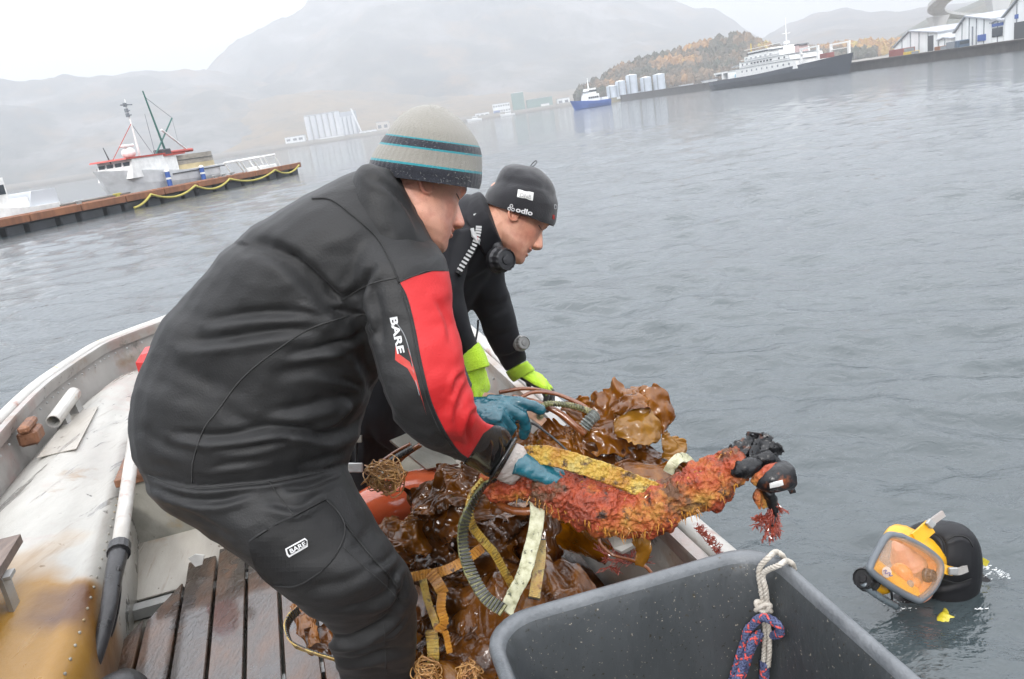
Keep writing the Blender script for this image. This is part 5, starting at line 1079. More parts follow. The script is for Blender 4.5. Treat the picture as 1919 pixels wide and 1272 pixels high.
# valves
def disc(name, c, nrm, r, h, mts, parent, rings_=5, label=None):
    nrm = np.array(nrm, float); nrm /= np.linalg.norm(nrm); u = np.cross(nrm, [0, 0, 1]); u /= np.linalg.norm(u); w = np.cross(nrm, u); q = np.arange(28) * 2 * math.pi / 28
    R_ = lambda rr, hh: c + nrm * hh + rr * (np.cos(q)[:, None] * u + np.sin(q)[:, None] * w)
    gr_ = np.where(np.arange(28) % 2 == 0, 1., .94)
    rg_ = [R_(r * 1.15, -h * .5), R_(r * 1.15, 0), c + nrm * h * .2 + r * gr_[:, None] * (np.cos(q)[:, None] * u + np.sin(q)[:, None] * w), c + nrm * h * .85 + r * gr_[:, None] * (np.cos(q)[:, None] * u + np.sin(q)[:, None] * w), R_(r * .86, h), R_(r * .8, h * .85), R_(r * .42, h * .88), R_(r * .38, h * 1.02), R_(r * .05, h * 1.05)]
    return obj(name, MB().loft(rg_), mts, parent, label=label)
disc('inflator_valve', P(938, 487, 2.08), ccam(.55, -.05, -.85), .031, .032, m_blackr, man2)
obj('valve_hose', MB().tube(cr([P(935, 470, 2.10), P(930, 460, 2.10), P(928, 448, 2.12)], 6), .016, 12), m_blackr, man2, smooth=True)
m_valve = mat('grey_clear_valve', [(.3, (.12, .12, .11)), (.7, (.25, .25, .24))], scale=30, rough=.2, coat=.6)
disc('dump_valve', P(977, 643, 2.33), ccam(.5, .12, -.85), .021, .018, m_valve, man2)
obj('wrist_cord', MB().tube(cr([P(896, 600, 2.25), P(895, 618, 2.22), P(891, 640, 2.2)], 5), .003, 6), m_blackr, man2)
obj('knee_pad', patch(t2, [(641, 808), (654, 806), (657, 860), (643, 862)], .006, .006, 6), m_blackr, man2)
mb = MB().tube([P(668, 815, 2.29), P(668, 880, 2.3)], .014, 8, flat=.3); obj('strap', mb, m_piping, man2)
obj('strap_buckle', MB().box(P(669, 822, 2.27), (.028, .012, .02), np.array([c_r, c_f, c_u])).box(P(664, 876, 2.28), (.05, .01, .028), np.array([c_r, c_f, c_u]), bev=.003), m_bare, man2)
# hat
hb = [(908, 378, 1037, 423, 2.165, .096), (909, 371, 1041, 413, 2.165, .1), (914, 358, 1044, 385, 2.16, .1), (926, 343, 1041, 366, 2.16, .096), (930, 334, 1040, 357, 2.16, .088), (937, 322, 1034, 342, 2.16, .082), (948, 311, 1022, 326, 2.165, .066), (968, 307.5, 1008, 315, 2.17, .04), (985, 309, 996, 312, 2.17, .01)]
q = cr(np.array(hb), 6); rings = [sec((r[0], r[1]), (r[2], r[3]), r[4], r[5], 96, 2.05) for r in q]; r0_ = rings[0]; rings = [(r0_ - r0_.mean(0)) * .94 + r0_.mean(0) + (rings[4] - rings[0]).mean(0), (r0_ - r0_.mean(0)) * .95 + r0_.mean(0)] + rings
me = MB().loft(rings).data('hat'); v = verts(me); setv(me, v + normals(me) * (fbm(v, 18, 3, 5) * .003)[:, None])
folds(me, [([(926, 346), (960, 350), (1000, 357), (1040, 370)], 5, .010, -1), ([(975, 312), (984, 328), (1000, 335), (1030, 345)], 7, .008, 1), ([(940, 330), (965, 325), (985, 318)], 6, .006, 1), ([(1000, 313), (1015, 330), (1020, 345)], 6, .006, 1)])
m_fleece = mat('black_fleece', [(.3, (.006, .006, .008)), (.7, (.013, .013, .016))], scale=30, rough=.95, bump=.7, bscale=350, bdist=.002, sheen=.25)
hat = obj('hat', me, m_fleece, man2, smooth=True); th_ = bvh((hat.data, wloc(hat)))
obj('hat_loop', MB().tube(cr([P(994, 312, 2.16), P(998, 306, 2.155), P(1004, 301, 2.15), P(1006, 304, 2.15), P(1001, 310, 2.155), P(996, 313, 2.16)], 5), .0012, 5), m_piping, hat)
lp = obj('hat_label', patch(th_, [(971, 355), (1000, 361), (998, 376), (969, 369)], .0016, .001, 6, False), m_patchw, hat); tl = bvh((hat.data, wloc(hat)), (lp.data, wloc(lp)))
obj('label_letters', text_on(tl, 'DNB', (973, 368.5), (10.5, 2.1), (1.6, -7.6), .001, 0, -.02), m_pock, hat)
obj('brand_letters', text_on(th_, 'odlo', (966, 396), (15.5, 3.8), (2.0, -9), .0012, 0, .03, squash=1.1), m_print, hat)
for c in ((958.5, 385.5), (954.5, 391.), (961.5, 392.5)): mb = MB(); q = [hit(th_, c[0] + 2.6 * math.cos(a), c[1] + 2.6 * math.sin(a), .001)[0] for a in np.arange(13) * math.pi / 6]; obj('brand_mark', mb.tube(q, .0011, 5), m_print, hat)
try: obj('side_letters', text_on(th_, 'D', (1037.5, 391), (8, 2.), (.5, -9), .001, 0, -.01), m_print, hat); obj('red_mark', patch(th_, [(1036, 402), (1039, 403), (1038.5, 411), (1035.5, 410)], .0012, .0006, 4, False), m_redprint, hat)
except Exception: pass
# gloves
def yglove(org, y, z, curls, thumb, side, sc, cuff):
    me, Rg = hand_mesh(org, y, z, curls, thumb, 3, side, sc, .0125); v = verts(me); attr(me, 'palm', -((v - org) @ Rg[2]) - .004 + .012 * np.clip(((v - org) @ Rg[1]) - .04, 0, 1)); g_ = obj('glove', me, m_yglove, man2, smooth=True)
    cm = remesh(MB().loft(seclist(cuff)), .003, 2); v = verts(cm); setv(cm, v + normals(cm) * (np.sin(((v - org) @ Rg[1]) * 900) * .0006 + fbm(v, 60, 2, 2) * .001)[:, None]); attr(cm, 'palm', np.full(len(v), -1.)); obj('glove_cuff', cm, m_yglove, g_, smooth=True); return g_
yglove(P(972, 694, 2.46), ccam(.78, -.42, .35), ccam(.35, .8, -.3), [(20, 30, 20), (22, 32, 20), (26, 34, 20), (30, 36, 22)], (20, 15), -1, 1.02, [(947, 697, 988, 676, 2.44, .045), (953, 706, 996, 684, 2.455, .044), (962, 716, 1003, 692, 2.47, .042)])
yglove(P(884, 675, 2.10), ccam(.25, -.95, .2), ccam(.72, .2, -.6), [(20, 40, 30), (25, 42, 30), (30, 45, 30), (35, 45, 30)], (25, 20), 1, 1.0, [(864, 668, 897, 640, 2.11, .044), (866, 684, 910, 662, 2.105, .045), (872, 700, 918, 685, 2.10, .04)])
# ================================================================== CATCH: crusted hose, kelp, straps
m_kelp = mat('wet_brown_kelp', [(.25, (.05, .014, .002)), (.42, (.17, .055, .004)), (.58, (.33, .125, .007)), (.75, (.46, .23, .02))], scale=7, rough=.16, bump=.5, bscale=55, bdist=.006, detail=7, coat=.7, rvar=.08, distort=.8)
m_kelpd = mat('dark_kelp', [(.3, (.018, .007, .002)), (.44, (.085, .028, .004)), (.57, (.20, .068, .006)), (.72, (.36, .16, .015))], scale=6, rough=.14, bump=.7, bscale=40, bdist=.01, detail=7, coat=.8, rvar=.08, distort=.8)
m_kelpl = mat('pale_kelp', [(.3, (.16, .06, .008)), (.55, (.36, .18, .02)), (.75, (.46, .27, .04))], scale=9, rough=.2, bump=.4, bscale=70, bdist=.004, coat=.6, distort=.5)
m_kelpr = mat('kelp_stem', [(.3, (.10, .025, .008)), (.7, (.25, .08, .02))], scale=20, rough=.2, coat=.6, bump=.3, bscale=60)
for m_ in (m_kelp, m_kelpl, m_kelpd):
    t_ = m_.node_tree; b = t_.nodes['Principled BSDF']; tl_ = nn(t_, 'ShaderNodeBsdfTranslucent'); mx_ = nn(t_, 'ShaderNodeMixShader'); mx_.inputs[0].default_value = .38
    cs_ = b.inputs['Base Color'].links[0].from_socket; hs_ = nn(t_, 'ShaderNodeHueSaturation'); hs_.inputs['Saturation'].default_value = 1.15; hs_.inputs['Value'].default_value = 1.8; t_.links.new(cs_, hs_.inputs['Color']); t_.links.new(hs_.outputs[0], tl_.inputs[0])
    t_.links.new(b.outputs[0], mx_.inputs[1]); t_.links.new(tl_.outputs[0], mx_.inputs[2]); t_.links.new(mx_.outputs[0], t_.nodes['Material Output'].inputs[0])
m_crust = mat('orange_crust', [(.26, (.035, .012, .007)), (.38, (.17, .028, .010)), (.49, (.32, .050, .015)), (.57, (.35, .095, .018)), (.66, (.38, .19, .035)), (.78, (.42, .32, .11))], scale=9, rough=.62, bump=1., bscale=150, bdist=.005, detail=9, coat=.08, rvar=.2, vor=90)
noisespots(m_crust, (.03, .015, .01), 30, .56, .66); noisespots(m_crust, (.34, .035, .018), 5, .56, .68, seed=3); noisespots(m_crust, (.10, .045, .02), 8, .53, .63, seed=8)
m_torn = mat('torn_black_plastic', [(.3, (.003, .003, .0035)), (.7, (.010, .0105, .012))], scale=14, rough=.3, bump=.6, bscale=40, bdist=.01, coat=.15, spec=.35); noisespots(m_torn, (.24, .07, .025), 12, .56, .66)
m_redweed = mat('red_weed', [(.3, (.12, .012, .008)), (.7, (.32, .05, .02))], scale=40, rough=.35, coat=.4, bump=.5, bscale=200)
m_strY = mat('yellow_belt', [(.3, (.24, .12, .02)), (.45, (.38, .24, .04)), (.6, (.44, .34, .09)), (.72, (.5, .44, .2))], scale=26, rough=.45, bump=.5, bscale=160, bdist=.002, coat=.3); noisespots(m_strY, (.07, .04, .015), 50, .5, .62); noisespots(m_strY, (.35, .12, .02), 12, .56, .7)
m_strC = mat('crusted_belt', [(.28, (.16, .06, .012)), (.4, (.36, .17, .02)), (.52, (.44, .28, .04)), (.62, (.38, .30, .09)), (.75, (.5, .44, .24))], scale=18, rough=.55, bump=1., bscale=170, bdist=.005, detail=9, vor=120); noisespots(m_strC, (.06, .03, .012), 40, .54, .64)
m_strG = mat('mossy_belt', [(.3, (.04, .045, .02)), (.5, (.13, .13, .05)), (.75, (.36, .34, .18))], scale=32, rough=.5, bump=.6, bscale=160, bdist=.002, coat=.2); noisespots(m_strG, (.02, .02, .012), 70, .52, .62)
m_strP = mat('pale_belt', [(.3, (.22, .22, .12)), (.5, (.48, .47, .31)), (.7, (.6, .6, .45))], scale=50, rough=.5, bump=.5, bscale=220, bdist=.002); noisespots(m_strP, (.06, .065, .04), 60, .58, .66)
m_strB = mat('black_belt', [(.3, (.012, .013, .012)), (.7, (.05, .05, .045))], scale=50, rough=.35, bump=.3, bscale=150, coat=.3); noisespots(m_strB, (.3, .25, .08), 40, .64, .7)
m_strO = mat('orange_belt', [(.3, (.25, .09, .015)), (.6, (.52, .24, .03)), (.8, (.6, .38, .1))], scale=26, rough=.4, bump=.5, bscale=160, bdist=.002, coat=.3); noisespots(m_strO, (.06, .02, .01), 50, .6, .66)

# ---- the thick crusted hose
hp = [(925, 915, 1.80, 36), (965, 898, 1.77, 41), (1010, 905, 1.745, 45), (1060, 928, 1.72, 50), (1110, 948, 1.70, 52), (1160, 962, 1.70, 50), (1210, 960, 1.69, 47), (1260, 938, 1.68, 47), (1310, 915, 1.67, 47), (1350, 890, 1.66, 45), (1382, 872, 1.655, 36), (1396, 866, 1.655, 16)]
hh = thing('crusted_hose', P(1160, 962, 1.70), 'thick bent hose crusted with orange and yellow growth held over the gunwale', 'hose')
q = cr(np.array([(x, y, d, r) for x, y, d, r in hp], float), 14); pts = np.array([P(a[0], a[1], a[2]) for a in q]); rr = q[:, 3] * q[:, 2] / FPX * .9 * (1 + .07 * np.sin(np.arange(len(q)) * .23) + .05 * np.sin(np.arange(len(q)) * .61 + 1))
me = MB().tube(pts, rr, 80, up=c_u).data('hose')
bm = bmesh.new(); bm.from_mesh(me); bmesh.ops.subdivide_edges(bm, edges=bm.edges, cuts=1, use_grid_fill=True); bm.to_mesh(me); bm.free()
v = verts(me); n = normals(me); r1 = fbm(v, 16, 3, 1); r2 = fbm(v, 70, 4, 5, .6); setv(me, v + n * (r1 * .007 + r2 * .004 + fbm(v, 190, 2, 31) * .0018 + np.clip(noise(v, 120, 9) - .3, 0, 1) * .012)[:, None]); obj('crust', me, m_crust, hh, smooth=True)
g = random.Random(3); th0 = bvh((me, wloc(hh))); mb = MB()
for k in range(170):            # hydroids and fringes of growth
    x = g.uniform(960, 1385); yc = np.interp(x, [a[0] for a in hp], [a[1] for a in hp]); y = yc + g.choice((-1, 1, 1)) * g.uniform(28, 44); h = hit(th0, x, y, 0)
    if h is None: continue
    p, n_ = h; d_ = n_ * g.uniform(.3, 1) + np.array([0, 0, -g.uniform(.2, 1.)]) + np.array([g.uniform(-.4, .4) for _ in range(3)]); L = g.uniform(.004, .014); mb.tube([p - n_ * .002, p + d_ * L * .5, p + d_ * L + [0, 0, -L * .3]], [.0016, .0011, .0004], 4)
obj('growth_fringe', mb, m_strO, hh)['kind'] = 'stuff'
# torn black end
def rag(c, u, w, L, Wd, seed, m, parent, name, amp=.012, thick=.0018, nx=26, ny=12, jag=.3):
    """a crumpled torn sheet"""
    g_ = np.random.RandomState(seed); u = np.array(u, float); u /= np.linalg.norm(u); w = np.array(w, float); w = w - u * (u @ w); w /= np.linalg.norm(w); n_ = np.cross(u, w); top = []
    je = 1 + jag * g_.uniform(-1, .4, (2, nx)); 
    for i in range(nx):
        s = i / (nx - 1.); row = []
        for j in range(ny):
            t = j / (ny - 1.) - .5; t *= je[0 if t < 0 else 1, i] * (1 - .25 * abs(2 * s - 1) ** 4); row.append(c + u * L * (s - .5) + w * Wd * t)
        top.append(row)
    v = np.array(top).reshape(-1, 3); d = fbm(v, 18, 3, seed) * amp + fbm(v, 50, 2, seed + 3) * amp * .3; v = v + n_ * d[:, None] + w * (fbm(v, 22, 2, seed + 7) * amp * .6)[:, None]; idx = np.arange(nx * ny).reshape(nx, ny)
    f = [(idx[i, j], idx[i + 1, j], idx[i + 1, j + 1], idx[i, j + 1]) for i in range(nx - 1) for j in range(ny - 1) if g_.rand() > jag * .06]
    me = bpy.data.meshes.new(name); me.from_pydata(v.tolist(), [], f); o = obj(name, me, m, parent, smooth=True); md = o.modifiers.new('s', 'SOLIDIFY'); md.thickness = thick; md2 = o.modifiers.new('b', 'SUBSURF'); md2.levels = md2.render_levels = 1; return o
D0 = 1.65
def tk(pts, rs, m, name, amp=.004, n=24, seed=1, sc=40):
    q = cr(np.array([(x, y, d, r) for (x, y, d), r in zip(pts, rs)], float), 8); me = MB().tube(np.array([P(a[0], a[1], a[2]) for a in q]), q[:, 3] * q[:, 2] / FPX, n).data('k'); v = verts(me); setv(me, v + normals(me) * (fbm(v, sc, 3, seed) * amp)[:, None]); return obj(name, me, m, hh, smooth=True)
tk([(1372, 880, 1.63), (1392, 878, 1.62), (1412, 874, 1.62), (1422, 868, 1.63)], [14, 17, 16, 8], m_torn, 'torn_plastic', .004)
tk([(1410, 868, 1.64), (1428, 862, 1.64), (1446, 856, 1.64), (1452, 853, 1.64)], [14, 18, 15, 4], m_torn, 'torn_plastic', .004, seed=4)
tk([(1416, 905, 1.62), (1434, 900, 1.61), (1458, 893, 1.61), (1476, 888, 1.62), (1482, 886, 1.62)], [14, 24, 27, 25, 14], m_torn, 'torn_plastic', .003, seed=9)
tk([(1412, 905, 1.61), (1424, 892, 1.60), (1440, 880, 1.60), (1456, 872, 1.61)], [7, 9, 9, 6], m_crust, 'crust', .004, 16, 3)
obj('tape_piece', patch(bvh((bpy.data.objects['torn_plastic.002'].data, wloc(bpy.data.objects['torn_plastic.002']))), [(1442, 906), (1450, 903), (1466, 899), (1468, 908), (1458, 911), (1443, 914)], .002, .001, 4, False), m_patchw, hh)
for k, (x, y, d, ux, uy, L, Wd, sd) in enumerate([(1405, 838, 1.66, 1, .25, .10, .04, 1), (1425, 840, 1.65, .6, .9, .07, .035, 2), (1388, 850, 1.66, .9, -.3, .06, .026, 3), (1412, 832, 1.67, .2, 1, .05, .03, 21), (1448, 846, 1.66, .9, .5, .05, .03, 23), (1440, 838, 1.67, 1, -.1, .055, .025, 5), (1460, 872, 1.65, .3, -1, .05, .025, 6), (1477, 895, 1.63, .35, -1, .07, .022, 8), (1432, 930, 1.64, .2, -1, .05, .022, 11), (1418, 880, 1.64, .5, -.8, .04, .02, 13)]):
    rag(P(x, y, d), ccam(ux, uy, .1), ccam(-uy, ux, .3), L, Wd, sd, m_torn if k != 8 else m_crust, hh, 'torn_shred', .012, .0022)
tk([(1440, 905, 1.64), (1442, 925, 1.64), (1450, 945, 1.645), (1452, 965, 1.65), (1446, 985, 1.65)], [14, 13, 9, 8, 5], m_torn, 'torn_plastic', .005, 16, 14)
tk([(1420, 915, 1.63), (1419, 935, 1.63), (1424, 955, 1.63)], [5, 7, 3], m_crust, 'hanging_crust', .003, 12, 5)
g = random.Random(12); mb = MB()
def frond(p, d_, L, lev):
    e_ = p + d_ * L; m_ = (p + e_) / 2 + np.array([g.uniform(-1, 1) for _ in range(3)]) * L * .15; mb.tube([p, m_, e_], [.0013, .0011, .0006], 4)
    if lev: 
        for _ in range(3): frond(p + (e_ - p) * g.uniform(.4, 1), d_ + np.array([g.uniform(-.8, .8) for _ in range(3)]), L * .7, lev - 1)
for k in range(34):
    t_ = g.random(); x = 1450 - 6 * t_ + g.uniform(-9, 9); y = 935 + 60 * t_; frond(P(x, y, 1.645), np.array([g.uniform(-.5, .5), g.uniform(-.5, .5), -1.]), .013, 2)
for k in range(16): frond(P(1432 + g.uniform(-6, 6), 972 + g.uniform(-5, 8), 1.65), ccam(-1 + g.uniform(-.3, .8), g.uniform(-.8, .8), 0), .011, 2)
obj('red_fronds', mb, m_redweed, hh)

# ---- kelp
def blade(pts, wd, label, m, seed, ruffle=.02, freq=9, fold=.3, amp=.02, nx=None, ny=22, up=None, group='kelp blades in the heap', taper=True, name='kelp', thick=.0025, cat='kelp', ragged=.75):
    fold *= .35; ruffle *= 1.25; ny = 30
    """a wavy blade along (x, y, d) waypoints, wd = widths px"""
    q = cr(np.array([(*p, w) for p, w in zip(pts, wd)], float), 16); c = np.array([P(a[0], a[1], a[2]) for a in q]); w_ = q[:, 3] * q[:, 2] / FPX; nx = len(c)
    t = np.gradient(c, axis=0); t /= np.linalg.norm(t, axis=1)[:, None]; up_ = np.array(up if up is not None else -c_f * .7 + bz * .7, float); rows = []
    s = np.concatenate([[0], np.cumsum(np.linalg.norm(np.diff(c, axis=0), axis=1))])
    eL = 1 + .20 * noise(np.stack([s * 22, s * 0, s * 0 + seed], 1)) + .12 * noise(np.stack([s * 75, s * 0, s * 0 + seed], 1)); eR = 1 + .20 * noise(np.stack([s * 19, s * 0 + 5, s * 0 + seed], 1)) + .12 * noise(np.stack([s * 80, s * 0 + 5, s * 0 + seed], 1))
    for i in range(nx):
        u = np.cross(t[i], up_); u /= np.linalg.norm(u); n_ = np.cross(u, t[i]); row = []
        for j in range(ny):
            a = j / (ny - 1.) * 2 - 1; e_ = abs(a) ** 2.2
            hgt = ruffle * e_ * (math.sin(s[i] * freq * 6.28 + (2.1 if a > 0 else 0) + 2 * math.sin(s[i] * 7 + seed)) + .4 * math.sin(s[i] * freq * 17 + seed * a))
            row.append(c[i] + u * a * w_[i] * (1 + ((eL[i] if a < 0 else eR[i]) - 1) * abs(a)) + n_ * (hgt - fold * w_[i] * a * a))
        rows.append(row)
    v = np.array(rows).reshape(-1, 3); N_ = np.repeat(np.array([np.cross(np.cross(t[i], up_), t[i]) for i in range(nx)]), ny, 0)
    v = v + N_ * (fbm(v, 9, 3, seed) * amp + (.35 - np.abs(fbm(v, 17, 3, seed + 5))) * amp * 1.1 + fbm(v, 60, 2, seed + 2) * amp * .12)[:, None] + (fbm(v, 14, 2, seed + 9) * amp * .5)[:, None] * np.repeat(t, ny, 0)
    idx = np.arange(nx * ny).reshape(nx, ny); f = np.stack([idx[:-1, :-1].ravel(), idx[1:, :-1].ravel(), idx[1:, 1:].ravel(), idx[:-1, 1:].ravel()], 1).tolist()
    if ragged:
        rs = np.random.RandomState(seed); cc_ = v[[k[0] for k in f]]; nz = fbm(cc_, 45, 2, seed); jj = np.array([k[0] % ny for k in f]) / (ny - 1.) * 2 - 1; f = [k for k, a, b in zip(f, nz, jj) if a < 1.05 - ragged * abs(b) ** 5 * 1.1]
    me = bpy.data.meshes.new(name); me.from_pydata(v.tolist(), [], f); o = obj(name, me, m, smooth=True); md = o.modifiers.new('t', 'SOLIDIFY'); md.thickness = thick * .5; md2 = o.modifiers.new('b', 'SUBSURF'); md2.levels = md2.render_levels = 1
    tag(o, label, cat, group); return o
blade([(1085, 800, 1.98), (1120, 790, 1.96), (1165, 775, 1.94), (1205, 765, 1.93), (1240, 790, 1.93)], [34, 62, 72, 66, 30], 'large glossy amber kelp blade standing up over the gunwale', m_kelp, 3, .022, 5, .25, .022)
blade([(1150, 770, 1.90), (1185, 752, 1.90), (1215, 750, 1.91), (1240, 775, 1.92), (1236, 810, 1.93)], [8, 22, 30, 26, 10], 'curled kelp tip with ruffled edge, highest of the heap', m_kelp, 8, .014, 10, .2, .02)
blade([(1148, 800, 1.885), (1175, 795, 1.875), (1205, 800, 1.87), (1228, 812, 1.875), (1240, 822, 1.88)], [14, 36, 40, 30, 10], 'pale golden kelp flap in the middle of the upright blade', m_kelpl, 11, .006, 6, .2, .010)
blade([(1100, 830, 1.95), (1150, 850, 1.93), (1200, 862, 1.92), (1250, 872, 1.90), (1300, 880, 1.88)], [40, 48, 44, 36, 14], 'dark brown kelp blade below the golden flap', m_kelpd, 14, .014, 9, .3, .022)
blade([(1060, 760, 2.05), (1090, 770, 2.03), (1120, 775, 2.02), (1150, 772, 2.01)], [14, 28, 26, 10], 'small ruffled amber kelp blade beside the ridged hose', m_kelp, 17, .014, 14, .2, .015)
blade([(1235, 830, 1.92), (1262, 838, 1.93), (1285, 842, 1.95)], [14, 24, 8], 'small translucent kelp tip pointing out over the water', m_kelpl, 19, .01, 16, .2, .012)
blade([(1120, 900, 1.86), (1180, 890, 1.85), (1250, 895, 1.82), (1290, 905, 1.80)], [16, 28, 30, 16], 'amber kelp blade lying along behind the crusted hose', m_kelp, 23, .01, 9, .3, .012)
blade([(1060, 790, 2.04), (1090, 812, 2.01), (1100, 845, 1.98)], [20, 34, 18], 'amber kelp blade folded beside the plaited rope', m_kelp, 29, .01, 9, .2, .014)
blade([(930, 930, 1.95), (880, 935, 1.98), (830, 960, 2.02), (780, 1000, 2.06), (735, 1030, 2.1)], [50, 80, 88, 70, 30], 'broad wet brown kelp blade spread beside the bent leg', m_kelpd, 31, .03, 7, .25, .035)
blade([(905, 900, 1.9), (850, 905, 1.95), (800, 925, 2.0), (765, 950, 2.05)], [26, 50, 54, 20], 'rippled wet kelp blade under the wrist seal', m_kelpd, 33, .02, 12, .2, .03)
blade([(700, 995, 2.05), (740, 1000, 2.02), (790, 1005, 2.02), (830, 1020, 2.05)], [16, 36, 40, 20], 'olive-brown kelp blade lying against the dark trouser leg', m_kelp, 37, .014, 12, .3, .02)
blade([(760, 1060, 2.12), (820, 1055, 2.1), (900, 1040, 2.08), (960, 1000, 2.07)], [30, 60, 70, 40], 'dark kelp blade draped over the middle of the heap', m_kelpd, 41, .03, 7, .3, .035)
blade([(800, 1240, 1.95), (840, 1180, 1.95), (880, 1110, 1.98), (930, 1050, 2.02)], [40, 66, 70, 40], 'dark kelp blade hanging down beside the tub', m_kelpd, 43, .03, 7, .3, .04)
blade([(985, 1120, 2.08), (1000, 1060, 2.08), (1000, 1000, 2.06), (975, 950, 2.02)], [26, 46, 56, 36], 'dark kelp blade between the two long belts', m_kelpd, 47, .02, 8, .3, .03)
blade([(880, 1230, 1.88), (900, 1170, 1.9), (935, 1130, 1.94)], [50, 56, 30], 'glossy kelp blade against the left corner of the tub', m_kelpd, 53, .02, 8, .3, .03)
blade([(1200, 1060, 1.80), (1206, 1035, 1.79), (1200, 1010, 1.78), (1185, 985, 1.77)], [8, 16, 20, 16], 'orange-brown kelp scrap dripping over the white foam', m_kelpl, 57, .006, 16, .2, .01)
blade([(1010, 800, 1.98), (1040, 830, 1.95), (1080, 860, 1.92), (1120, 880, 1.9)], [30, 46, 40, 16], 'reddish kelp blade under the ridged hoses', m_kelp, 59, .02, 12, .3, .025)
blade([(930, 870, 1.9), (960, 830, 1.93), (1000, 810, 1.96)], [30, 46, 30], 'brown kelp blade between the two blue gloves', m_kelp, 61, .02, 12, .3, .025)
blade([(560, 1130, 2.45), (575, 1170, 2.38), (590, 1210, 2.32)], [14, 22, 12], 'narrow orange kelp strip showing behind the calf', m_kelp, 63, .01, 14, .3, .015)
blade([(575, 1200, 2.33), (620, 1190, 2.34), (650, 1185, 2.3)], [20, 34, 20], 'brown kelp blade flat on the planks behind the calf', m_kelpd, 65, .012, 14, .3, .012)
# the mound they lie on
rs = np.random.RandomState(5); nx, ny = 110, 90; sg = np.linspace(.9, 2.55, nx); tg = np.linspace(-.28, .80, ny); S_, T_ = np.meshgrid(sg, tg, indexing='ij')
cxm = ((S_ - 1.75) / .78) ** 2 + ((T_ - .38) / .50) ** 2; Z = FLOOR + .02 + .42 * np.clip(1 - cxm, 0, 1) ** .7 * (.55 + .45 * np.clip((T_ - .0) / .5, 0, 1)); keep = cxm < 1.02
v = np.stack([bfw[0] * S_ + brt[0] * T_, bfw[1] * S_ + brt[1] * T_, Z], -1).reshape(-1, 3); v[:, 2] += (fbm(v, 7, 4, 2) * .05 + np.abs(fbm(v, 16, 3, 8)) * .035 + fbm(v, 45, 3, 4) * .009) * np.clip(1.3 - cxm.ravel(), .1, 1)
idx = np.arange(nx * ny).reshape(nx, ny); f = [(idx[i, j], idx[i + 1, j], idx[i + 1, j + 1], idx[i, j + 1]) for i in range(nx - 1) for j in range(ny - 1) if keep[i, j] and not (S_[i, j] < 1.9 and T_[i, j] > .52 + .12 * math.sin(S_[i, j] * 6))]
me = bpy.data.meshes.new('kelp_heap'); me.from_pydata(v.tolist(), [], f); o = obj('kelp_heap', me, m_kelpd, smooth=True); md = o.modifiers.new('b', 'SUBSURF'); md.levels = md.render_levels = 1
tag(o, 'wet dark brown heap of kelp on the planks beside the tub', 'kelp heap', kind='stuff')

# ---- belts, hoses, stems
def ribbon(pts, wd, thick, m, label, name='belt', cat='belt', teeth=0., tm=None, up=None, n_t=None, group='toothed belts tangled in the kelp', tooth_side=-1):
    q = cr(np.array([(*p,) for p in pts], float), 14); c = np.array([P(a[0], a[1], a[2]) for a in q]); s = np.concatenate([[0], np.cumsum(np.linalg.norm(np.diff(c, axis=0), axis=1))]); ss = np.arange(0, s[-1], .004); c = np.stack([np.interp(ss, s, c[:, k]) for k in range(3)], 1)
    tw = np.interp(ss, s, q[:, 3]) if q.shape[1] > 3 else np.zeros(len(ss)); t = np.gradient(c, axis=0); t /= np.linalg.norm(t, axis=1)[:, None]; up_ = np.array(up if up is not None else -c_f, float); w = wd / 2 * 1.7 / FPX if wd > 1 else wd / 2; rings = []; fr = []
    for i in range(len(c)):
        u = np.cross(t[i], up_); u /= np.linalg.norm(u); n_ = np.cross(u, t[i]); a = math.radians(tw[i]); u2 = u * math.cos(a) + n_ * math.sin(a); n2 = n_ * math.cos(a) - u * math.sin(a); fr.append((u2, n2)); ed = w * (1 + .02 * math.sin(i * 1.3))
        rings.append([c[i] + u2 * ed + n2 * thick * .3, c[i] + u2 * ed * .92 + n2 * thick * .5, c[i] - u2 * ed * .92 + n2 * thick * .5, c[i] - u2 * ed + n2 * thick * .3, c[i] - u2 * ed - n2 * thick * .4, c[i] + u2 * ed - n2 * thick * .4])
    me = MB().loft(rings).data('belt'); v = verts(me); setv(me, v + normals(me) * (fbm(v, 90, 3, 4) * (.0009 if thick < .01 else .0016))[:, None])
    if teeth:
        th_o = thing(name, c[len(c) // 2], label, cat, group); obj('belt_band', me, m, th_o, smooth=False); mb = MB(); st = max(1, int(teeth / .004))
        for i in range(1, len(c) - 1, st):
            u2, n2 = fr[i]; sgn = tooth_side; mb.box(c[i] + n2 * sgn * (thick * .5 + .0016), (w * 1.96, teeth * .48, .0042), np.array([u2, t[i], n2]))
        o = obj('teeth', mb, tm or m, th_o); o['kind'] = 'stuff'; return th_o
    o = obj(name, me, m); tag(o, label, cat, group); return o
ribbon([(930, 895, 1.72, 75), (908, 908, 1.70, 70), (888, 935, 1.68, 60), (870, 975, 1.66, 50), (866, 1010, 1.66, 45), (872, 1045, 1.65, 40), (888, 1085, 1.62, 35), (910, 1120, 1.6, 30), (945, 1145, 1.57, 25)], 22, .005, m_strG, 'long mossy dark toothed belt curving down to the tub rim', teeth=.008, tm=m_strB, tooth_side=1)
ribbon([(905, 898, 1.74, 55), (886, 925, 1.73, 50), (878, 955, 1.72, 40), (884, 985, 1.73, 30), (903, 1010, 1.75, 20), (925, 1035, 1.77, 10), (945, 1070, 1.8, 10), (962, 1100, 1.82, 10)], 16, .005, m_strY, 'ridged yellow toothed belt right of the long mossy belt', teeth=.008, tooth_side=1)
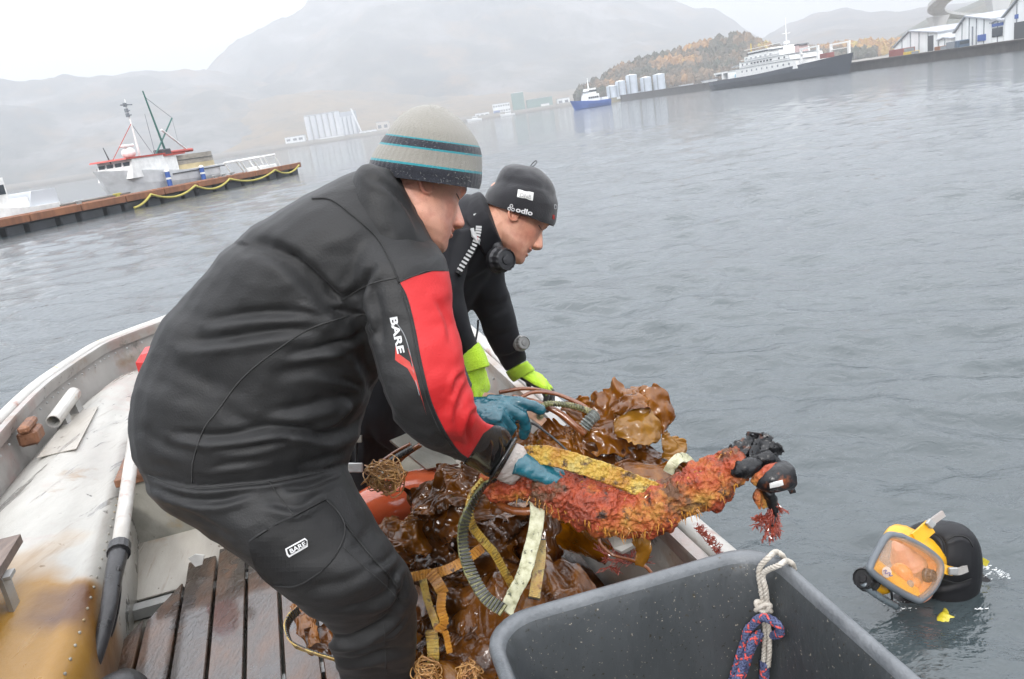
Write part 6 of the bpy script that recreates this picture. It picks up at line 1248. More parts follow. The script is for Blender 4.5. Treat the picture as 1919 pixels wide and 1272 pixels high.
ribbon([(1005, 935, 1.72, 10), (1007, 965, 1.71, 5), (1002, 1000, 1.70, 5), (992, 1040, 1.69, 8), (980, 1080, 1.67, 10), (962, 1115, 1.63, 14), (948, 1150, 1.6, 16)], 27, .005, m_strP, 'broad pale speckled belt hanging down to the tub rim')
ribbon([(1012, 1010, 1.76, 0), (1012, 1045, 1.75, 0), (1006, 1085, 1.73, 0), (1000, 1125, 1.70, 0)], 22, .005, m_strB, 'black ridged belt behind the broad pale belt', teeth=.0075, tm=m_strY, tooth_side=1)
ribbon([(960, 860, 1.72, 0), (1010, 852, 1.70, 5), (1060, 862, 1.69, 10), (1110, 878, 1.68, 10), (1160, 895, 1.68, 10), (1215, 918, 1.68, 10), (1250, 930, 1.7, 10)], 36, .014, m_strC, 'wide yellow-orange crusted belt lying along the hose')
ribbon([(980, 842, 1.75, 60), (1030, 846, 1.74, 60), (1090, 868, 1.73, 60), (1150, 885, 1.73, 55), (1210, 905, 1.74, 50), (1260, 915, 1.76, 50)], 18, .005, m_strG, 'dark mossy belt just above the wide yellow one', teeth=.008, tooth_side=1)
ribbon([(745, 1088, 1.9, 20), (790, 1078, 1.88, 25), (830, 1070, 1.87, 10), (870, 1050, 1.87, 0), (905, 1025, 1.86, 0)], 20, .005, m_strO, 'orange toothed belt bridging the kelp left of the mossy belt', teeth=.008, tooth_side=1)
ribbon([(806, 1072, 1.86, 10), (820, 1092, 1.85, 10), (832, 1115, 1.85, 20)], 24, .005, m_strO, 'short orange-brown belt loop below the orange toothed belt', teeth=.008, tooth_side=1)
ribbon([(792, 1085, 1.84, 0), (800, 1120, 1.83, 0), (812, 1155, 1.82, 0), (822, 1185, 1.82, 0)], 15, .004, m_strY, 'narrow yellow strap standing left of the belt loop')
ribbon([(828, 1110, 1.83, 20), (826, 1140, 1.82, 20), (832, 1165, 1.82, 20), (820, 1182, 1.82, 20)], 18, .005, m_strO, 'orange toothed strap curling at the foot of the kelp', teeth=.008, tooth_side=1)
ribbon([(808, 1180, 1.83, 0), (812, 1215, 1.83, 0), (812, 1250, 1.83, 0), (814, 1290, 1.83, 0)], 24, .005, m_strY, 'mottled yellow belt end hanging at the lower edge', teeth=.008, tooth_side=1)
ribbon([(834, 1182, 1.82, 20), (838, 1200, 1.82, 20), (843, 1225, 1.82, 20)], 12, .004, m_strO, 'thin orange strap end beside the mottled belt', teeth=.008, tooth_side=1)
ribbon([(560, 1142, 2.36, 78), (543, 1158, 2.33, 80), (536, 1180, 2.3, 80), (546, 1205, 2.26, 70), (570, 1218, 2.24, 62), (600, 1228, 2.22, 58), (640, 1240, 2.2, 58)], .026, .004, m_strY, 'yellow toothed belt looping out on the planks behind the calf', up=bz, teeth=.009, tm=m_strB, tooth_side=1)
ribbon([(1252, 885, 1.78, 10), (1262, 868, 1.77, 15), (1276, 857, 1.78, 30), (1292, 862, 1.8, 50), (1304, 880, 1.82, 60), (1302, 898, 1.84, 60)], 20, .004, m_strP, 'whitish mottled strap loop beside the upright kelp')
ribbon([(905, 742, 1.99, 40), (930, 746, 1.97, 30), (975, 765, 1.95, 20), (1010, 785, 1.94, 10), (1020, 793, 1.94, 10)], 18, .004, mat('pink_tag', [(.3, (.32, .14, .07)), (.7, (.55, .32, .2))], scale=30, rough=.4, coat=.4), 'pinkish flat strip lying under the far blue glove')
def hose(pts, r, m, label, name='hose', cat='hose', ridges=0, n=10, seed=2, group=None):
    q = cr(np.array(pts, float), 12); c = np.array([P(a[0], a[1], a[2]) for a in q]); s = np.concatenate([[0], np.cumsum(np.linalg.norm(np.diff(c, axis=0), axis=1))]); ss = np.arange(0, s[-1], .0035); c = np.stack([np.interp(ss, s, c[:, k]) for k in range(3)], 1)
    rr = np.ones(len(c)) * r * (1 + .06 * np.sin(ss * 37 + seed)); 
    if ridges: rr = rr * np.where(np.arange(len(c)) % 2 == 0, 1 + ridges, 1 - ridges)
    o = obj(name, MB().tube(c, rr, n), m, smooth=not ridges); tag(o, label, cat, group); return o
hose([(975, 745, 1.95), (1000, 735, 1.96), (1040, 738, 1.97), (1075, 752, 1.97), (1110, 772, 1.97)], .0045, m_kelpr, 'thin amber kelp stem arching in front of the black glove palm', 'kelp_strand', 'kelp', group='kelp stems')
hose([(935, 735, 2.0), (985, 728, 2.0), (1035, 736, 2.02), (1085, 755, 2.0), (1120, 778, 1.99)], .005, m_kelpr, 'amber kelp stem arching highest over the heap', 'kelp_strand', 'kelp', group='kelp stems')
hose([(960, 745, 1.97), (1010, 756, 1.96), (1050, 775, 1.95), (1080, 800, 1.94), (1098, 815, 1.94)], .0085, m_kelpr, 'thick reddish kelp stem running under the plaited rope', 'kelp_strand', 'kelp', group='kelp stems')
hose([(1012, 782, 1.93), (1012, 768, 1.92), (1024, 757, 1.92), (1050, 757, 1.93), (1080, 762, 1.94), (1108, 772, 1.95)], .0075, m_strG, 'short dark ribbed line with a pale yellow bend at one end', 'rope', 'rope', .14)
hose([(1095, 800, 1.90), (1106, 786, 1.90), (1118, 775, 1.91)], .014, mat('ribbed_grey', [(.3, (.05, .055, .05)), (.7, (.3, .32, .3))], scale=40, rough=.4), 'short grey ribbed hose piece at the foot of the upright kelp', 'hose', 'hose', .16)
hose([(700, 885, 2.05), (740, 858, 2.03), (775, 838, 2.02)], .008, m_strB, 'dark ribbed line left of the wrist behind the leg', 'rope', 'rope', .1)
hose([(730, 880, 2.04), (760, 852, 2.03), (790, 832, 2.02)], .007, m_kelpr, 'reddish kelp stem beside the dark ribbed line', 'kelp_strand', 'kelp', group='kelp stems')
hose([(712, 868, 2.08), (745, 845, 2.07), (770, 832, 2.06)], .006, m_kelpr, 'thin kelp stem nearest the trouser leg', 'kelp_strand', 'kelp', group='kelp stems')
hose([(925, 930, 1.80), (945, 950, 1.77), (975, 958, 1.75), (1005, 955, 1.745), (1035, 945, 1.75)], .010, m_kelpr, 'curved reddish kelp stem passing behind the broad pale belt', 'kelp_strand', 'kelp', group='kelp stems')
hose([(1122, 1000, 1.86), (1126, 1020, 1.84), (1150, 1040, 1.82), (1185, 1050, 1.82), (1210, 1062, 1.82), (1222, 1075, 1.80)], .004, m_kelpr, 'thin curved kelp stem under the white foam by the tub', 'kelp_strand', 'kelp', group='kelp stems')
hose([(1110, 990, 1.9), (1090, 880, 1.86), (1010, 800, 1.90), (960, 790, 1.93)], .003, m_blackr, 'thin black cord across the kelp', 'cord', 'cord')
# tangles of orange roots
def tangle(c, r, n, m, label, seed, d=2.0):
    g_ = random.Random(seed); mb = MB(); cc = P(*c)
    for _ in range(n):
        a = np.array([g_.gauss(0, 1) for _ in range(3)]); a /= np.linalg.norm(a); b = np.cross(a, [g_.gauss(0, 1) for _ in range(3)]); b /= np.linalg.norm(b); e_ = np.cross(a, b); k0 = g_.uniform(.3, 1); pts = []
        for k in range(14): th = k * .42; pts.append(cc + r * k0 * (b * math.cos(th) + e_ * math.sin(th)) + a * r * .6 * g_.uniform(.4, 1) * math.sin(k * .7) + np.array([g_.gauss(0, r * .08) for _ in range(3)]))
        mb.tube(cr(pts, 3), .0016, 4)
    o = obj('kelp_root', mb, m, smooth=True); tag(o, label, 'kelp root', 'root tangles'); return o
m_root = mat('orange_root', [(.3, (.28, .11, .03)), (.7, (.6, .36, .13))], scale=30, rough=.4, coat=.3)
tangle((722, 892, 1.93), .05, 34, m_root, 'orange tangled kelp root beside the strap buckle', 3); tangle((800, 1262, 1.80), .035, 22, m_root, 'orange root tangle at the lower picture edge by the calf', 4); tangle((880, 1262, 1.78), .03, 20, m_root, 'orange root tangle at the lower picture edge by the tub', 5)
# orange buoy showing between leg and kelp
q = P(760, 935, 2.25); by = thing('buoy', q - [0, 0, .1], 'orange and blue-grey wet float lying between leg and kelp', 'buoy')
rings = []
for k in range(13): th = math.pi * (k + .15) / 12.3; cc = q + ccam(.93, .25, .25) * (-math.cos(th)) * .17; a = np.arange(24) * math.pi / 12; u = np.cross(ccam(.93, .25, .25), bz); u /= np.linalg.norm(u); w = np.cross(u, ccam(.93, .25, .25)); w /= np.linalg.norm(w); rings.append(cc + math.sin(th) ** .7 * .075 * (np.cos(a)[:, None] * u + np.sin(a)[:, None] * w))
obj('float_body', MB().loft(rings), mat('orange_float', [(.3, (.42, .06, .02)), (.7, (.55, .13, .05))], scale=6, rough=.18, coat=.6), by, smooth=True)
obj('float_eye', MB().tube(rings[0].mean(0) + np.stack([np.zeros(9), .014 * np.cos(np.arange(9) * .785), .014 * np.sin(np.arange(9) * .785)], 1), .005, 6), m_blackr, by)
# white foam slabs and scraps
def scrap(poly, d, label, m, th=.012, name='foam_slab', cat='foam'):
    mb = MB(); top = [P(x, y, d + dd) for x, y, dd in poly]; n_ = np.cross(top[1] - top[0], top[2] - top[0]); n_ /= np.linalg.norm(n_); n_ = n_ if n_ @ (CAM - top[0]) > 0 else -n_
    o = obj(name, mb.loft([[p - n_ * th for p in top], top, [top_ * .97 + np.mean(top, 0) * .03 + n_ * th * .25 for top_ in top]]), m); return tag(o, label, cat)
m_foam = mat('white_foam', [(.3, (.42, .41, .38)), (.7, (.6, .59, .56))], scale=9, rough=.5, bump=.3, bscale=50); noisespots(m_foam, (.28, .15, .05), 7, .6, .72)
scrap([(1128, 985, .1), (1150, 998, .08), (1208, 1004, .05), (1212, 1010, .05), (1165, 1035, .08), (1150, 1028, .1)], 1.78, 'white foam piece wedged under the crusted hose by the tub', m_foam)
scrap([(1010, 1047, .03), (1022, 1038, .03), (1036, 1044, .02), (1034, 1053, .0), (1018, 1055, .0)], 2.30, 'small white foam scrap on the planks right of the pale belt', m_foam)
scrap([(352, 1046, .0), (366, 1038, .0), (383, 1040, 0), (379, 1058, 0), (366, 1062, 0)], 3.02, 'white paper scrap at the front ends of the floor planks', m_foam, .004, 'paper_scrap', 'scrap')
scrap([(730, 825, .0), (790, 800, .02), (860, 870, .0), (800, 880, -.02)], 2.25, 'grey slab behind the kelp below the red sleeve', m_grime, .03)
g = random.Random(8); mb = MB()
for k in range(26): frond(P(1170 + g.uniform(-40, 40), 1055 + g.uniform(-14, 12), 2.0 + g.uniform(-.05, .03)), np.array([g.uniform(-1, 1), g.uniform(-1, 1), g.uniform(.2, .9)]), .022, 2)
tag(obj('red_weed', mb, m_redweed), 'dark red feathery weed on the planks under the foam', 'weed', kind='stuff')
mb = MB()
for k in range(40): s_ = g.uniform(1.0, 2.0); frond(Bt(s_ + .6, .885, .60 - g.uniform(0, .04)) if k < 12 else P(1300 + (k - 12) * 1.6, 985 + (k - 12) * 1.9 + g.uniform(-6, 6), 1.82), np.array([.7, g.uniform(-.5, .5), g.uniform(-.3, .4)]), .010, 2)
tag(obj('red_weed', mb, m_redweed), 'dark red weed fringe hanging outside the gunwale tube', 'weed', kind='stuff')
# loose wet bits over the crusted area and kelp
mb = MB(); g = random.Random(15)
for k in range(420):
    x, y = g.choice(((g.uniform(950, 1110), g.uniform(780, 860)), (g.uniform(700, 1000), g.uniform(880, 1200)), (g.uniform(1000, 1150), g.uniform(770, 900)))); d = 1.9 if y < 860 else 2.05; p = P(x, y, d) ; a = np.array([g.gauss(0, 1), g.gauss(0, 1), g.gauss(0, .5)]) * .014
    mb.tube([p, p + a * .5 + [0, 0, .003], p + a], [.0012, .0016, .0006], 4)
# ================================================================== DIVER IN THE WATER
dv = thing('person', G(1745, 1110, 0), 'diver in yellow full-face mask and black hood surfacing beside the boat', 'person')
m_yel = mat('yellow_rubber', [(.3, (.62, .30, .006)), (.7, (.74, .40, .012))], scale=9, rough=.35, coat=.3, bump=.15, bscale=60)
m_gseal = mat('grey_mask_rim', (.11, .125, .14), scale=20, rough=.4); m_orange = mat('orange_inner_mask', [(.3, (.55, .16, .02)), (.7, (.7, .26, .04))], scale=9, rough=.3)
m_hood = mat('black_hood_neoprene', [(.3, (.005, .005, .006)), (.7, (.011, .011, .013))], scale=10, rough=.5, bump=.4, bscale=500, bdist=.0006, spec=.3)
DD = 2.61
R3d = Rhead((-.52, -.30, -.78), (-.42, .86, -.12)); od = P(1745, 1052, DD)
hood = [(1716, 1130, 1800, 1150, DD + .04, .10), (1700, 1090, 1822, 1112, DD + .03, .11), (1700, 1050, 1827, 1075, DD + .02, .12), (1704, 1015, 1826, 1035, DD + .02, .12), (1716, 990, 1816, 1005, DD + .02, .11), (1738, 978, 1798, 984, DD + .03, .08), (1758, 974, 1780, 976, DD + .04, .03)]
mb = MB().loft(seclist(hood)); mb.loft(seclist([(1705, 1105, 1815, 1115, DD + .05, .11), (1700, 1150, 1830, 1160, DD + .10, .13), (1690, 1220, 1840, 1230, DD + .15, .14)]))
hs = remesh(mb, .005, 4); folds(hs, [([(1752, 1000), (1768, 1015), (1772, 1040), (1768, 1060)], 3, .004, 1), ([(1772, 1015), (1800, 1005), (1822, 1015)], 3, .003, 1), ([(1700, 1090), (1760, 1100), (1822, 1085)], 5, .005, 1)])
fm, red, stub = head_mesh(R3d, P(1712, 1060, DD - .02), 0.86, 1., 0, ears=()); nh = len(fm.vertices); body = joined(hs, fm); ns = len(hs.vertices)
attr(body, 'red', np.concatenate([np.zeros(ns), red])); attr(body, 'stub', np.concatenate([np.zeros(ns), stub * .3])); body.polygons.foreach_set('material_index', [0] * len(hs.polygons) + [1] * len(fm.polygons))
obj('body', body, [m_hood, skin('pale_skin', (.36, .17, .12))], dv, smooth=True)
sh_ = MB(); c_ = G(1770, 1150, -.10); sh_.tube(np.array([c_ + [-.26, -.05, -.03], c_ + [-.16, -.03, .035], c_, c_ + [.14, .04, .03], c_ + [.22, .06, -.04]]), [.05, .075, .085, .075, .05], 20)  # shoulders lifted to the surface to stand for the dark reflection below the mask
me = remesh(sh_, .006, 4); v = verts(me); setv(me, v + normals(me) * (fbm(v, 14, 3, 4) * .006)[:, None]); obj('shoulders', me, m_hood, dv, smooth=True)
# mask: visor frame polygon, skirt and window
fr = [(1690, 1004), (1722, 1018), (1752, 1035), (1768, 1060), (1762, 1092), (1745, 1112), (1722, 1122), (1690, 1112), (1655, 1092), (1632, 1066), (1640, 1040), (1660, 1006), (1672, 1002)]
frm = [(1688, 1005), (1726, 1024), (1757, 1048), (1762, 1070), (1750, 1100), (1728, 1121), (1714, 1122), (1672, 1100), (1634, 1072), (1632, 1058), (1646, 1030), (1664, 1004)]
def ringpts(poly, d, k=8):
    q = cr(np.array(poly + [poly[0]], float), k)[:-1]; ce = q.mean(0); return np.array([P(a, b, d(a, b)) for a, b in q])
df = lambda x, y: DD - .10 - .00045 * (1765 - x) - .00035 * (y - 1000)
fp_ = ringpts(frm, df); fc = fp_.mean(0); fn = np.cross(fp_[10] - fp_[0], fp_[30] - fp_[0]); fn /= np.linalg.norm(fn); fn = fn if fn @ (CAM - fc) > 0 else -fn
obj('visor_frame', MB().tube(np.vstack([fp_, fp_[:2]]), .0115, 10), m_gseal, dv, smooth=True)
def shell(k0, off0, k1, off1, dr=np.zeros(3)): return [fc + (fp_ - fc) * k0 + fn * off0, fc + (fp_ - fc) * k1 + fn * off1 + dr]
bk = ccam(.62, .20, .75)
obj('mask_skirt', MB().loft([fc + (fp_ - fc) * 1.03 + fn * .005, fc + (fp_ - fc) * 1.10 + bk * .02, fc + (fp_ - fc) * 1.12 + bk * .045, fc + (fp_ - fc) * 1.06 + bk * .075, fc + (fp_ - fc) * .98 + bk * .085, fc + (fp_ - fc) * .9 + bk * .06, fc + (fp_ - fc) * .9], cap=False), m_yel, dv, smooth=True)
gl_ = bpy.data.materials.new('visor_glass'); gl_.use_nodes = True; b = gl_.node_tree.nodes['Principled BSDF']; b.inputs['Base Color'].default_value = (.95, .50, .22, 1); b.inputs['Roughness'].default_value = .03; b.inputs['Alpha'].default_value = .14; b.inputs['IOR'].default_value = 1.45; b.inputs['Coat Weight'].default_value = .5  # orange reflection in the visor is put into the glass colour
tn = nn(gl_.node_tree, 'ShaderNodeTexNoise'); tn.inputs['Scale'].default_value = 18; tr_ = nn(gl_.node_tree, 'ShaderNodeMapRange'); gl_.node_tree.links.new(tn.outputs[0], tr_.inputs[0]); tr_.inputs[3].default_value = .08; tr_.inputs[4].default_value = .24; gl_.node_tree.links.new(tr_.outputs[0], b.inputs['Alpha'])
bow = [fc + (fp_ - fc) * k + fn * h + ccam(-.5, 0, 0) * h * .3 for k, h in ((.97, .008), (.93, .028), (.8, .038), (.4, .045), (.02, .048))]
obj('visor', MB().loft(bow), gl_, dv, smooth=True)
# inside: orange nose cup, microphone, exhaust
inn = P(1692, 1066, DD - .105)
obj('inner_mask', MB().ball(P(1690, 1078, DD - .10), (.034, .026, .042), R3d, 0, 18, 12).ball(P(1675, 1090, DD - .115), (.026, .022, .02), R3d, 0, 14, 10).ball(P(1712, 1092, DD - .105), (.022, .02, .02), R3d, 0, 14, 10), m_orange, dv, smooth=True)
side = fc + (fp_ - fc) * .9
obj('inner_lining', MB().loft([fc + (fp_ - fc) * .96 + fn * .0, fc + (fp_ - fc) * .84 - fn * .03], cap=False), m_orange, dv, smooth=True)
disc('nose_button', P(1740, 1078, DD - .155), fn + c_r * .4, .019, .018, m_blackr, dv); disc('cup_valve', P(1706, 1094, DD - .13), fn, .010, .006, m_valve, dv)
disc('sticker', P(1662, 1072, DD - .172), fn, .0145, .002, m_patchw, dv)
obj('sticker_mark', MB().tube(cr([P(1655, 1070, DD - .178), P(1661, 1068, DD - .179), P(1659, 1075, DD - .179), P(1668, 1073, DD - .179), P(1667, 1079, DD - .179), P(1673, 1078, DD - .178)], 4), .0018, 5), m_blue, dv)
# straps
def strap(pts, w, m, name, up=-c_f, th=.004):
    q = cr(np.array(pts, float), 8); c = np.array([P(*a) for a in q]); t = np.gradient(c, axis=0); rings = []
    for i in range(len(c)):
        u = np.cross(t[i], up); u /= np.linalg.norm(u); n_ = np.cross(u, t[i]); n_ /= np.linalg.norm(n_); rings.append([c[i] + u * w + n_ * th, c[i] - u * w + n_ * th, c[i] - u * w - n_ * th, c[i] + u * w - n_ * th])
    return obj(name, MB().loft(rings), m, dv)
strap([(1714, 1012, DD - .12), (1730, 998, DD - .10), (1744, 986, DD - .09)], .022, m_yel, 'top_tab'); strap([(1738, 986, DD - .10), (1750, 975, DD - .10), (1768, 962, DD - .09)], .010, m_alu, 'top_strap'); obj('buckle', MB().box(P(1744, 981, DD - .105), (.028, .012, .022), np.array([ccam(.75, -.65, 0), c_f, ccam(.65, .75, 0)]), bev=.003), m_bare, dv)
strap([(1762, 1062, DD - .12), (1775, 1068, DD - .125), (1785, 1070, DD - .12)], .014, m_yel, 'side_tab'); strap([(1778, 1070, DD - .13), (1798, 1070, DD - .115), (1826, 1058, DD - .07)], .011, m_alu, 'side_strap'); obj('buckle', MB().box(P(1786, 1070, DD - .135), (.03, .012, .024), np.array([c_r, c_f, c_u]), bev=.003), m_bare, dv)
strap([(1826, 1060, DD - .06), (1832, 1052, DD), (1826, 1050, DD + .05)], .012, m_alu, 'head_strap')
# regulator and hose
disc('regulator', P(1624, 1085, DD - .13), ccam(-.75, .3, -.6), .034, .03, m_blackr, dv); obj('regulator_housing', MB().ball(P(1650, 1096, DD - .09), (.045, .03, .03), R3d), m_yel, dv, smooth=True)
obj('air_hose', MB().tube(cr([P(1618, 1092, DD - .15), P(1634, 1108, DD - .14), P(1655, 1122, DD - .12), P(1680, 1136, DD - .09)], 6), .012, 12), mat('grey_hose', (.14, .17, .19), scale=20, rough=.25, coat=.5), dv, smooth=True)
obj('thin_hose', MB().tube(cr([P(1655, 1086, DD - .15), P(1668, 1100, DD - .14), P(1672, 1122, DD - .11)], 6), .004, 8), m_blackr, dv, smooth=True)
# yellow straps and glove parts at the surface
m_ywet = mat('yellow_harness', (.5, .42, .03), scale=20, rough=.3, coat=.4)
for pts, w in (([(1828, 1052, DD + .05), (1838, 1050, DD + .07), (1850, 1056, DD + .08)], .011),): strap(pts, w, m_ywet, 'harness_tab')
mb = MB(); q = G(1768, 1158, -.004)
for a_, L_, b_ in ((-150, .075, .3), (-125, .085, .1), (-95, .08, -.2), (-40, .05, .3), (35, .06, .5)):
    a0 = math.radians(a_); pts = [q + np.array([math.cos(a0 + b_ * k_), math.sin(a0 + b_ * k_), 0]) * L_ * k_ + [0, 0, .006 - .012 * k_] for k_ in np.linspace(0, 1, 6)]; mb.tube(pts, [.014, .0135, .012, .011, .010, .006], 10)
me = remesh(mb, .0028, 3); obj('glove', me, m_ywet, dv, smooth=True, label='yellow glove just breaking the surface')
th5 = bvh((hs, np.zeros(3)))
for pts in ([(1752, 998), (1766, 1012), (1771, 1035), (1768, 1062)], [(1770, 1016), (1790, 1004), (1812, 1008), (1823, 1024)], [(1720, 990), (1740, 996), (1756, 1002)], [(1764, 1085), (1795, 1092), (1820, 1084)]):
    q_ = seamline(th5, pts, .0022)
    if q_.v: obj('hood_seam', q_, m_piping, dv, smooth=True)
# foam flecks at the surface
g = random.Random(6); mb = MB()
for (x, y, sx_, sy_, n_) in ((1862, 1072, 30, 12, 46), (1878, 1078, 18, 8, 30), (1848, 1062, 12, 6, 14), (1838, 1140, 14, 4, 14), (1670, 1128, 24, 8, 30), (1700, 1140, 20, 5, 16), (1770, 1112, 24, 5, 16)):
    for _ in range(n_): p = G(x + g.gauss(0, sx_ * .4), y + g.gauss(0, sy_ * .4), .004 + g.uniform(0, .005)); k_ = g.uniform(.3, 1) ** 2; mb.ball(p, (.007 * k_, .0022 * k_, .0012 * k_), None, 0, 6, 4)
tag(obj('water_foam', mb, mat('foam_white', (.7, .72, .72), scale=30, rough=.3), smooth=True), 'white foam flecks and splashes around the diver', 'foam', kind='stuff')

# ================================================================== FLOATING DOCK WITH BOATS
ZD = .55; dA = G(-60, 430, ZD); dA = G(-60, 428, ZD); dE = G(562, 307, ZD); du = dE - dA; DL = np.linalg.norm(du); du /= DL; dw = np.array([-du[1], du[0], 0]); dw = dw if dw @ dA > 0 else -dw   # dw away from the camera
Ad = np.array([du, dw, bz])
dock = thing('floating_dock', dA + du * DL / 2 - bz * .5, 'long floating dock with brown timber kerb and black floats', 'dock')
m_timb = mat('dock_timber', [(.3, (.14, .05, .02)), (.7, (.30, .12, .05))], scale=2.5, rough=.6, bump=.5, bscale=12, stretch=(1, 1, .3)); m_float = mat('black_float', [(.3, (.012, .013, .016)), (.7, (.035, .038, .045))], scale=1.5, rough=.4, bump=.3, bscale=6)
m_deck = mat('grey_deck_board', [(.3, (.12, .11, .10)), (.7, (.2, .19, .17))], scale=3, rough=.7, bump=.4, bscale=14)
nseg = 9
for k in range(nseg):
    a = DL * k / nseg; b = DL * (k + 1) / nseg - .06; c = dA + du * (a + b) / 2
    obj('kerb_beam', MB().box(c - bz * .04, (b - a, .22, .30), Ad, bev=.02), m_timb, dock); obj('kerb_beam', MB().box(c + dw * 2.4 - bz * .06, (b - a, .2, .24), Ad, bev=.02), m_timb, dock)
for k in range(18):
    a = DL * (k + .5) / 18; c = dA + du * a; obj('float', MB().box(c + dw * 1.25 - bz * .52, (DL / 18 - (.5 if k % 2 else .04), 2.35, .64), Ad, bev=.05), m_float, dock)
for k in range(150): c = dA + du * DL * (k + .5) / 150 + dw * 1.25 - bz * .03; obj('deck_board', MB().box(c, (DL / 150 - .03, 2.3, .06), Ad), m_deck, dock)
m_yh = mat('yellow_hose', (.42, .36, .07), scale=5, rough=.5)
px = [560, 515, 430, 365, 282, 246]
def dpt(x, off=-.14):
    """point of the dock (off metres behind its kerb line) in pixel column x"""
    a, b = -.3, 1.6
    for _ in range(40):
        m_ = (a + b) / 2
        if proj(dA + du * DL * m_ + dw * off)[0, 0] < x: a = m_
        else: b = m_
    return dA + du * DL * a + dw * off
for k in range(5):
    a, b = dpt(px[k]), dpt(px[k + 1]); a = a - bz * .05; b = b - bz * (.05 if k < 4 else .5); pts = [a + (b - a) * t - bz * (.34 if k < 4 else .1) * 4 * t * (1 - t) for t in np.linspace(0, 1, 14)]
    tag(obj('mooring_hose', MB().tube(pts, .055, 8), m_yh, smooth=True), ['yellow hose sagging at the outer tip of the dock', 'yellow hose sagging below the white gangway frame', 'yellow hose sagging between gangway frame and right blue post', 'long yellow hose sagging below the fishing boat', 'yellow hose end trailing into the water below the boat bow'][k], 'hose', 'yellow hoses along the dock edge')
def post(x, y0, y1, label):
    p = dpt(x, 2.6); d = proj(p)[0, 2]; h = (y1 - y0) * d / FPX; t = thing('mooring_post', p, label, 'post', 'blue dock posts'); obj('post_shaft', MB().cyl(p - bz * .4, p + bz * h, .13, 14), m_blue, t, smooth=False); obj('post_cap', MB().tube([p + bz * h, p + bz * (h + .07), p + bz * (h + .13)], [.14, .14, .05], 14), m_whitep, t)
    obj('post_band', MB().cyl(p + bz * h * .5, p + bz * (h * .5 + .1), .136, 14), m_whitep, t)
post(320, 322, 350, 'blue white-capped post in front of the fishing boat'); post(383, 309, 333, 'blue white-capped post at the stern of the fishing boat')
# white gangway frame at the outer end
ga = thing('gangway_frame', dpt(490, 1.2), 'white tubular gangway frame near the outer end of the dock', 'frame')
a = dpt(456, .9); b = dpt(520, .9); L = b - a; d0_ = proj(a)[0, 2]; hh_ = 26 * d0_ / FPX
for off in (0, 1.1):
    A_ = a + dw * off; B_ = b + dw * off
    obj('top_rail', MB().tube([A_ + bz * hh_ * .95, B_ + bz * hh_ * 1.0], .06, 8), m_whitep, ga)
    for t_ in (0, .33, .66, 1.): obj('rail_post', MB().tube([A_ + L * t_ + bz * hh_ * .97, A_ + L * min(1.1, t_ + .16)], .05, 8), m_whitep, ga)
obj('foot_box', MB().box(a + L * .75 + dw * .5 + bz * .14, (L @ du * .45, 1.1, .26), Ad, bev=.04), m_whitep, ga)
# ---- fishing boat
fA = dpt(386, 4.3); fB = dpt(214, 4.3); fA[2] = fB[2] = 0
t, A, u, w, z, L = ship(fA, fB, 3.0, 1.3, 1.9, 0, mat('boat_white_hull', [(.3, (.42, .43, .44)), (.7, (.6, .61, .62))], scale=1.5, rough=.45), 'white fishing boat with red trim, masts and large net bin', 'fishing_boat')
def H(px_): return px_ * proj(fB)[0, 2] / FPX * 1.06
def fbx(nm, a, b, wd, z0, z1, m, rake=0, off=0): return sbox(t, nm, A, u, w, z, a * L, b * L, wd, z0, z1, m, rake, off)
hd = 1.3; fbx('wheelhouse', .60, .95, 2.2, hd, hd + H(33), m_whitep, .28); fbx('engine_house', .45, .62, 2.0, hd, hd + H(30), m_whitep)
fbx('red_roof', .58, .98, 2.3, hd + H(33), hd + H(36), m_red, .1); fbx('red_roof', .36, .60, 2.2, hd + H(30), hd + H(33), m_red)
sdn = -1
for k, (s0, z0, ww, h_) in enumerate(((.90, 18, .05, 12), (.84, 18, .04, 12), (.70, 17, .05, 8))): obj('window', MB().box(A + u * L * s0 + w * -1.12 + z * (hd + H(z0)), (ww * L, .05, H(h_)), np.array([u, w, z])), m_glassd, t)
for k in range(4): obj('front_window', MB().box(A + u * (L * .955 - .25) + w * (-.8 + .52 * k) + z * (hd + H(24)), (.05, .38, H(9)), np.array([u, w, z])), m_glassd, t)
obj('door', MB().box(A + u * L * .64 + w * -1.12 + z * (hd + H(12)), (.5, .04, H(22)), np.array([u, w, z])), m_silo, t)
obj('net_hauler', MB().cyl(A + u * L * .70 + w * -1.35 + z * (hd + H(6)), A + u * L * .70 + w * -1.15 + z * (hd + H(6)), .28, 14), m_green, t)
obj('white_plate', MB().box(A + u * L * .76 + w * -1.14 + z * (hd + H(12)), (.3 * L * .5, .05, H(20)), np.array([u, w, z])), m_whitep, t)
fbx('rub_rail', .0, .62, 3.12, 1.16, 1.22, m_dark); fbx('deck', .0, .72, 2.9, 1.28, 1.32, m_whitep)
# net bin of grey-brown sheet aft
m_bin = mat('net_bin_sheet', [(.3, (.2, .18, .15)), (.7, (.34, .31, .26))], scale=2, rough=.5, stretch=(1, 1, 3)); m_bin2 = mat('net_bin_cream', (.46, .38, .22), scale=2, rough=.5)
bc = A + u * L * .22; rb = L * .26
def bring(hz, f=1.): a_ = np.arange(28) * 2 * math.pi / 28; return bc + f * (np.cos(a_)[:, None] * u * rb + np.sin(a_)[:, None] * w * 1.45) + z * hz
obj('net_bin', MB().loft([bring(1.3), bring(1.3 + H(28)), bring(1.3 + H(28), .95), bring(1.3 + H(12), .95)], cap=True), m_bin, t, smooth=False)
obj('bin_band', MB().loft([bring(1.32, 1.02), bring(1.3 + H(10), 1.02)]), m_bin2, t); obj('bin_rib', MB().loft([bring(1.3 + H(18), 1.02), bring(1.3 + H(19), 1.02)]), m_dark, t)
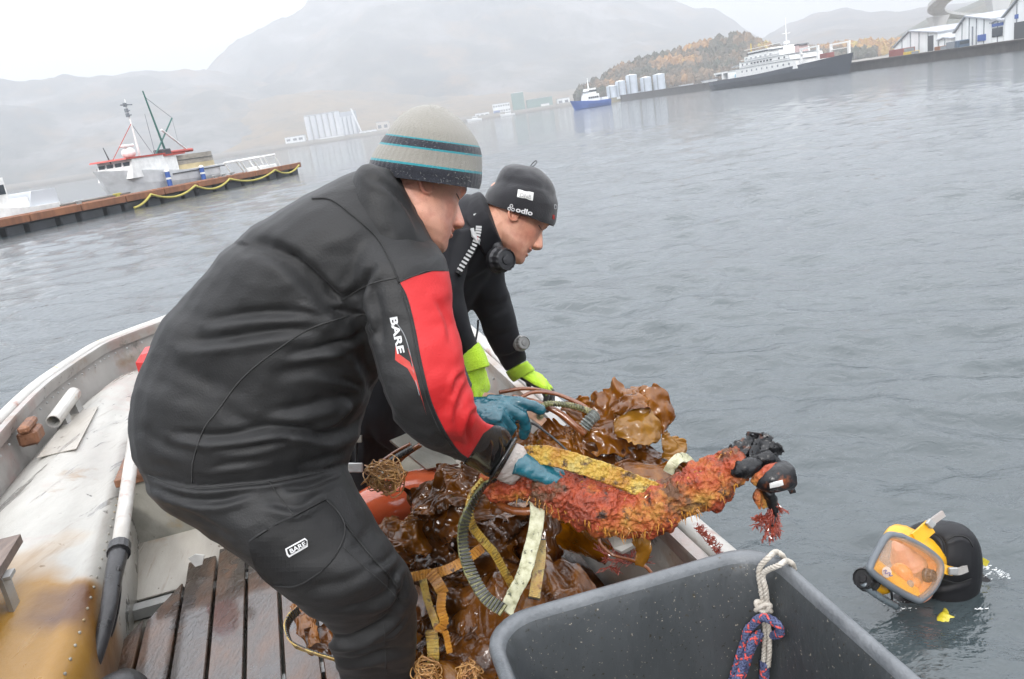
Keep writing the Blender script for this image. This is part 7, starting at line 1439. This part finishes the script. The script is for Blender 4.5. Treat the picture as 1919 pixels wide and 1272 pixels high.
def mast(nm, s0, z0, s1, z1, r0, r1, m, o0=0, o1=0): a_ = A + u * L * s0 + w * o0 + z * z0; b_ = A + u * L * s1 + w * o1 + z * z1; return obj(nm, MB().tube([a_, (a_ + b_) / 2, b_], [r0, (r0 + r1) / 2, r1], 8), m, t)
m_mgreen = mat('green_mast', (.03, .12, .10), scale=5, rough=.5)
mast('mast', .66, hd + H(33), .66, hd + H(138), .07, .03, m_whitep); mast('main_boom', .38, hd + H(33), .46, hd + H(152), .07, .04, m_mgreen); mast('derrick', .52, hd + H(30), .22, hd + H(100), .05, .04, m_mgreen); mast('derrick', .37, hd + H(80), .12, hd + H(34), .06, .05, m_whitep)
mast('stay', .66, hd + H(95), .92, hd + H(36), .02, .02, m_red); mast('stay', .66, hd + H(95), .52, hd + H(36), .015, .015, m_trim); mast('stay', .45, hd + H(140), .22, hd + H(100), .012, .012, m_trim); mast('stay', .50, hd + H(34), .50, hd + H(110), .02, .015, m_trim); mast('stay', .22, hd + H(100), .22, hd + H(50), .01, .01, m_trim)
mast('red_boom', .46, hd + H(36), .08, hd + H(36), .10, .10, m_red); mast('black_boom', .44, hd + H(30), .06, hd + H(22), .06, .06, m_dark); mast('antenna', .95, hd + H(30), .98, hd + H(58), .04, .02, m_dark)
c = A + u * L * .66
for hz_, wd_ in ((128, .9), (110, .4), (118, .3)): obj('crossbar', MB().box(c + z * (hd + H(hz_)), (wd_, .05, .05), np.array([u, w, z])).box(c + z * (hd + H(hz_)) + u * .1, (.14, .14, .2), np.array([u, w, z])), m_trim, t)
obj('radar', MB().box(c + u * L * .1 + z * (hd + H(57)), (.85, .3, .14), np.array([u, w, z]), bev=.04).cyl(c + u * L * .1 + z * (hd + H(50)), c + u * L * .1 + z * (hd + H(57)), .1, 8), m_whitep, t)
obj('radar_dome', MB().ball(c + u * L * .1 + z * (hd + H(44)), (.36, .36, .3)), m_whitep, t, smooth=True); obj('winch', MB().box(A + u * L * .42 + z * (hd + H(38)), (.7, .7, .35), np.array([u, w, z]), bev=.05), m_dark, t)
# small craft at the far left, landing platform between them, dock gear
t, A, u, w, z, L = ship(dpt(88, 4.0) - bz * ZD, dpt(-60, 4.0) - bz * ZD, 2.2, .8, 1.2, 0, m_whitep, 'white work skiff with angular wheelhouse at the left picture edge', 'skiff', 'boat')
sbox(t, 'wheelhouse', A, u, w, z, .0 * L, .4 * L, 1.6, .8, 1.45, m_silo, .3); sbox(t, 'windscreen', A, u, w, z, .38 * L, .52 * L, 1.5, .8, 1.25, m_whitep, .5); sbox(t, 'cabin', A, u, w, z, .62 * L, .9 * L, 1.6, .9, 2.2, m_whitep, .4); sbox(t, 'cabin_window', A, u, w, z, .64 * L, .87 * L, 1.64, 1.5, 1.9, m_glassd, .2)
obj('rail', MB().tube([A + u * L * .1 - w + z * 1.15, A + u * L * .8 - w + z * 1.4], .025, 6), m_whitep, t)
a = dpt(96, 3.4); b = dpt(222, 3.4); c = (a + b) / 2; pf = thing('landing_raft', c - bz * .4, 'low mossy wooden raft between the skiff and the fishing boat', 'raft')
obj('raft_body', MB().box(c - bz * .18, (np.linalg.norm(b - a), 1.6, .5), Ad, bev=.05), mat('mossy_wood', [(.3, (.05, .05, .035)), (.7, (.13, .12, .08))], scale=2, rough=.8, bump=.4, bscale=8), pf)
for k in range(5): obj('raft_plank', MB().box(c - dw * (.64 - .32 * k) + bz * .1, (np.linalg.norm(b - a), .28, .05), Ad), m_deck, pf)
g = random.Random(3)
for k, x in enumerate((222, 405, 420, 436, 150)): p = dpt(x, .5); tt = thing('dock_cleat', p, ['small yellow-topped cleat by the bow of the fishing boat', 'first small grey cleat right of the right blue post', 'second small grey cleat right of the right blue post', 'third small grey cleat right of the right blue post', 'small pale cleat on the dock between raft and skiff'][k], 'cleat', 'cleats on the dock'); obj('cleat_horn', MB().box(p + bz * .22, (.5, .08, .07), Ad, bev=.015), m_bare if k else m_yh, tt); obj('cleat_base', MB().box(p + bz * .1, (.2, .1, .2), Ad), m_bare if k else m_yh, tt)
block('warehouse', 195, 345, 395, (9, 4, 3), m_white, 'long white far shed just above the fishing boat bow', 'warehouse', 4)
# ================================================================== HAZE
HZ = .0012
mb = MB().box((0, 500, 179), (4800, 4600, 362))
hm = bpy.data.materials.new('sea_mist'); hm.use_nodes = True; ht = hm.node_tree; ht.nodes.clear()
pv = nn(ht, 'ShaderNodeVolumePrincipled'); pv.inputs['Color'].default_value = (.66, .675, .70, 1); pv.inputs['Density'].default_value = HZ; pv.inputs['Anisotropy'].default_value = .2
ho = nn(ht, 'ShaderNodeOutputMaterial'); ht.links.new(pv.outputs[0], ho.inputs['Volume'])
hz = obj('haze', mb, hm); hz['kind'] = 'stuff'
